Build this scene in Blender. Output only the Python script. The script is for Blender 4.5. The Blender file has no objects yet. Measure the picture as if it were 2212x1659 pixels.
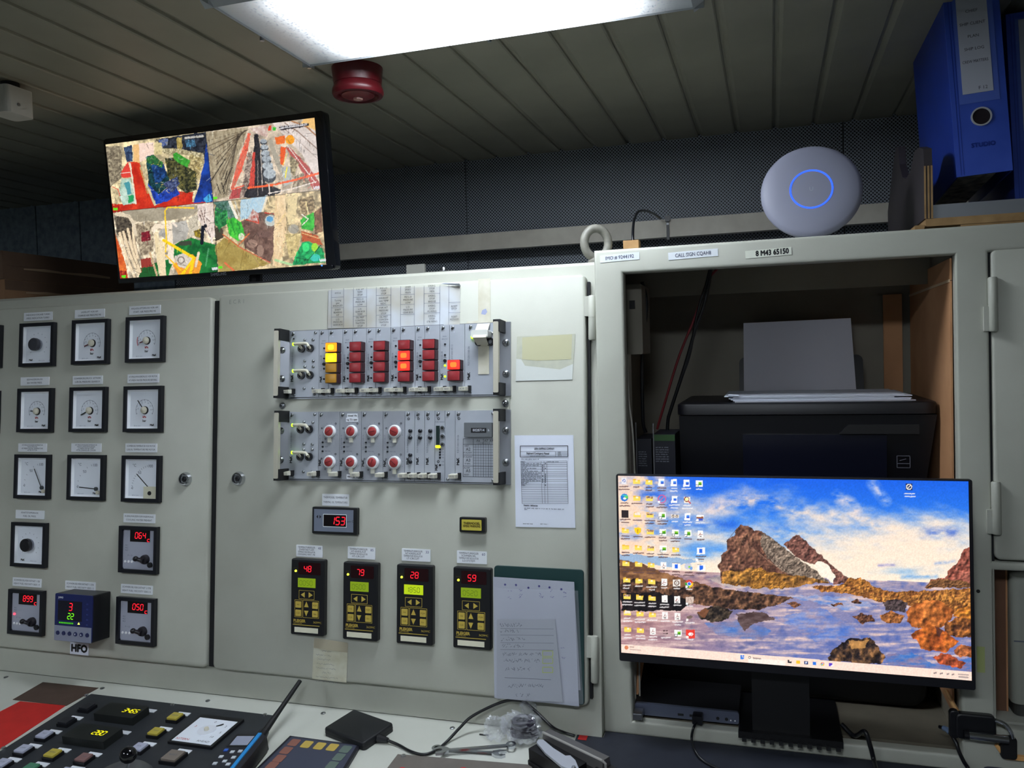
import bpy, bmesh, math, random
import numpy as np
from mathutils import Matrix, Vector

scene = bpy.context.scene
COL = scene.collection
PI = math.pi

# ------------------------------------------------------------------ camera
ZO = 1.55                                   # height of the reference point on the cabinet above the floor
F_PX, PX0, PY0 = 1784.67, 1106.0, 829.5
CAM = Vector((0.45745, -1.42967, -0.02364 + ZO))
CR = Vector((0.9541723, 0.29786796, -0.02880783))
CU = Vector((0.01726268, 0.04131821, 0.9989969))
CF = Vector((-0.29875946, 0.95371247, -0.03428269))
cam_data = bpy.data.cameras.new('camera')
cam_data.sensor_width = 36.0
cam_data.lens = F_PX / 2212.0 * 36.0
cam_data.clip_start = 0.02
cam = bpy.data.objects.new('camera', cam_data)
COL.objects.link(cam)
cam.matrix_world = Matrix(((CR.x, CU.x, -CF.x, CAM.x), (CR.y, CU.y, -CF.y, CAM.y), (CR.z, CU.z, -CF.z, CAM.z), (0, 0, 0, 1)))
scene.camera = cam

# ------------------------------------------------------------------ world, exposure
world = bpy.data.worlds.new('world')
scene.world = world
world.use_nodes = True
world.node_tree.nodes['Background'].inputs[0].default_value = (0.010, 0.012, 0.016, 1)
world.node_tree.nodes['Background'].inputs[1].default_value = 1.0
scene.view_settings.view_transform = 'Standard'
scene.view_settings.look = 'None'
scene.view_settings.gamma = 1.0
scene.view_settings.exposure = 0.0
scene.view_settings.use_curve_mapping = False
LAMP_NEAR = 33.0
LAMP_ROOM = 66.0
SCREEN = 1.0

# ------------------------------------------------------------------ helpers
def lin(c):
    out = []
    for x in c[:3]:
        x = x / 255.0
        out.append(x / 12.92 if x <= 0.04045 else ((x + 0.055) / 1.055) ** 2.4)
    return tuple(out)

MATS = {}
def mat(name, rgb, rough=0.5, metal=0.0, noise=0.0, nscale=30.0, bump=0.0, bscale=400.0, emit=None, estr=0.0,
        rgb2=None, trans=0.0, alpha=1.0, spec=0.5, coat=0.0, detail=4.0):
    if name in MATS:
        return MATS[name]
    m = bpy.data.materials.new(name); m.use_nodes = True
    nt = m.node_tree; b = nt.nodes['Principled BSDF']
    c = lin(rgb)
    b.inputs['Base Color'].default_value = (*c, 1)
    b.inputs['Roughness'].default_value = rough
    b.inputs['Metallic'].default_value = metal
    b.inputs['Specular IOR Level'].default_value = spec
    b.inputs['Alpha'].default_value = alpha
    b.inputs['Transmission Weight'].default_value = trans
    b.inputs['Coat Weight'].default_value = coat
    if emit is not None:
        b.inputs['Emission Color'].default_value = (*lin(emit), 1)
        b.inputs['Emission Strength'].default_value = estr
    if noise > 0 or bump > 0:
        tc = nt.nodes.new('ShaderNodeTexCoord')
    if noise > 0:
        n = nt.nodes.new('ShaderNodeTexNoise'); n.inputs['Scale'].default_value = nscale; n.inputs['Detail'].default_value = detail
        nt.links.new(tc.outputs['Object'], n.inputs['Vector'])
        r = nt.nodes.new('ShaderNodeValToRGB')
        c2 = lin(rgb2) if rgb2 else tuple(x * (1 - noise) for x in c)
        r.color_ramp.elements[0].position = 0.3; r.color_ramp.elements[0].color = (*c2, 1)
        r.color_ramp.elements[1].position = 0.7; r.color_ramp.elements[1].color = (*c, 1)
        nt.links.new(n.outputs['Fac'], r.inputs['Fac']); nt.links.new(r.outputs['Color'], b.inputs['Base Color'])
    if bump > 0:
        n2 = nt.nodes.new('ShaderNodeTexNoise'); n2.inputs['Scale'].default_value = bscale; n2.inputs['Detail'].default_value = 3
        nt.links.new(tc.outputs['Object'], n2.inputs['Vector'])
        bp = nt.nodes.new('ShaderNodeBump'); bp.inputs['Strength'].default_value = bump; bp.inputs['Distance'].default_value = 0.002
        nt.links.new(n2.outputs['Fac'], bp.inputs['Height']); nt.links.new(bp.outputs['Normal'], b.inputs['Normal'])
    MATS[name] = m
    return m

def glow(name, rgb, s):
    """a thing that gives off light: LED, display segment, lit button"""
    return mat(name, (10, 10, 10), 0.5, emit=rgb, estr=s)

class MB:
    """collects shapes of one mesh"""
    def __init__(s): s.v = []; s.f = []
    def add(s, vs, fs):
        o = len(s.v); s.v += [tuple(x) for x in vs]; s.f += [tuple(i + o for i in q) for q in fs]; return s
    def box(s, x0, x1, y0, y1, z0, z1):
        return s.add([(x0,y0,z0),(x1,y0,z0),(x1,y1,z0),(x0,y1,z0),(x0,y0,z1),(x1,y0,z1),(x1,y1,z1),(x0,y1,z1)],
                     [(3,2,1,0),(4,5,6,7),(0,1,5,4),(1,2,6,5),(2,3,7,6),(3,0,4,7)])
    def cbox(s, cx, cy, w, h, z0, z1): return s.box(cx-w/2, cx+w/2, cy-h/2, cy+h/2, z0, z1)
    def quad(s, x0, x1, y0, y1, z): return s.add([(x0,y0,z),(x1,y0,z),(x1,y1,z),(x0,y1,z)], [(0,1,2,3)])
    def hexa(s, p): return s.add(p, [(3,2,1,0),(4,5,6,7),(0,1,5,4),(1,2,6,5),(2,3,7,6),(3,0,4,7)])
    def poly(s, pts, z0, z1):
        a = sum(pts[i-1][0]*pts[i][1]-pts[i][0]*pts[i-1][1] for i in range(len(pts)))
        if a < 0: pts = pts[::-1]
        n = len(pts)
        fs = [tuple(range(n-1,-1,-1)), tuple(range(n,2*n))] + [(i,(i+1)%n,(i+1)%n+n,i+n) for i in range(n)]
        return s.add([(x,y,z0) for x,y in pts]+[(x,y,z1) for x,y in pts], fs)
    def flat(s, pts, z):
        a = sum(pts[i-1][0]*pts[i][1]-pts[i][0]*pts[i-1][1] for i in range(len(pts)))
        if a < 0: pts = pts[::-1]
        return s.add([(x,y,z) for x,y in pts], [tuple(range(len(pts)))])
    def rbox(s, x0, x1, y0, y1, z0, z1, r, n=4, c=0.0):
        """box with rounded corners in xy and a chamfer c round its top"""
        def ring(d, z):
            rr = max(r-d, 1e-5); o = []
            for cx, cy, a0 in ((x1-r,y1-r,0),(x0+r,y1-r,PI/2),(x0+r,y0+r,PI),(x1-r,y0+r,1.5*PI)):
                for i in range(n+1):
                    a = a0 + i*PI/2/n; o.append((cx+rr*math.cos(a), cy+rr*math.sin(a), z))
            return o
        rings = [ring(0,z0), ring(0,z1)] if c <= 0 else [ring(0,z0), ring(0,z1-c), ring(c*0.3,z1-c*0.3), ring(c,z1)]
        k = 4*(n+1); vs = [q for g in rings for q in g]
        fs = [tuple(range(k-1,-1,-1)), tuple(range((len(rings)-1)*k, len(rings)*k))]
        for j in range(len(rings)-1):
            for i in range(k): fs.append((j*k+i, j*k+(i+1)%k, (j+1)*k+(i+1)%k, (j+1)*k+i))
        return s.add(vs, fs)
    def lathe(s, prof, n=24, cx=0, cy=0, cap=True):
        vs = []; k = len(prof)
        for r, z in prof:
            for i in range(n):
                a = 2*PI*i/n; vs.append((cx+r*math.cos(a), cy+r*math.sin(a), z))
        fs = [(j*n+i, j*n+(i+1)%n, (j+1)*n+(i+1)%n, (j+1)*n+i) for j in range(k-1) for i in range(n)]
        if cap: fs += [tuple(range(n-1,-1,-1)), tuple(range((k-1)*n, k*n))]
        return s.add(vs, fs)
    def cyl(s, cx, cy, z0, z1, r, n=16, r1=None): return s.lathe([(r,z0),(r if r1 is None else r1,z1)], n, cx, cy)
    def disc(s, cx, cy, z, r, n=20): return s.add([(cx+r*math.cos(2*PI*i/n), cy+r*math.sin(2*PI*i/n), z) for i in range(n)], [tuple(range(n))])
    def ring(s, cx, cy, z0, z1, r0, r1, n=24, a0=0.0, a1=2*PI):
        m = n if abs(a1-a0-2*PI) < 1e-6 else n+1
        vs = []
        for r, z in ((r1,z0),(r1,z1),(r0,z1),(r0,z0)):
            for i in range(m):
                a = a0+(a1-a0)*i/n; vs.append((cx+r*math.cos(a), cy+r*math.sin(a), z))
        fs = []
        for j in range(4):
            for i in range(n):
                i2 = (i+1) % m; j2 = (j+1) % 4
                fs.append((j*m+i, j*m+i2, j2*m+i2, j2*m+i))
        if m == n+1: fs += [(0,m,2*m,3*m), (3*m+n,2*m+n,m+n,n)]
        return s.add(vs, fs)
    def tube(s, pts, r, n=8, rs=None):
        pts = [Vector(q) for q in pts]; vs = []; k = len(pts)
        t0 = (pts[1]-pts[0]).normalized(); up = Vector((0,0,1)) if abs(t0.z) < 0.9 else Vector((1,0,0))
        nrm = (up - t0*up.dot(t0)).normalized()
        for i in range(k):
            t = (pts[min(i+1,k-1)]-pts[max(i-1,0)]).normalized()
            nrm = (nrm - t*nrm.dot(t)).normalized(); b = t.cross(nrm)
            rr = rs[i] if rs else r
            for j in range(n):
                a = 2*PI*j/n; vs.append(pts[i] + nrm*(rr*math.cos(a)) + b*(rr*math.sin(a)))
        fs = [(i*n+j, i*n+(j+1)%n, (i+1)*n+(j+1)%n, (i+1)*n+j) for i in range(k-1) for j in range(n)]
        fs += [tuple(range(n-1,-1,-1)), tuple(range((k-1)*n, k*n))]
        return s.add(vs, fs)
    def bar(s, a, b, w, z): # flat strip from a to b in the xy plane
        a = Vector(a); b = Vector(b); d = (b-a).normalized(); q = Vector((-d.y, d.x))*w/2
        return s.add([(*(a-q),z),(*(b-q),z),(*(b+q),z),(*(a+q),z)], [(0,1,2,3)])
    def mesh(s, name, smooth=None):
        me = bpy.data.meshes.new(name); me.from_pydata(s.v, [], s.f); me.update()
        if smooth:
            me.polygons.foreach_set('use_smooth', [True]*len(me.polygons))
            me.set_sharp_from_angle(angle=math.radians(smooth))
        return me

def spline(pts, n=8):
    """smooth curve through 3D points"""
    P = [Vector(q) for q in pts]; P = [P[0]*2-P[1]] + P + [P[-1]*2-P[-2]]; out = []
    for i in range(1, len(P)-2):
        for j in range(n):
            t = j/n; a, b, c, d = P[i-1], P[i], P[i+1], P[i+2]
            out.append(0.5*((2*b)+(c-a)*t+(2*a-5*b+4*c-d)*t*t+(3*b-a-3*c+d)*t**3))
    out.append(P[-2]); return out

def put(name, me, m, parent=None, loc=(0,0,0), rot=(0,0,0), mtx=None):
    """link a mesh as one object"""
    if isinstance(me, MB): me = me.mesh(name)
    if m is not None and len(me.materials) == 0: me.materials.append(m)
    o = bpy.data.objects.new(name, me); COL.objects.link(o)
    if parent is not None: o.parent = parent
    if mtx is not None: o.matrix_world = mtx
    else: o.location = loc; o.rotation_euler = rot
    return o

def tag(o, label, cat, group=None):
    o['label'] = label; o['category'] = cat
    if group: o['group'] = group
    return o

def thing(name, label, cat, mtx, group=None):
    o = bpy.data.objects.new(name, None); COL.objects.link(o); o.empty_display_size = 0.03
    o.matrix_world = mtx
    return tag(o, label, cat, group)

def struct(name, me, m, parent=None, **k):
    o = put(name, me, m, parent, **k)
    if parent is None: o['kind'] = 'structure'
    return o

MESH = {}
def shared(key, fn, smooth=None):
    if key not in MESH: MESH[key] = fn().mesh(str(key), smooth)
    return MESH[key]

# ---- frames: every plane of the place has its own (right, up, out) axes
LEAN_A, LEAN_B = math.radians(5.1446), math.radians(1.0)
LEAN_TV, LEAN_MON = math.radians(-4.97), math.radians(1.8)
SLOPE_D = math.radians(5.4)
class Frame:
    def __init__(s, origin, lean):
        s.o = Vector(origin); s.rx = PI/2 - lean
        s.X = Vector((1,0,0)); s.U = Vector((0,math.cos(s.rx),math.sin(s.rx))); s.N = Vector((0,-math.sin(s.rx),math.cos(s.rx)))
    def pt(s, u, v, w=0.0): return s.o + s.X*u + s.U*v + s.N*w
    def m(s, u, v, w=0.0, rz=0.0): return Matrix.Translation(s.pt(u,v,w)) @ Matrix.Rotation(s.rx,4,'X') @ Matrix.Rotation(rz,4,'Z')
    def at(s, px, py, w=0.0):
        """where the photograph's point lies on this plane, in metres"""
        d = CF + CR*((px-PX0)/F_PX) - CU*((py-PY0)/F_PX)
        t = (w - (CAM-s.o).dot(s.N))/d.dot(s.N); q = CAM + d*t - s.o
        return q.dot(s.X), q.dot(s.U)
FA = Frame((0,0,ZO), LEAN_A)                     # doors of the instrument cabinet
FB = Frame((0,-0.012,ZO), LEAN_B)                # front of the open cabinet on the right
DESK_V = -0.691
dj = FA.pt(0, DESK_V, -0.018)
FD = Frame(tuple(dj), PI/2 - SLOPE_D)            # desk: u right, v away (0 at the cabinet foot), w up
FV = Frame((0,0.055,ZO+0.16), LEAN_TV)           # television
def FY(Y): return Frame((0,Y,ZO), 0.0)           # any upright plane parallel to the back wall
def W(x, y, z, rx=0, ry=0, rz=0): return Matrix.Translation((x,y,z)) @ Matrix.Rotation(rz,4,'Z') @ Matrix.Rotation(ry,4,'Y') @ Matrix.Rotation(rx,4,'X')

# ---- lettering
def text(s, size, align='CENTER', bold=0.0, res=2, sx=1.0):
    bold = min(bold, size*0.06)
    key = ('text', s, size, align, bold, sx)
    if key in MESH: return MESH[key]
    cu = bpy.data.curves.new('lettering', 'FONT'); cu.body = s; cu.size = size; cu.align_x = align; cu.align_y = 'CENTER'
    cu.resolution_u = res; cu.space_line = 0.95
    ob = bpy.data.objects.new('tmp', cu); COL.objects.link(ob)
    me = bpy.data.meshes.new_from_object(ob)
    bpy.data.objects.remove(ob); bpy.data.curves.remove(cu)
    if bold > 0 and len(me.vertices):          # heavier stroke: the same glyphs laid side by side
        vs = [tuple(v.co) for v in me.vertices]; fs = [tuple(p.vertices) for p in me.polygons]; q = MB()
        for dx, dy in ((-bold,0),(bold,0),(0,bold),(0,-bold)): q.add([(x+dx,y+dy,z) for x,y,z in vs], fs)
        bpy.data.meshes.remove(me); me = q.mesh('lettering')
    me.name = 'lettering'; me.materials.clear()
    if sx != 1.0:
        for v in me.vertices: v.co.x *= sx
    MESH[key] = me
    return me
def letter(s, size, m, parent, x, y, z, rz=0.0, align='CENTER', bold=0.0, sx=1.0, name='lettering', fit=None):
    me = text(s, size, align, bold, 2, sx).copy()
    if fit and len(me.vertices):
        w = max(v.co.x for v in me.vertices)-min(v.co.x for v in me.vertices)
        if w > fit:
            for v in me.vertices: v.co.x *= fit/w
    me.materials.clear()
    return put(name, me, m, parent, (x,y,z), (0,0,rz))

SEG = {'0':'abcdef','1':'bc','2':'abged','3':'abgcd','4':'fgbc','5':'afgcd','6':'afgedc','7':'abc','8':'abcdefg','9':'abcdfg','-':'g','C':'afed','c':'ged',' ':''}
def seg7(s, h, z, x0, y0, slant=0.12, gap=1.5):
    """seven-segment digits, lower left at x0,y0"""
    b = MB(); w = h*0.55; t = h*0.115
    for k, ch in enumerate(s):
        ox = x0 + k*w*gap
        S = dict(a=((0,h),(w,h)), b=((w,h),(w,h/2)), c=((w,h/2),(w,0)), d=((0,0),(w,0)), e=((0,h/2),(0,0)), f=((0,h),(0,h/2)), g=((0,h/2),(w,h/2)))
        for q in SEG[ch]:
            (ax,ay),(bx,by) = S[q]; g = t*0.25
            dx, dy = (bx-ax), (by-ay); L = math.hypot(dx,dy); dx/=L; dy/=L
            ax+=dx*g; ay+=dy*g; bx-=dx*g; by-=dy*g; nx, ny = -dy*t/2, dx*t/2
            pts = [(ax,ay),(ax+dx*t/2+nx,ay+dy*t/2+ny),(bx-dx*t/2+nx,by-dy*t/2+ny),(bx,by),(bx-dx*t/2-nx,by-dy*t/2-ny),(ax+dx*t/2-nx,ay+dy*t/2-ny)]
            b.flat([(ox+x+slant*y, y0+y) for x,y in pts], z)
    return b

# ------------------------------------------------------------------ materials used all over
PAINT = mat('cabinet_paint', (184,186,175), 0.42, noise=1, rgb2=(176,177,166), nscale=9, bump=0.10, bscale=900)
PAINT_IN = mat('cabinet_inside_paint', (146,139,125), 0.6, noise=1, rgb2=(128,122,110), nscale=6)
PLATE = mat('plate_white', (232,236,242), 0.35)
INK = mat('ink_grey', (92,98,112), 0.6)
INKB = mat('ink_black', (22,24,30), 0.6)
BLACK = mat('black_plastic', (16,17,22), 0.38)
BLACKM = mat('black_matt', (14,15,19), 0.62)
DARKBLUE = mat('bezel_black', (15,17,26), 0.35)
ALU = mat('brushed_aluminium', (172,176,184), 0.36, metal=0.75, noise=1, rgb2=(160,164,172), nscale=14)
PANEL = mat('module_panel_grey', (176,181,190), 0.42, metal=0.25, noise=1, rgb2=(166,172,182), nscale=25)
PANEL2 = mat('module_panel_darker', (158,162,170), 0.45, metal=0.25, noise=1, rgb2=(150,154,162), nscale=25)
CHROME = mat('chrome', (205,208,214), 0.16, metal=1.0)
STEEL = mat('screw_steel', (165,168,172), 0.28, metal=1.0)
DARKMETAL = mat('dark_screw', (40,42,48), 0.35, metal=0.7)
IVORY = mat('ivory_plastic', (214,210,192), 0.45)
DIAL = mat('dial_white', (234,240,250), 0.45)
PAPER = mat('paper_white', (220,226,240), 0.75)
RED_LED = glow('display_red', (255,24,44), 1.9)
GREEN_LED = glow('display_green', (120,255,20), 1.5)
LED_YG = glow('led_yellow_green', (185,255,20), 3.0)
DISPLAY = mat('display_black', (12,4,8), 0.25)

# ================================================================== the room
CEIL = ZO + 0.515
WALL_Y = 0.73
RX0, RX1, RY0 = -2.6, 2.2, -3.2
CEIL_M = mat('ceiling_paint', (154,151,136), 0.5, noise=1, rgb2=(138,136,122), nscale=5, spec=0.35)
CEIL_B = mat('ceiling_backing', (96,94,86), 0.8)
FLOOR_M = mat('floor_vinyl', (70,78,74), 0.5, noise=1, rgb2=(58,66,62), nscale=12)
WALL_M = mat('wall_laminate', (150,152,148), 0.55, noise=1, rgb2=(140,142,138), nscale=3)
GREY_BLUE = mat('wall_board_blue_grey', (150,166,180), 0.7, noise=1, rgb2=(116,130,146), nscale=60, bump=0.2, bscale=300)

struct('floor', MB().box(RX0,RX1,RY0,WALL_Y,-0.05,0), FLOOR_M)
ceil = struct('ceiling', MB().box(RX0,RX1,RY0,WALL_Y,CEIL+0.006,CEIL+0.05), CEIL_M)
def plank():
    b = MB(); L0, L1, w = RY0, WALL_Y, 0.0395
    prof = [(-w-0.0052,0.0062),(-w-0.002,0.0030),(-w+0.004,0.0),(w-0.002,0.0),(w+0.0005,0.0018),(w+0.001,0.0062)]
    n = len(prof)
    b.add([(x,L0,z) for x,z in prof]+[(x,L1,z) for x,z in prof], [(i,i+1,i+1+n,i+n) for i in range(n-1)])
    return b
x = 0.388 - 0.045
while x > RX0: x -= 0.09
x += 0.09
while x < RX1-0.03:
    put('plank', shared('plank', plank), CEIL_M, ceil, (x,0,CEIL)); x += 0.09

def perforated():
    m = bpy.data.materials.new('perforated_sheet'); m.use_nodes = True; nt = m.node_tree; b = nt.nodes['Principled BSDF']
    tc = nt.nodes.new('ShaderNodeTexCoord'); mp = nt.nodes.new('ShaderNodeMapping')
    mp.inputs['Rotation'].default_value = (0, math.radians(45), 0)
    sep = nt.nodes.new('ShaderNodeSeparateXYZ'); com = nt.nodes.new('ShaderNodeCombineXYZ')
    vo = nt.nodes.new('ShaderNodeTexVoronoi'); vo.voronoi_dimensions = '2D'; vo.inputs['Scale'].default_value = 165; vo.inputs['Randomness'].default_value = 0
    nt.links.new(tc.outputs['Object'], mp.inputs['Vector']); nt.links.new(mp.outputs['Vector'], sep.inputs[0])
    nt.links.new(sep.outputs['X'], com.inputs['X']); nt.links.new(sep.outputs['Z'], com.inputs['Y']); nt.links.new(com.outputs[0], vo.inputs['Vector'])
    r = nt.nodes.new('ShaderNodeValToRGB'); r.color_ramp.elements[0].position = 0.30; r.color_ramp.elements[0].color = (*lin((18,20,26)),1)
    r.color_ramp.elements[1].position = 0.40; r.color_ramp.elements[1].color = (*lin((158,166,178)),1)
    nt.links.new(vo.outputs['Distance'], r.inputs['Fac']); nt.links.new(r.outputs['Color'], b.inputs['Base Color'])
    bp = nt.nodes.new('ShaderNodeBump'); bp.inputs['Strength'].default_value = 0.6; bp.inputs['Distance'].default_value = 0.003
    nt.links.new(r.outputs['Color'], bp.inputs['Height']); nt.links.new(bp.outputs['Normal'], b.inputs['Normal'])
    b.inputs['Roughness'].default_value = 0.5
    return m
PERF = perforated()
back = struct('wall_back', MB().box(RX0,RX1,WALL_Y+0.012,WALL_Y+0.06,0,CEIL+0.05), CEIL_B)
edges = [RX0, -2.39, -2.209, -2.029, -1.848, -1.668, -1.487, -1.307]
for a, b_ in zip(edges, edges[1:]):
    put('board', MB().box(a+0.0025,b_-0.0025,WALL_Y-0.004,WALL_Y+0.012,0.0,CEIL+0.01), GREY_BLUE, back)
edges = [-1.307, -0.335, 0.634, 1.6, RX1]
for a, b_ in zip(edges, edges[1:]):
    put('perforated_panel', MB().box(a+0.0015,b_-0.0015,WALL_Y-0.002,WALL_Y+0.012,0.0,CEIL+0.01), PERF, back)
struct('wall_left', MB().box(RX0-0.06,RX0,RY0,WALL_Y+0.06,0,CEIL+0.05), WALL_M)
struct('wall_right', MB().box(RX1,RX1+0.06,RY0,WALL_Y+0.06,0,CEIL+0.05), WALL_M)
struct('wall_front', MB().box(RX0-0.06,RX1+0.06,RY0-0.06,RY0,0,CEIL+0.05), WALL_M)

# timber rail along the back wall
RAIL = mat('rail_paint', (214,209,196), 0.55, noise=1, rgb2=(196,190,178), nscale=20)
rl = thing('wall_rail', 'long pale painted timber rail fixed along the dark perforated wall', 'rail', W(0.4,WALL_Y,ZO+0.281))
put('rail', MB().box(-1.6,1.5,-0.075,-0.05,-0.022,0.022), RAIL, rl)
for xx in (-1.3,-0.2,0.9): put('bracket', MB().box(xx-0.015,xx+0.015,-0.052,-0.002,-0.012,0.012), RAIL, rl)

# ================================================================== ceiling light in view
LENS = bpy.data.materials.new('prismatic_diffuser'); LENS.use_nodes = True
def lens_nodes(m, strength):
    nt = m.node_tree; b = nt.nodes['Principled BSDF']
    tc = nt.nodes.new('ShaderNodeTexCoord'); vo = nt.nodes.new('ShaderNodeTexVoronoi'); vo.inputs['Scale'].default_value = 170
    nt.links.new(tc.outputs['Object'], vo.inputs['Vector'])
    r = nt.nodes.new('ShaderNodeValToRGB'); r.color_ramp.elements[0].position = 0.10; r.color_ramp.elements[0].color = (0.30,0.36,0.50,1)
    r.color_ramp.elements[1].position = 0.42; r.color_ramp.elements[1].color = (0.86,0.93,1.0,1)
    nt.links.new(vo.outputs['Distance'], r.inputs['Fac'])
    # the two tubes sit along the middle: the diffuser is dimmer towards its ends and sides
    sep = nt.nodes.new('ShaderNodeSeparateXYZ'); nt.links.new(tc.outputs['Object'], sep.inputs[0])
    def band(sock, half, soft):
        a = nt.nodes.new('ShaderNodeMath'); a.operation = 'ABSOLUTE'; nt.links.new(sock, a.inputs[0])
        mr = nt.nodes.new('ShaderNodeMapRange'); mr.interpolation_type = 'SMOOTHSTEP'
        mr.inputs['From Min'].default_value = half; mr.inputs['From Max'].default_value = half-soft
        mr.inputs['To Min'].default_value = 0.06; mr.inputs['To Max'].default_value = 1.0
        nt.links.new(a.outputs[0], mr.inputs['Value']); return mr.outputs[0]
    mu = nt.nodes.new('ShaderNodeMath'); mu.operation = 'MULTIPLY'
    nt.links.new(band(sep.outputs['X'], 0.336, 0.26), mu.inputs[0]); nt.links.new(band(sep.outputs['Y'], 0.215, 0.13), mu.inputs[1])
    ms = nt.nodes.new('ShaderNodeMath'); ms.operation = 'MULTIPLY'; ms.inputs[1].default_value = strength
    pw_ = nt.nodes.new('ShaderNodeMath'); pw_.operation = 'POWER'; pw_.inputs[1].default_value = 2.4; nt.links.new(mu.outputs[0], pw_.inputs[0])
    nt.links.new(pw_.outputs[0], ms.inputs[0])
    nt.links.new(r.outputs['Color'], b.inputs['Emission Color']); nt.links.new(ms.outputs[0], b.inputs['Emission Strength'])
    b.inputs['Base Color'].default_value = (0.6,0.65,0.7,1); b.inputs['Roughness'].default_value = 0.3
    return m
lens_nodes(LENS, LAMP_NEAR)
LENS2 = bpy.data.materials.new('prismatic_diffuser_room'); LENS2.use_nodes = True
lens_nodes(LENS2, LAMP_ROOM)
HOUSING = mat('lamp_housing_white', (196,200,204), 0.35)
def ceiling_light(cx, cy, label, lens):
    t = thing('ceiling_light', label, 'ceiling light', W(cx,cy,CEIL), 'fluorescent ceiling lights')
    hx, hy = 0.349, 0.147
    b = MB()
    for s in (-1,1):     # frame of four folded sheet strips
        b.hexa([(-hx,s*hy,-0.006),(hx,s*hy,-0.006),(hx,s*(hy-0.014),-0.016),(-hx,s*(hy-0.014),-0.016),
                (-hx,s*hy,0.0),(hx,s*hy,0.0),(hx,s*(hy-0.014),0.0),(-hx,s*(hy-0.014),0.0)])
        b.hexa([(s*hx,-hy,-0.006),(s*hx,hy,-0.006),(s*(hx-0.016),hy,-0.016),(s*(hx-0.016),-hy,-0.016),
                (s*hx,-hy,0.0),(s*hx,hy,0.0),(s*(hx-0.016),hy,0.0),(s*(hx-0.016),-hy,0.0)])
    put('frame', b, HOUSING, t)
    put('diffuser', MB().box(-hx+0.016,hx-0.016,-hy+0.014,hy-0.014,-0.013,-0.004), lens, t)
    for xx, yy in ((-hx+0.007,0.0),(0.0,hy-0.006),(hx-0.007,0.0),(0.0,-hy+0.006),(-hx+0.01,hy-0.008)):
        put('screw', shared('lamp_screw', lambda: MB().lathe([(0.0035,-0.0165),(0.0035,-0.010)],10)), STEEL, t, (xx,yy,0))
    return t
ceiling_light(0.021, -0.248, 'glaring fluorescent ceiling light above the instrument cabinet', LENS)
ceiling_light(0.35, -1.75, 'fluorescent ceiling light behind the viewer, over the middle of the room', LENS2)
ceiling_light(-1.35, -1.75, 'fluorescent ceiling light behind the viewer, over the left of the room', LENS2)

# red alarm beacon
RED_P = mat('beacon_red', (92,15,24), 0.35)
t = thing('alarm_beacon', 'dark red round alarm sounder on the ceiling behind the bright light', 'alarm', W(-0.262,-0.034,CEIL))
put('base', MB().lathe([(0.044,-0.03),(0.045,-0.018),(0.047,0.0)],28).mesh('base',40), RED_P, t)
put('sounder', MB().lathe([(0.043,-0.030),(0.047,-0.040),(0.0475,-0.046),(0.045,-0.051),(0.038,-0.052),(0.035,-0.046),(0.0,-0.046)],32,cap=False).mesh('sounder',40), RED_P, t)
put('horn', MB().lathe([(0.030,-0.046),(0.030,-0.050),(0.022,-0.054),(0.0,-0.055)],28,cap=False).mesh('horn',40), mat('horn_red',(120,30,36),0.4), t)
put('lens', MB().lathe([(0.009,-0.0545),(0.0085,-0.0575),(0.0,-0.0585)],16,cap=False), mat('beacon_lens',(196,150,140),0.3), t)
d = CF + CR*((15-PX0)/F_PX) - CU*((215-PY0)/F_PX); k = (CEIL-0.042-CAM.z)/d.z
DET = (CAM.x+d.x*k-0.012, CAM.y+d.y*k+0.03)
# white detector at the left edge of the picture
t = thing('motion_detector', 'small white detector box on the ceiling at the left edge of the picture', 'detector', W(*DET,CEIL))
put('housing', MB().rbox(-0.035,0.012,-0.03,0.03,-0.062,-0.012,0.008), mat('detector_white',(196,194,186),0.45), t)
put('mount', MB().cyl(-0.012,0,-0.012,0.0,0.016,16), BLACKM, t)
put('screw', MB().cyl(0,0,0,0.002,0.003,10), STEEL, t, (0.0121,-0.006,-0.045), (0,PI/2,0))

# ================================================================== instrument cabinet (leaning front)
AU0, AU1 = -1.9, 0.168
AVT, AVB = 0.142, -0.72
ft, fb_ = FA.pt(0,AVT,-0.018), FA.pt(0,AVB,-0.018)
cabA = thing('instrument_cabinet', 'pale grey leaning instrument cabinet with two doors full of gauges and racks', 'cabinet', W(-0.5,0.25,0))
def iv(u, v, w): return FA.pt(u,v,w) - Vector((-0.5,0.25,0))
b = MB()
prof = [(ft.y+0.003,ft.z-0.006-0.0),(ft.y+0.004,ft.z-0.002),(ft.y+0.008,ft.z),(0.36,ft.z),(0.36,0.0),(dj.y+0.02,0.0),(dj.y+0.02,dj.z+0.001),(dj.y,dj.z+0.001)]
prof[0] = (FA.pt(0,AVT-0.006,-0.018).y, FA.pt(0,AVT-0.006,-0.018).z)
n = len(prof)
b.add([(AU0+0.5,y-0.25,z) for y,z in prof]+[(AU1+0.5,y-0.25,z) for y,z in prof],
      [tuple(range(n)), tuple(range(2*n-1,n-1,-1))]+[(i,i+n,(i+1)%n+n,(i+1)%n) for i in range(n)])
put('body', b, PAINT, cabA)
frameA = dict(rot=(FA.rx,0,0))
GASKET = mat('rubber_gasket', (10,12,18), 0.7)
o = put('gasket', MB().box(-0.0075,0.0075,-0.373,0.368,-0.0185,-0.010), GASKET, cabA, iv(-0.6250,-0.26,0), (FA.rx,0,0))
put('gasket', MB().box(-0.0022,0.0022,-0.366,0.362,-0.0185,-0.010), GASKET, cabA, iv(0.1515,-0.257,0), (FA.rx,0,0))
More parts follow.
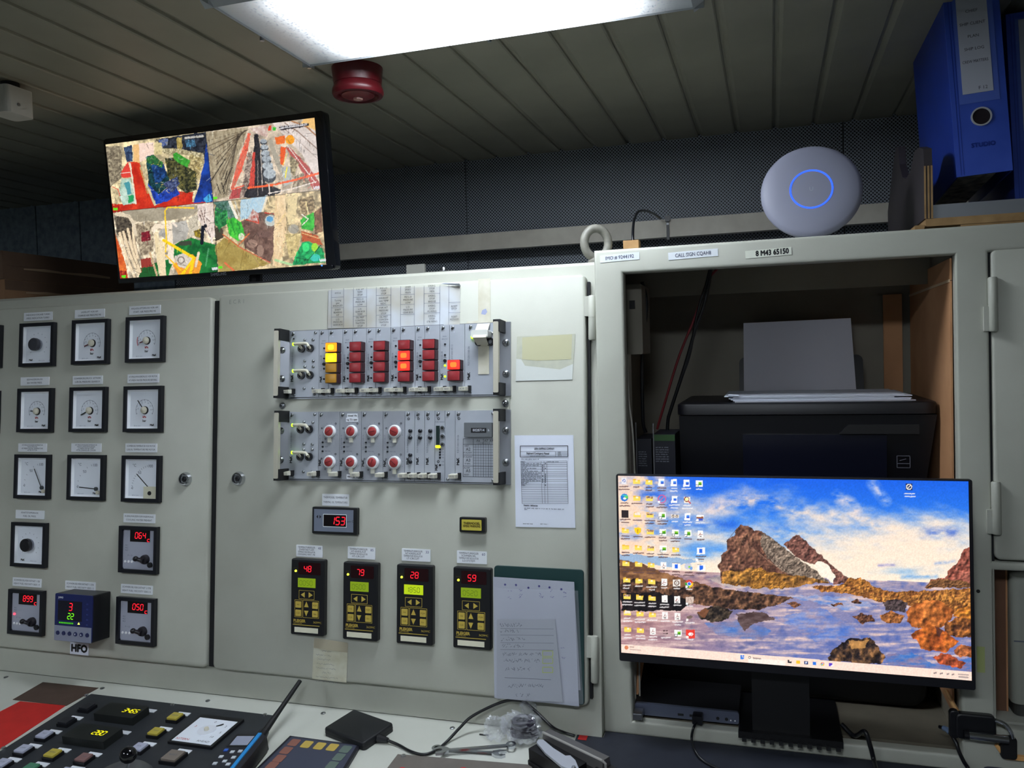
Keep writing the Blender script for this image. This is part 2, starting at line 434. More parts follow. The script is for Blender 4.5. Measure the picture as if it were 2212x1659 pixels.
def door(u0, u1, v0, v1, F, parent, inv):
    c = F.pt((u0+u1)/2,(v0+v1)/2,0) - inv
    hw, hh = (u1-u0)/2, (v1-v0)/2
    return put('door', MB().rbox(-hw,hw,-hh,hh,-0.0165,0.0,0.010,5,0.004).mesh('door',50), PAINT, parent, c, (F.rx,0,0)), ((u0+u1)/2,(v0+v1)/2)
base = Vector((-0.5,0.25,0))
doorL, cL = door(-1.36,-0.6335,-0.634,0.1155,FA,cabA,base)
doorM, cM = door(-0.6165,0.1480,-0.634,0.1175,FA,cabA,base)
def lock(parent, u, v):
    l = put('lock', shared('lock', lambda: MB().lathe([(0.0145,0),(0.0145,0.003),(0.012,0.008),(0.0095,0.009),(0.0085,0.006),(0.0,0.006)],24,cap=False), 35), CHROME, parent, (u,v,0))
lu, lv = FA.at(399,1035,0.004); lock(doorL, lu-cL[0], lv-cL[1])
put('keyhole', shared('keyhole', lambda: MB().lathe([(0.0062,0.0062),(0.0045,0.0085),(0.0025,0.0085),(0.002,0.0065)],6)), BLACKM, doorL, (lu-cL[0],lv-cL[1],0))
lu, lv = FA.at(514,1034,0.004); lock(doorM, lu-cM[0], lv-cM[1])
put('keyhole', MESH['keyhole'], BLACKM, doorM, (lu-cM[0],lv-cM[1],0))
def hinge_mesh(h, leaf):
    b = MB(); r = 0.0068
    b.lathe([(r*0.8,-h/2),(r,-h/2+0.002),(r,-0.0006),(r*0.93,-0.0006),(r*0.93,0.0006),(r,0.0006),(r,h/2-0.002),(r*0.8,h/2)],16)
    # stand it upright: swap axes so the pin runs along v
    b.v = [(x,z,y) for x,y,z in b.v]; b.f = [q[::-1] for q in b.f]
    if leaf < 0: b.box(-0.013,0,0.003,h/2-0.001,-0.006,0.004)
    else: b.box(-0.013,-0.002,-h/2+0.001,-0.003,-0.012,0.003)
    return b
for px, py0, py1 in ((1275.5,638,734),(1281,1375,1476)):
    u0, v0 = FA.at(px,py0,0.006); u1, v1 = FA.at(px,py1,0.006)
    put('hinge', hinge_mesh(abs(v0-v1),-1).mesh('hinge',40), PAINT, doorM, ((u0+u1)/2-cM[0]+0.002,(v0+v1)/2-cM[1],0.002))

# ================================================================== open cabinet on the right (upright front)
def bp(px, py, w=0): return FB.at(px,py,w)
BU0 = 0.168
oL, oT = bp(1346,590); oR, _ = bp(2064,560); _, oB = bp(1500,1573); _, topB = bp(1480,528)
dL, dT = bp(2140,538); _, dB = bp(2152,1210)
cabB = thing('open_cabinet', 'pale grey cabinet with the large open bay holding printer and monitor', 'cabinet', W(0.6,0.25,0))
baseB = Vector((0.6,0.25,0))
BU1 = 1.5
def fr(b, u0, u1, v0, v1, w0=-0.02, w1=0.0): b.box(u0,u1,v0,v1,w0,w1)
loT = dB-0.016; _, loB = bp(2160,1575)
lo_u0, _ = bp(2152,1400)
us = [BU0, oL, oR, dL-0.003, lo_u0, BU1]
b = bmesh.new()
def frame_mesh():
    bm = bmesh.new()
    def P(u,v): return bm.verts.new((u,v,0))
    rects = [(BU0,oL,oB,oT),(BU0,BU1,oT,topB),(oR,dL-0.003,oB,oT),(BU0,dL-0.003,-0.6885,oB),
             (dL-0.003,BU1,dT+0.003,oT),(dL-0.003,BU1,loT,dB-0.003),(dL-0.003,lo_u0,loB,loT),(dL-0.003,BU1,-0.6885,loB)]
    xs = sorted({round(v,5) for r in rects for v in r[:2]}); ys = sorted({round(v,5) for r in rects for v in r[2:]})
    V = {}
    def g(i,j):
        if (i,j) not in V: V[(i,j)] = bm.verts.new((xs[i],ys[j],0))
        return V[(i,j)]
    for i in range(len(xs)-1):
        for j in range(len(ys)-1):
            cx, cy = (xs[i]+xs[i+1])/2, (ys[j]+ys[j+1])/2
            if any(r[0]<cx<r[1] and r[2]<cy<r[3] for r in rects):
                bm.faces.new((g(i,j),g(i+1,j),g(i+1,j+1),g(i,j+1)))
    bmesh.ops.dissolve_limit(bm, angle_limit=0.01, verts=bm.verts, edges=bm.edges) if False else None
    ret = bmesh.ops.extrude_face_region(bm, geom=bm.faces[:])
    for v in [q for q in ret['geom'] if isinstance(q, bmesh.types.BMVert)]: v.co.z -= 0.022
    bmesh.ops.recalc_face_normals(bm, faces=bm.faces[:])
    sharp = [e for e in bm.edges if len(e.link_faces)==2 and e.calc_face_angle()>0.5 and (e.verts[0].co.z>-0.001 and e.verts[1].co.z>-0.001)]
    bmesh.ops.bevel(bm, geom=sharp, offset=0.005, segments=3, affect='EDGES', profile=0.5)
    me = bpy.data.meshes.new('front_frame'); bm.to_mesh(me); bm.free()
    me.polygons.foreach_set('use_smooth', [True]*len(me.polygons)); me.set_sharp_from_angle(angle=math.radians(40))
    return me
b.free()
put('front_frame', frame_mesh(), PAINT, cabB, FB.pt(0,0,0)-baseB, (FB.rx,0,0))
# shell of the bay
yF, yB_ = 0.014, 0.44
zt = FB.pt(0,topB,0).z; zo = FB.pt(0,oT,0).z; zb = FB.pt(0,oB,0).z
put('top', MB().box(BU0-0.6+0.004,BU1-0.6,yF-0.25-0.0,yB_-0.25,zt-0.012-0.004,zt-0.004), PAINT, cabB)
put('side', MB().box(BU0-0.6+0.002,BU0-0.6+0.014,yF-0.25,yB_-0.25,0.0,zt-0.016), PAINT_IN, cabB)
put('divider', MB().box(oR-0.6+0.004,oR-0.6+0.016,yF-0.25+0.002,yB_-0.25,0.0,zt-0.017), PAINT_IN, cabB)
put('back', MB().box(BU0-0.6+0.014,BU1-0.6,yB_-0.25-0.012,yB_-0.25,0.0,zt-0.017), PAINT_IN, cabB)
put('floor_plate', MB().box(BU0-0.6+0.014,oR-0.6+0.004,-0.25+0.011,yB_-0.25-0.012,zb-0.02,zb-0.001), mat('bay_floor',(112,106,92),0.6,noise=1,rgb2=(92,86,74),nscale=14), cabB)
put('right_shelf', MB().box(oR-0.6+0.016,BU1-0.6,-0.25+0.011,yB_-0.25-0.012,FB.pt(0,loB,0).z-0.02,FB.pt(0,loB,0).z-0.001), PAINT, cabB)
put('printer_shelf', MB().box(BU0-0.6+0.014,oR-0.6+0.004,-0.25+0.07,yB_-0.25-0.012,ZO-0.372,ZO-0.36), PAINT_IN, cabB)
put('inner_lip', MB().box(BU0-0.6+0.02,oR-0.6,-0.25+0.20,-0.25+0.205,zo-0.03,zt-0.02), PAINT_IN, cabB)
u_, v_ = bp(2113,1277); put('bolt_hole', MB().cyl(u_,v_,0.0001,0.0006,0.0028,12), BLACKM, cabB, FB.pt(0,0,0)-baseB, (FB.rx,0,0))
doorR, cR = door(dL,BU1-0.02,dB,dT,FB,cabB,baseB)
put('gasket', MB().box(dL-0.0042,dL+0.001,dB-0.004,dT+0.004,-0.019,-0.006), GASKET, cabB, FB.pt(0,0,0)-baseB, (FB.rx,0,0))
for px, py0, py1 in ((2146,598,716),(2153,1041,1155)):
    u0, v0 = bp(px,py0,0.006); u1, v1 = bp(px,py1,0.006)
    put('hinge', hinge_mesh(abs(v0-v1),1).mesh('hinge',40), PAINT, doorR, ((u0+u1)/2-cR[0],(v0+v1)/2-cR[1],0.003))

# ================================================================== desk
DESKW = mat('desk_laminate_white', (206,208,200), 0.4, noise=1, rgb2=(196,198,188), nscale=6)
MAT_BL = mat('desk_mat_blue_black', (34,38,50), 0.6, noise=1, rgb2=(26,30,42), nscale=30)
def dk(px, py, h=0): return FD.at(px,py,h)
md, _ = dk(1246,1592); 
desk = thing('console_desk', 'white sloping console desk top below the cabinets', 'desk', W(0,dj.y,0))
put('top', MB().poly([(-1.9,-0.75),(BU1,-0.75),(BU1,0.0195),(0.17,0.0195),(0.17,0.0),(-1.9,0.0)],-0.03,0.0), DESKW, desk, FD.pt(0,0,0)-Vector((0,dj.y,0)), (FD.rx,0,0))
put('front_panel', MB().box(-1.85,BU1-0.05,-0.70,-0.67,0.0,FD.pt(0,-0.7,-0.03).z-0.004), PAINT, desk)
o = thing('desk_mat', 'dark blue black mat covering the right half of the desk', 'mat', FD.m(md,0.0,0.0))
put('sheet', MB().poly([(0,-0.70),(BU1-md-0.02,-0.70),(BU1-md-0.02,0.019),(0.171-md,0.019),(0.171-md,-0.001),(0,-0.001)],0.0002,0.002), MAT_BL, o)
put('red_tape', MB().box(0.004,0.019,-0.016,-0.002,0.002,0.0026), mat('tape_red',(190,26,28),0.5), o)
for px, py in ((13,1463),(221,1487),(449,1514),(698,1541),(977,1573)):
    u, v = dk(px,py)
    o = put('desk_screw', shared('desk_screw', lambda: MB().lathe([(0.0048,0),(0.0045,0.0012),(0.003,0.002),(0.0,0.002)],12,cap=False)), STEEL, None, mtx=FD.m(u,v,0))
    tag(o, {13:'small desk screw at the far left, beside the red strip',221:'small desk screw above the black button panel, left end',449:'small desk screw above the square white dial',698:'small desk screw left of the black hard drive',977:'small desk screw between hard drive and plastic bag'}[px], 'screw', 'desk top screws')

# ================================================================== instruments of the left door
def nameplate(px, py, lines, label, w=0.080, h=0.0185, F=FA, size=None, fitw=0.90, dx=0.0):
    u, v = F.at(px,py,0.001)
    t = thing('name_plate', label, 'name plate', F.m(u,v,0.0002), 'engraved name plates')
    put('plate', shared(('np',w,h), lambda: MB().rbox(-w/2,w/2,-h/2,h/2,0,0.0016,0.0008,2)), PLATE, t)
    n = len(lines); sz = size or min(0.0052, h*0.82/n/0.95)
    for i, s in enumerate(lines):
        letter(s, sz, INK, t, dx, ((n-1)/2-i)*h*0.80/n, 0.00172, fit=w*fitw, bold=0.00005)
    return t
letter('E C R 1', 0.012, mat('pencil_faint',(160,162,154),0.6), doorM, FA.at(512,652)[0]-cM[0], FA.at(512,652)[1]-cM[1], 0.0003)
NPL = [
 (82.5,683.5,('DREHZAHLVORGABE TURBO','SPEED INDICATION TURBO'),'white name plate above the gauge with the dark round knob, first row'),
 (194,677.5,('LADELUFT VOR HM','CHARGE AIR PRESS.PRE ME'),'white name plate reading LADELUFT VOR HM, top row'),
 (313,669.5,('ANLASSLUFTDRUCK VOR HM','START. AIR PRESS.PRE ME'),'white name plate reading ANLASSLUFTDRUCK VOR HM, top right'),
 (75.5,823.5,('SEEWASSERDRUCK','SEA WATER PRESS.'),'white name plate reading SEEWASSERDRUCK, second row left'),
 (189.5,821,('SCHMIEROELDRUCK GETRIEBE','LUB.OIL PRESSURE GEARBOX'),'white name plate reading SCHMIEROELDRUCK GETRIEBE, second row middle'),
 (309.5,817.5,('HT-FRISCHWASSERDRUCK VOR MOTOR','HT-FRESH WATER PRESSURE BEF.ENG.'),'white name plate reading HT-FRISCHWASSERDRUCK, second row right'),
 (70.5,967,('HT-FRISCHWASSERTEMPERATUR','NACH MOTOR','HT-FRESH WATER TEMPERATURE','AFTER MOTOR'),'four-line white name plate, third row left, above the long needle'),
 (186.5,967,('NT-FRISCHWASSERTEMPERATUR','NACH LADELUFTKUEHLER','LT-FRESH WATER TEMP.','AFTER CHARGE AIR COOLER'),'four-line white name plate, third row middle, above the level needle'),
 (305,967.5,('SCHMIEROELTEMPERATUR VOR MOTOR','LUB.OIL TEMPERATURE PRE MOTOR'),'two-line white name plate, third row right'),
 (65,1111.5,('KRAFTSTOFFDRUCK','FUEL OIL PRESS.'),'white name plate reading KRAFTSTOFFDRUCK above the black knob gauge'),
 (301,1119.7,('KUEHLWASSERVORWAERMUNG','COOLING WATER PREHEAT'),'white name plate above the upper right lever controller'),
 (58.6,1258,('SCHWEROELVISKOSITAET 1 EB','HEAVY FUEL VISCOSITY SIDE 1 E'),'white name plate above the bottom left lever controller with the pink light'),
 (173.6,1265.5,('SCHWEROELVISKOSITAET 1 STB','HEAVY FUEL VISCOSITY SIDE 1 S'),'white name plate above the blue controller'),
 (295.6,1273,('SCHWEROELVISKOSITAET 2 STB','HEAVY FUEL VISCOSITY SIDE 2 S'),'white name plate above the bottom right lever controller'),
 (-34,690.5,('DREHZAHL HM','SPEED ME'),'white name plate cut by the left edge of the picture, top row'),
 (-42,827,('WELLENDREHZAHL','SHAFT SPEED'),'white name plate cut by the left edge of the picture, second row'),
]
for q in NPL: nameplate(*q)

GLASS_RED = mat('dial_red', (188,48,64), 0.6)
MARK = mat('scale_mark', (108,118,140), 0.6)
INNER = mat('bezel_inner_white', (242,246,252), 0.4)
def bezel96():
    b = MB(); o, i, z = 0.048, 0.0405, 0.010
    for s in (-1,1):
        b.hexa([(-o,s*o,0),(o,s*o,0),(i,s*i,0),(-i,s*i,0),(-o,s*o,z),(o,s*o,z),(i,s*i,z),(-i,s*i,z)])
        b.hexa([(s*o,-o,0),(s*o,o,0),(s*i,i,0),(s*i,-i,0),(s*o,-o,z),(s*o,o,z),(s*i,i,z),(s*i,-i,z)])
    return b
def bez():
    me = shared('bezel96', bezel96)
    return me
def fixnorm(me):
    bm = bmesh.new(); bm.from_mesh(me); bmesh.ops.recalc_face_normals(bm, faces=bm.faces[:]); bm.to_mesh(me); bm.free(); return me
fixnorm(bez())
def rim():
    """white slanting inner wall between bezel and dial"""
    b = MB(); i, j = 0.0405, 0.0365
    P = [(-i,-i,0.006),(i,-i,0.006),(i,i,0.006),(-i,i,0.006),(-j,-j,0.0015),(j,-j,0.0015),(j,j,0.0015),(-j,j,0.0015)]
    return b.add(P, [(0,1,5,4),(1,2,6,5),(2,3,7,6),(3,0,4,7)])
def gauge(TL, BR, label, kind, **k):
    u0, v0 = FA.at(*TL,0.010); u1, v1 = FA.at(*BR,0.010)
    t = thing('panel_gauge', label, 'gauge', FA.m((u0+u1)/2,(v0+v1)/2,0.0002), 'square panel gauges on the left door')
    put('bezel', bez(), DARKBLUE, t)
    put('rim', shared('rim', rim), INNER, t)
    put('dial', shared('dial', lambda: MB().quad(-0.0405,0.0405,-0.0405,0.0405,0.0015)), DIAL, t)
    if kind == 'round':
        b = MB(); R = 0.0215
        b.ring(0,-0.002,0.0017,0.0018,R,R+0.0006,30,math.radians(-25),math.radians(205))
        for a in range(-20,201,22):
            ca, sa = math.cos(math.radians(a)), math.sin(math.radians(a))
            b.bar((ca*(R-0.002),-0.002+sa*(R-0.002)),(ca*(R+0.001),-0.002+sa*(R+0.001)),0.0008,0.0019)
        put('scale', b, MARK, t)
        for kx, a in enumerate(range(10,181,28)):
            ca, sa = math.cos(math.radians(a)), math.sin(math.radians(a))
            letter(k.get('nums','0123456789')[kx], 0.005, MARK, t, -ca*0.0165, -0.002+sa*0.0165, 0.0018)
        put('hub', shared('hub', lambda: MB().lathe([(0.0075,0.0015),(0.007,0.006),(0.004,0.0085),(0.0,0.009)],20,cap=False),40), IVORY, t, (k.get('hx',0),-0.002,0))
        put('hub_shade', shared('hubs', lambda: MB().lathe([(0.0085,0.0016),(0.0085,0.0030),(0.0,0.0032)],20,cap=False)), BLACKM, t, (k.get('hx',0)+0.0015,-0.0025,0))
        a = math.radians(k['needle']); ca, sa = math.cos(a), math.sin(a); nl = k.get('nlen',0.020)
        put('needle', MB().bar((ca*0.007,-0.002+sa*0.007),(ca*nl,-0.002+sa*nl),0.0022,0.004), k.get('nmat',INKB), t)
        letter('kPa', 0.0062, GLASS_RED, t, 0, -0.0165, 0.0018, bold=0.0003)
        letter('bar', 0.0068, INKB, t, 0, -0.0245, 0.0018, bold=0.0002)
        if 'zone' in k:
            put('red_zone', MB().ring(0,-0.002,0.0019,0.0020,0.0235,0.0250,10,math.radians(k['zone'][0]),math.radians(k['zone'][1])), GLASS_RED, t)
    if kind == 'quad':     # needle swings from the lower right corner
        px_, py_ = 0.024, -0.024
        b = MB()
        for a in range(92,179,6 if k.get('fine') else 14):
            ca, sa = math.cos(math.radians(a)), math.sin(math.radians(a))
            b.bar((px_+ca*0.050,py_+sa*0.050),(px_+ca*0.0535,py_+sa*0.0535),0.0007,0.0018)
        put('scale', b, MARK, t)
        for s, x, y in (('\u00b0C',-0.022,0.027),('50',-0.008,0.012),('100',0.019,0.026),('0',-0.026,-0.020)): letter(s, 0.0085, MARK, t, x, y, 0.0018)
        a = math.radians(k['needle']); ca, sa = math.cos(a), math.sin(a); L = k.get('nlen',0.046)
        put('needle', MB().bar((px_,py_),(px_+ca*L,py_+sa*L),0.0021,0.0045), INKB, t)
        if k.get('cover'):
            put('corner_cover', MB().box(0.006,0.0405,-0.0405,-0.016,0.0015,0.006), mat('cover_ivory',(214,212,190),0.45), t)
            put('zero_screw', MB().lathe([(0.0045,0.006),(0.004,0.0075),(0,0.0078)],16,cap=False), BLACK, t, (0.0215,-0.0295,0))
        else:
            put('pivot', MB().lathe([(0.0042,0.0015),(0.0042,0.005),(0,0.0055)],16,cap=False), mat('pivot_dark',(60,66,70),0.4), t, (px_,py_,0))
            put('zero_screw', MB().lathe([(0.0042,0.0015),(0.004,0.006),(0,0.0062)],16,cap=False), IVORY, t, (px_+0.005,py_-0.0075,0))
    if kind == 'knob':
        put('insert', MB().rbox(-0.030,0.034,-0.038,0.037,0.0016,0.0045,0.007,4), DIAL, t)
        put('shaft', MB().lathe([(0.0125,0.0045),(0.0125,0.008),(0.011,0.011)],24).mesh('shaft',40), mat('shaft_grey',(120,124,134),0.4), t)
        put('knob', MB().lathe([(0.0120,0.008),(0.0140,0.010),(0.0140,0.0165),(0.0125,0.0185),(0.0,0.019)],28,cap=False).mesh('knob',35), k.get('kmat',BLACK), t)
        b = MB()
        for a in range(-40,221,26):
            ca, sa = math.cos(math.radians(a)), math.sin(math.radians(a)); b.bar((ca*0.024,sa*0.024),(ca*0.0265,sa*0.0265),0.0008,0.0047)
        put('scale', b, MARK, t)
    letter('MaK', 0.0058, INKB, t, 0.020 if kind!='knob' else -0.018, -0.0335, 0.0048 if kind=='knob' else 0.0019, bold=0.0003)
    letter('IEC 51  cl.1.5', 0.0030, MARK, t, -0.018 if kind!='knob' else 0.012, -0.0350, 0.0048 if kind=='knob' else 0.0019)
    return t
RN = GLASS_RED
gauge((40,699.5),(115.5,790),'square meter with a dark grey round knob, top row left','knob',kmat=mat('knob_charcoal',(52,54,62),0.45))
gauge((154.8,692),(231,785.5),'square bar gauge with needle low left, top row middle','round',needle=200,nmat=mat('needle_dark_red',(96,30,44),0.5))
gauge((271.4,685.2),(351,781),'square bar gauge with a red zone at the left, top row right','round',needle=196,zone=(160,205),nmat=mat('needle_dark_red',(96,30,44),0.5),nlen=0.017)
gauge((37,840.7),(109.4,932.5),'square bar gauge with stub needle pointing left, second row left','round',needle=178,nlen=0.016)
gauge((149.6,838.7),(225.7,931.3),'square bar gauge with needle low left, second row middle','round',needle=204,nlen=0.024)
gauge((266.8,836.7),(346.4,931.3),'square bar gauge with needle to upper left, second row right','round',needle=128,nlen=0.026)
gauge((31,984),(102.7,1076),'square thermometer with steep dark needle, third row left','quad',needle=117)
gauge((144.7,984.8),(222,1079.5),'square thermometer with level dark needle, third row middle','quad',needle=176,nlen=0.044)
gauge((262.4,985.4),(343,1084.5),'square thermometer with ivory corner cover, third row right','quad',needle=138,fine=True,cover=True,nlen=0.050)
gauge((21.7,1129.5),(98,1225.8),'square meter with a black round knob, fourth row left','knob')
gauge((-76,704),(3.5,795.5),'square gauge mostly cut off by the left edge, top row','round',needle=120)
gauge((-82,845),(-1.5,937),'square gauge mostly cut off by the left edge, second row','round',needle=140)

# controllers with red digits
CTRL = mat('controller_face', (166,170,186), 0.5)
LEVER = mat('lever_dark', (34,32,38), 0.4)
def controller(TL, BR, digits, label, led=False):
    u0, v0 = FA.at(*TL,0.010); u1, v1 = FA.at(*BR,0.010)
    t = thing('temperature_controller', label, 'controller', FA.m((u0+u1)/2,(v0+v1)/2,0.0002), 'controllers with a lever switch')
    put('bezel', bez(), DARKBLUE, t)
    put('face', MB().rbox(-0.041,0.041,-0.041,0.041,0.001,0.005,0.006,4), CTRL, t)
    put('display', MB().box(-0.0225,0.0275,0.016,0.041,0.005,0.0056), DISPLAY, t)
    put('digits', seg7(digits,0.0118,0.0058,-0.010,0.0232), RED_LED, t)
    put('digits', seg7('c',0.0105,0.0058,0.0212,0.0172), RED_LED, t)
    for i in range(3): put('status_dot', shared('stdot', lambda: MB().lathe([(0.0026,0.005),(0.0024,0.0062),(0,0.0064)],12,cap=False)), mat('dot_white',(236,238,242),0.4), t, (-0.034+i*0.0085,-0.0255,0))
    if led: put('alarm_led', MB().lathe([(0.0028,0.005),(0.0024,0.0068),(0,0.007)],12,cap=False), glow('led_pink',(255,70,90),2.5), t, (-0.033,-0.0055,0))
    put('lever_hub', MB().lathe([(0.0098,0.005),(0.0098,0.010),(0.0085,0.0135),(0.0,0.014)],22,cap=False).mesh('lever_hub',35), LEVER, t, (0.018,-0.019,0))
    put('lever', MB().tube([(0.020,-0.021,0.013),(0.014,-0.0195,0.014),(0.008,-0.0180,0.0165),(0.005,-0.0170,0.018)],0.0040,10,[0.0065,0.0046,0.0040,0.0036]).mesh('lever',50), LEVER, t)
    put('lever_knob', MB().lathe([(0.0025,-0.0052),(0.0048,-0.003),(0.0056,0),(0.0048,0.003),(0.0025,0.0052)],16).mesh('lever_knob',60), BLACK, t, (0.004,-0.0166,0.0185))
    put('stop', MB().lathe([(0.0055,0.005),(0.0055,0.009),(0.0,0.0095)],16,cap=False), BLACK, t, (0.030,-0.030,0))
    for i, y in enumerate((0.008,0.003,-0.002)): letter('AL%d'%(i+1), 0.0045, INK, t, -0.031, y, 0.0052)
    letter('P  I  D', 0.0045, INK, t, -0.022, -0.013, 0.0052)
    return t
controller((256,1137.5),(337.5,1239.5),'064','grey controller showing red 064, fourth row right')
controller((16.3,1274),(91,1374),'899','grey controller showing red 899 with a pink light, bottom row left',True)
controller((250.6,1291),(332,1395.7),'050','grey controller showing red 050, bottom row right')

# deep blue controller with red and green digits
u0, v0 = FA.at(121.5,1283,0.048); u1, v1 = FA.at(196.5,1388,0.048)
t = thing('digital_controller', 'deep blue digital controller showing red 3 over green 22, bottom row middle', 'controller', FA.m((u0+u1)/2,(v0+v1)/2,0.0002))
put('housing', MB().rbox(-0.048,0.048,-0.048,0.048,0,0.046,0.002,2), BLACK, t)
put('face', MB().rbox(-0.048,0.048,-0.048,0.048,0.046,0.0485,0.003,3), mat('face_blue',(22,34,92),0.35), t)
put('key_strip', MB().box(-0.0475,0.0475,-0.0475,-0.017,0.0485,0.0492), mat('key_strip_grey',(136,142,162),0.45), t)
put('window', MB().box(-0.040,0.022,-0.006,0.034,0.0485,0.0489), mat('window_dark',(20,18,36),0.25), t)
put('digits', seg7('3',0.0145,0.0492,-0.0115,0.0150,slant=0.1), RED_LED, t)
put('digits', seg7('22',0.0115,0.0492,-0.0145,-0.0025,slant=0.1,gap=1.4), GREEN_LED, t)
b = MB()
for i in range(9): b.box(-0.036+i*0.0042,-0.0328+i*0.0042,-0.0125,-0.0095,0.0489,0.0491)
put('bar_graph', b, glow('bar_green',(70,190,20),0.9), t)
put('arrow', MB().flat([(0.012,-0.012),(0.018,-0.012),(0.0155,-0.0075)],0.0492), glow('arrow_yellow',(230,240,90),2.5), t)
letter('JUMO', 0.005, mat('logo_white',(220,226,236),0.5), t, -0.033, 0.040, 0.0488, bold=0.0003)
for i in range(6):
    kx = -0.038+i*0.0152
    k_ = put('key', shared('keydot', lambda: MB().lathe([(0.0045,0.0492),(0.0042,0.0505),(0,0.0507)],16,cap=False)), mat('key_navy',(26,36,84),0.4), t, (kx,-0.032,0))
    if i in (3,4): put('key_arrow', MB().flat([(-0.002,0.0015),(0.002,0.0015),(0,-0.0025)] if i==3 else [(-0.002,-0.0015),(0.002,-0.0015),(0,0.0025)],0.0509), mat('logo_white',(220,226,236),0.5), k_)
for i in range(5): letter('K%d'%(i+1), 0.004, mat('legend_blue',(90,110,180),0.5), t, 0.036, 0.030-i*0.0105, 0.0488)
# HFO sign
u0, v0 = FA.at(171,1401.5,0.001)
t = thing('hfo_sticker', 'white sticker reading HFO below the blue controller', 'sticker', FA.m(u0,v0,0.0002))
put('paper', MB().box(-0.0245,0.0245,-0.0125,0.0125,0,0.0006), PAPER, t)
letter('HFO', 0.0215, INKB, t, 0, 0, 0.0008, bold=0.0013)

# ================================================================== the two plug-in racks on the middle door
SC = 3.53
def rk(x, y, w=0.004): return FA.at(560+x/SC, 600+y/SC, w)
HANDLE = mat('handle_beige', (196,192,176), 0.4, metal=0.3)
LATCH = mat('latch_ivory', (206,204,190), 0.5)
BTN_RED = mat('button_red', (150,42,48), 0.35, noise=1, rgb2=(138,36,42), nscale=200)
BTN_AMB = mat('button_amber', (178,128,36), 0.35)
LIT_RED = glow('button_lit_red', (255,36,24), 2.2)
LIT_AMB = glow('button_lit_amber', (255,128,10), 2.4)
LIT_YEL = glow('button_lit_yellow', (255,200,10), 2.6)
LIT_CORE_R = glow('button_core_red', (255,96,30), 2.6)
LIT_CORE_Y = glow('button_core_yellow', (255,214,30), 3.0)
def screw_mesh():
    b = MB().lathe([(0.0068,0.0),(0.0066,0.002),(0.0048,0.0042),(0.002,0.0050),(0.0,0.0050)],20,cap=False)
    return b
def cross_mesh():
    b = MB(); b.box(-0.0030,0.0030,-0.0007,0.0007,0.0044,0.0052); b.box(-0.0007,0.0007,-0.0030,0.0030,0.0044,0.0052); return b
def rackscrew(parent, u, v, w=0.003, rz=0.6):
    put('screw', shared('rscrew', screw_mesh, 50), STEEL, parent, (u,v,w))
    put('screw_slot', shared('rcross', cross_mesh), BLACKM, parent, (u,v,w), (0,0,rz))
def smallscrew(parent, u, v, m=DARKMETAL, w=0.0045):
    put('screw', shared('sscrew', lambda: MB().lathe([(0.0028,0),(0.0027,0.002),(0.0015,0.003),(0,0.003)],12,cap=False),50), m, parent, (u,v,w))
def captive(parent, u, v):
    """sprung fixing screw with its slot at the top of a module"""
    smallscrew(parent, u, v)
    put('screw_tab', shared('stab', lambda: MB().tube([(0,0,0.001),(-0.0028,-0.0036,0.001)],0.0014,8)), BLACKM, parent, (u,v,0.0045))
def latch(parent, u, v, s):
    """grey puller at the bottom of a module with its printed tag"""
    b = MB(); b.hexa([(-0.0105,-0.0035,0),(0.006,-0.0035,0),(0.006,0.0045,0),(-0.0105,0.0045,0),(-0.0105,-0.0035,0.016),(0.003,-0.0035,0.016),(0.003,0.0030,0.017),(-0.0105,0.0030,0.017)])
    put('puller', shared('puller', lambda: b), LATCH, parent, (u,v,0.0045))
    smallscrew(parent, u+0.0065, v-0.0065)
    put('puller_clip', shared('pclip', lambda: MB().box(0.004,0.0085,-0.006,0.006,0,0.007)), BLACKM, parent, (u,v,0.0045))
    if s: letter(s, 0.0050, INK, parent, u-0.0038, v-0.0002, 0.0218, name='tag_lettering')
def handle(t, u, v0, v1):
    put('handle', MB().rbox(-0.0048,0.0048,v0+0.004,v1-0.004,0.030,0.0375,0.002,3), HANDLE, t, (u,0,0))
    for vv, s in ((v1,-1),(v0,1)):
        put('handle_end', MB().poly([(-0.0055,vv),(0.0075,vv),(0.0075,vv+s*0.022),(0.002,vv+s*0.022),(0.002,vv+s*0.005),(-0.0055,vv+s*0.005)],0.003,0.036), BLACKM, t, (u,0,0))
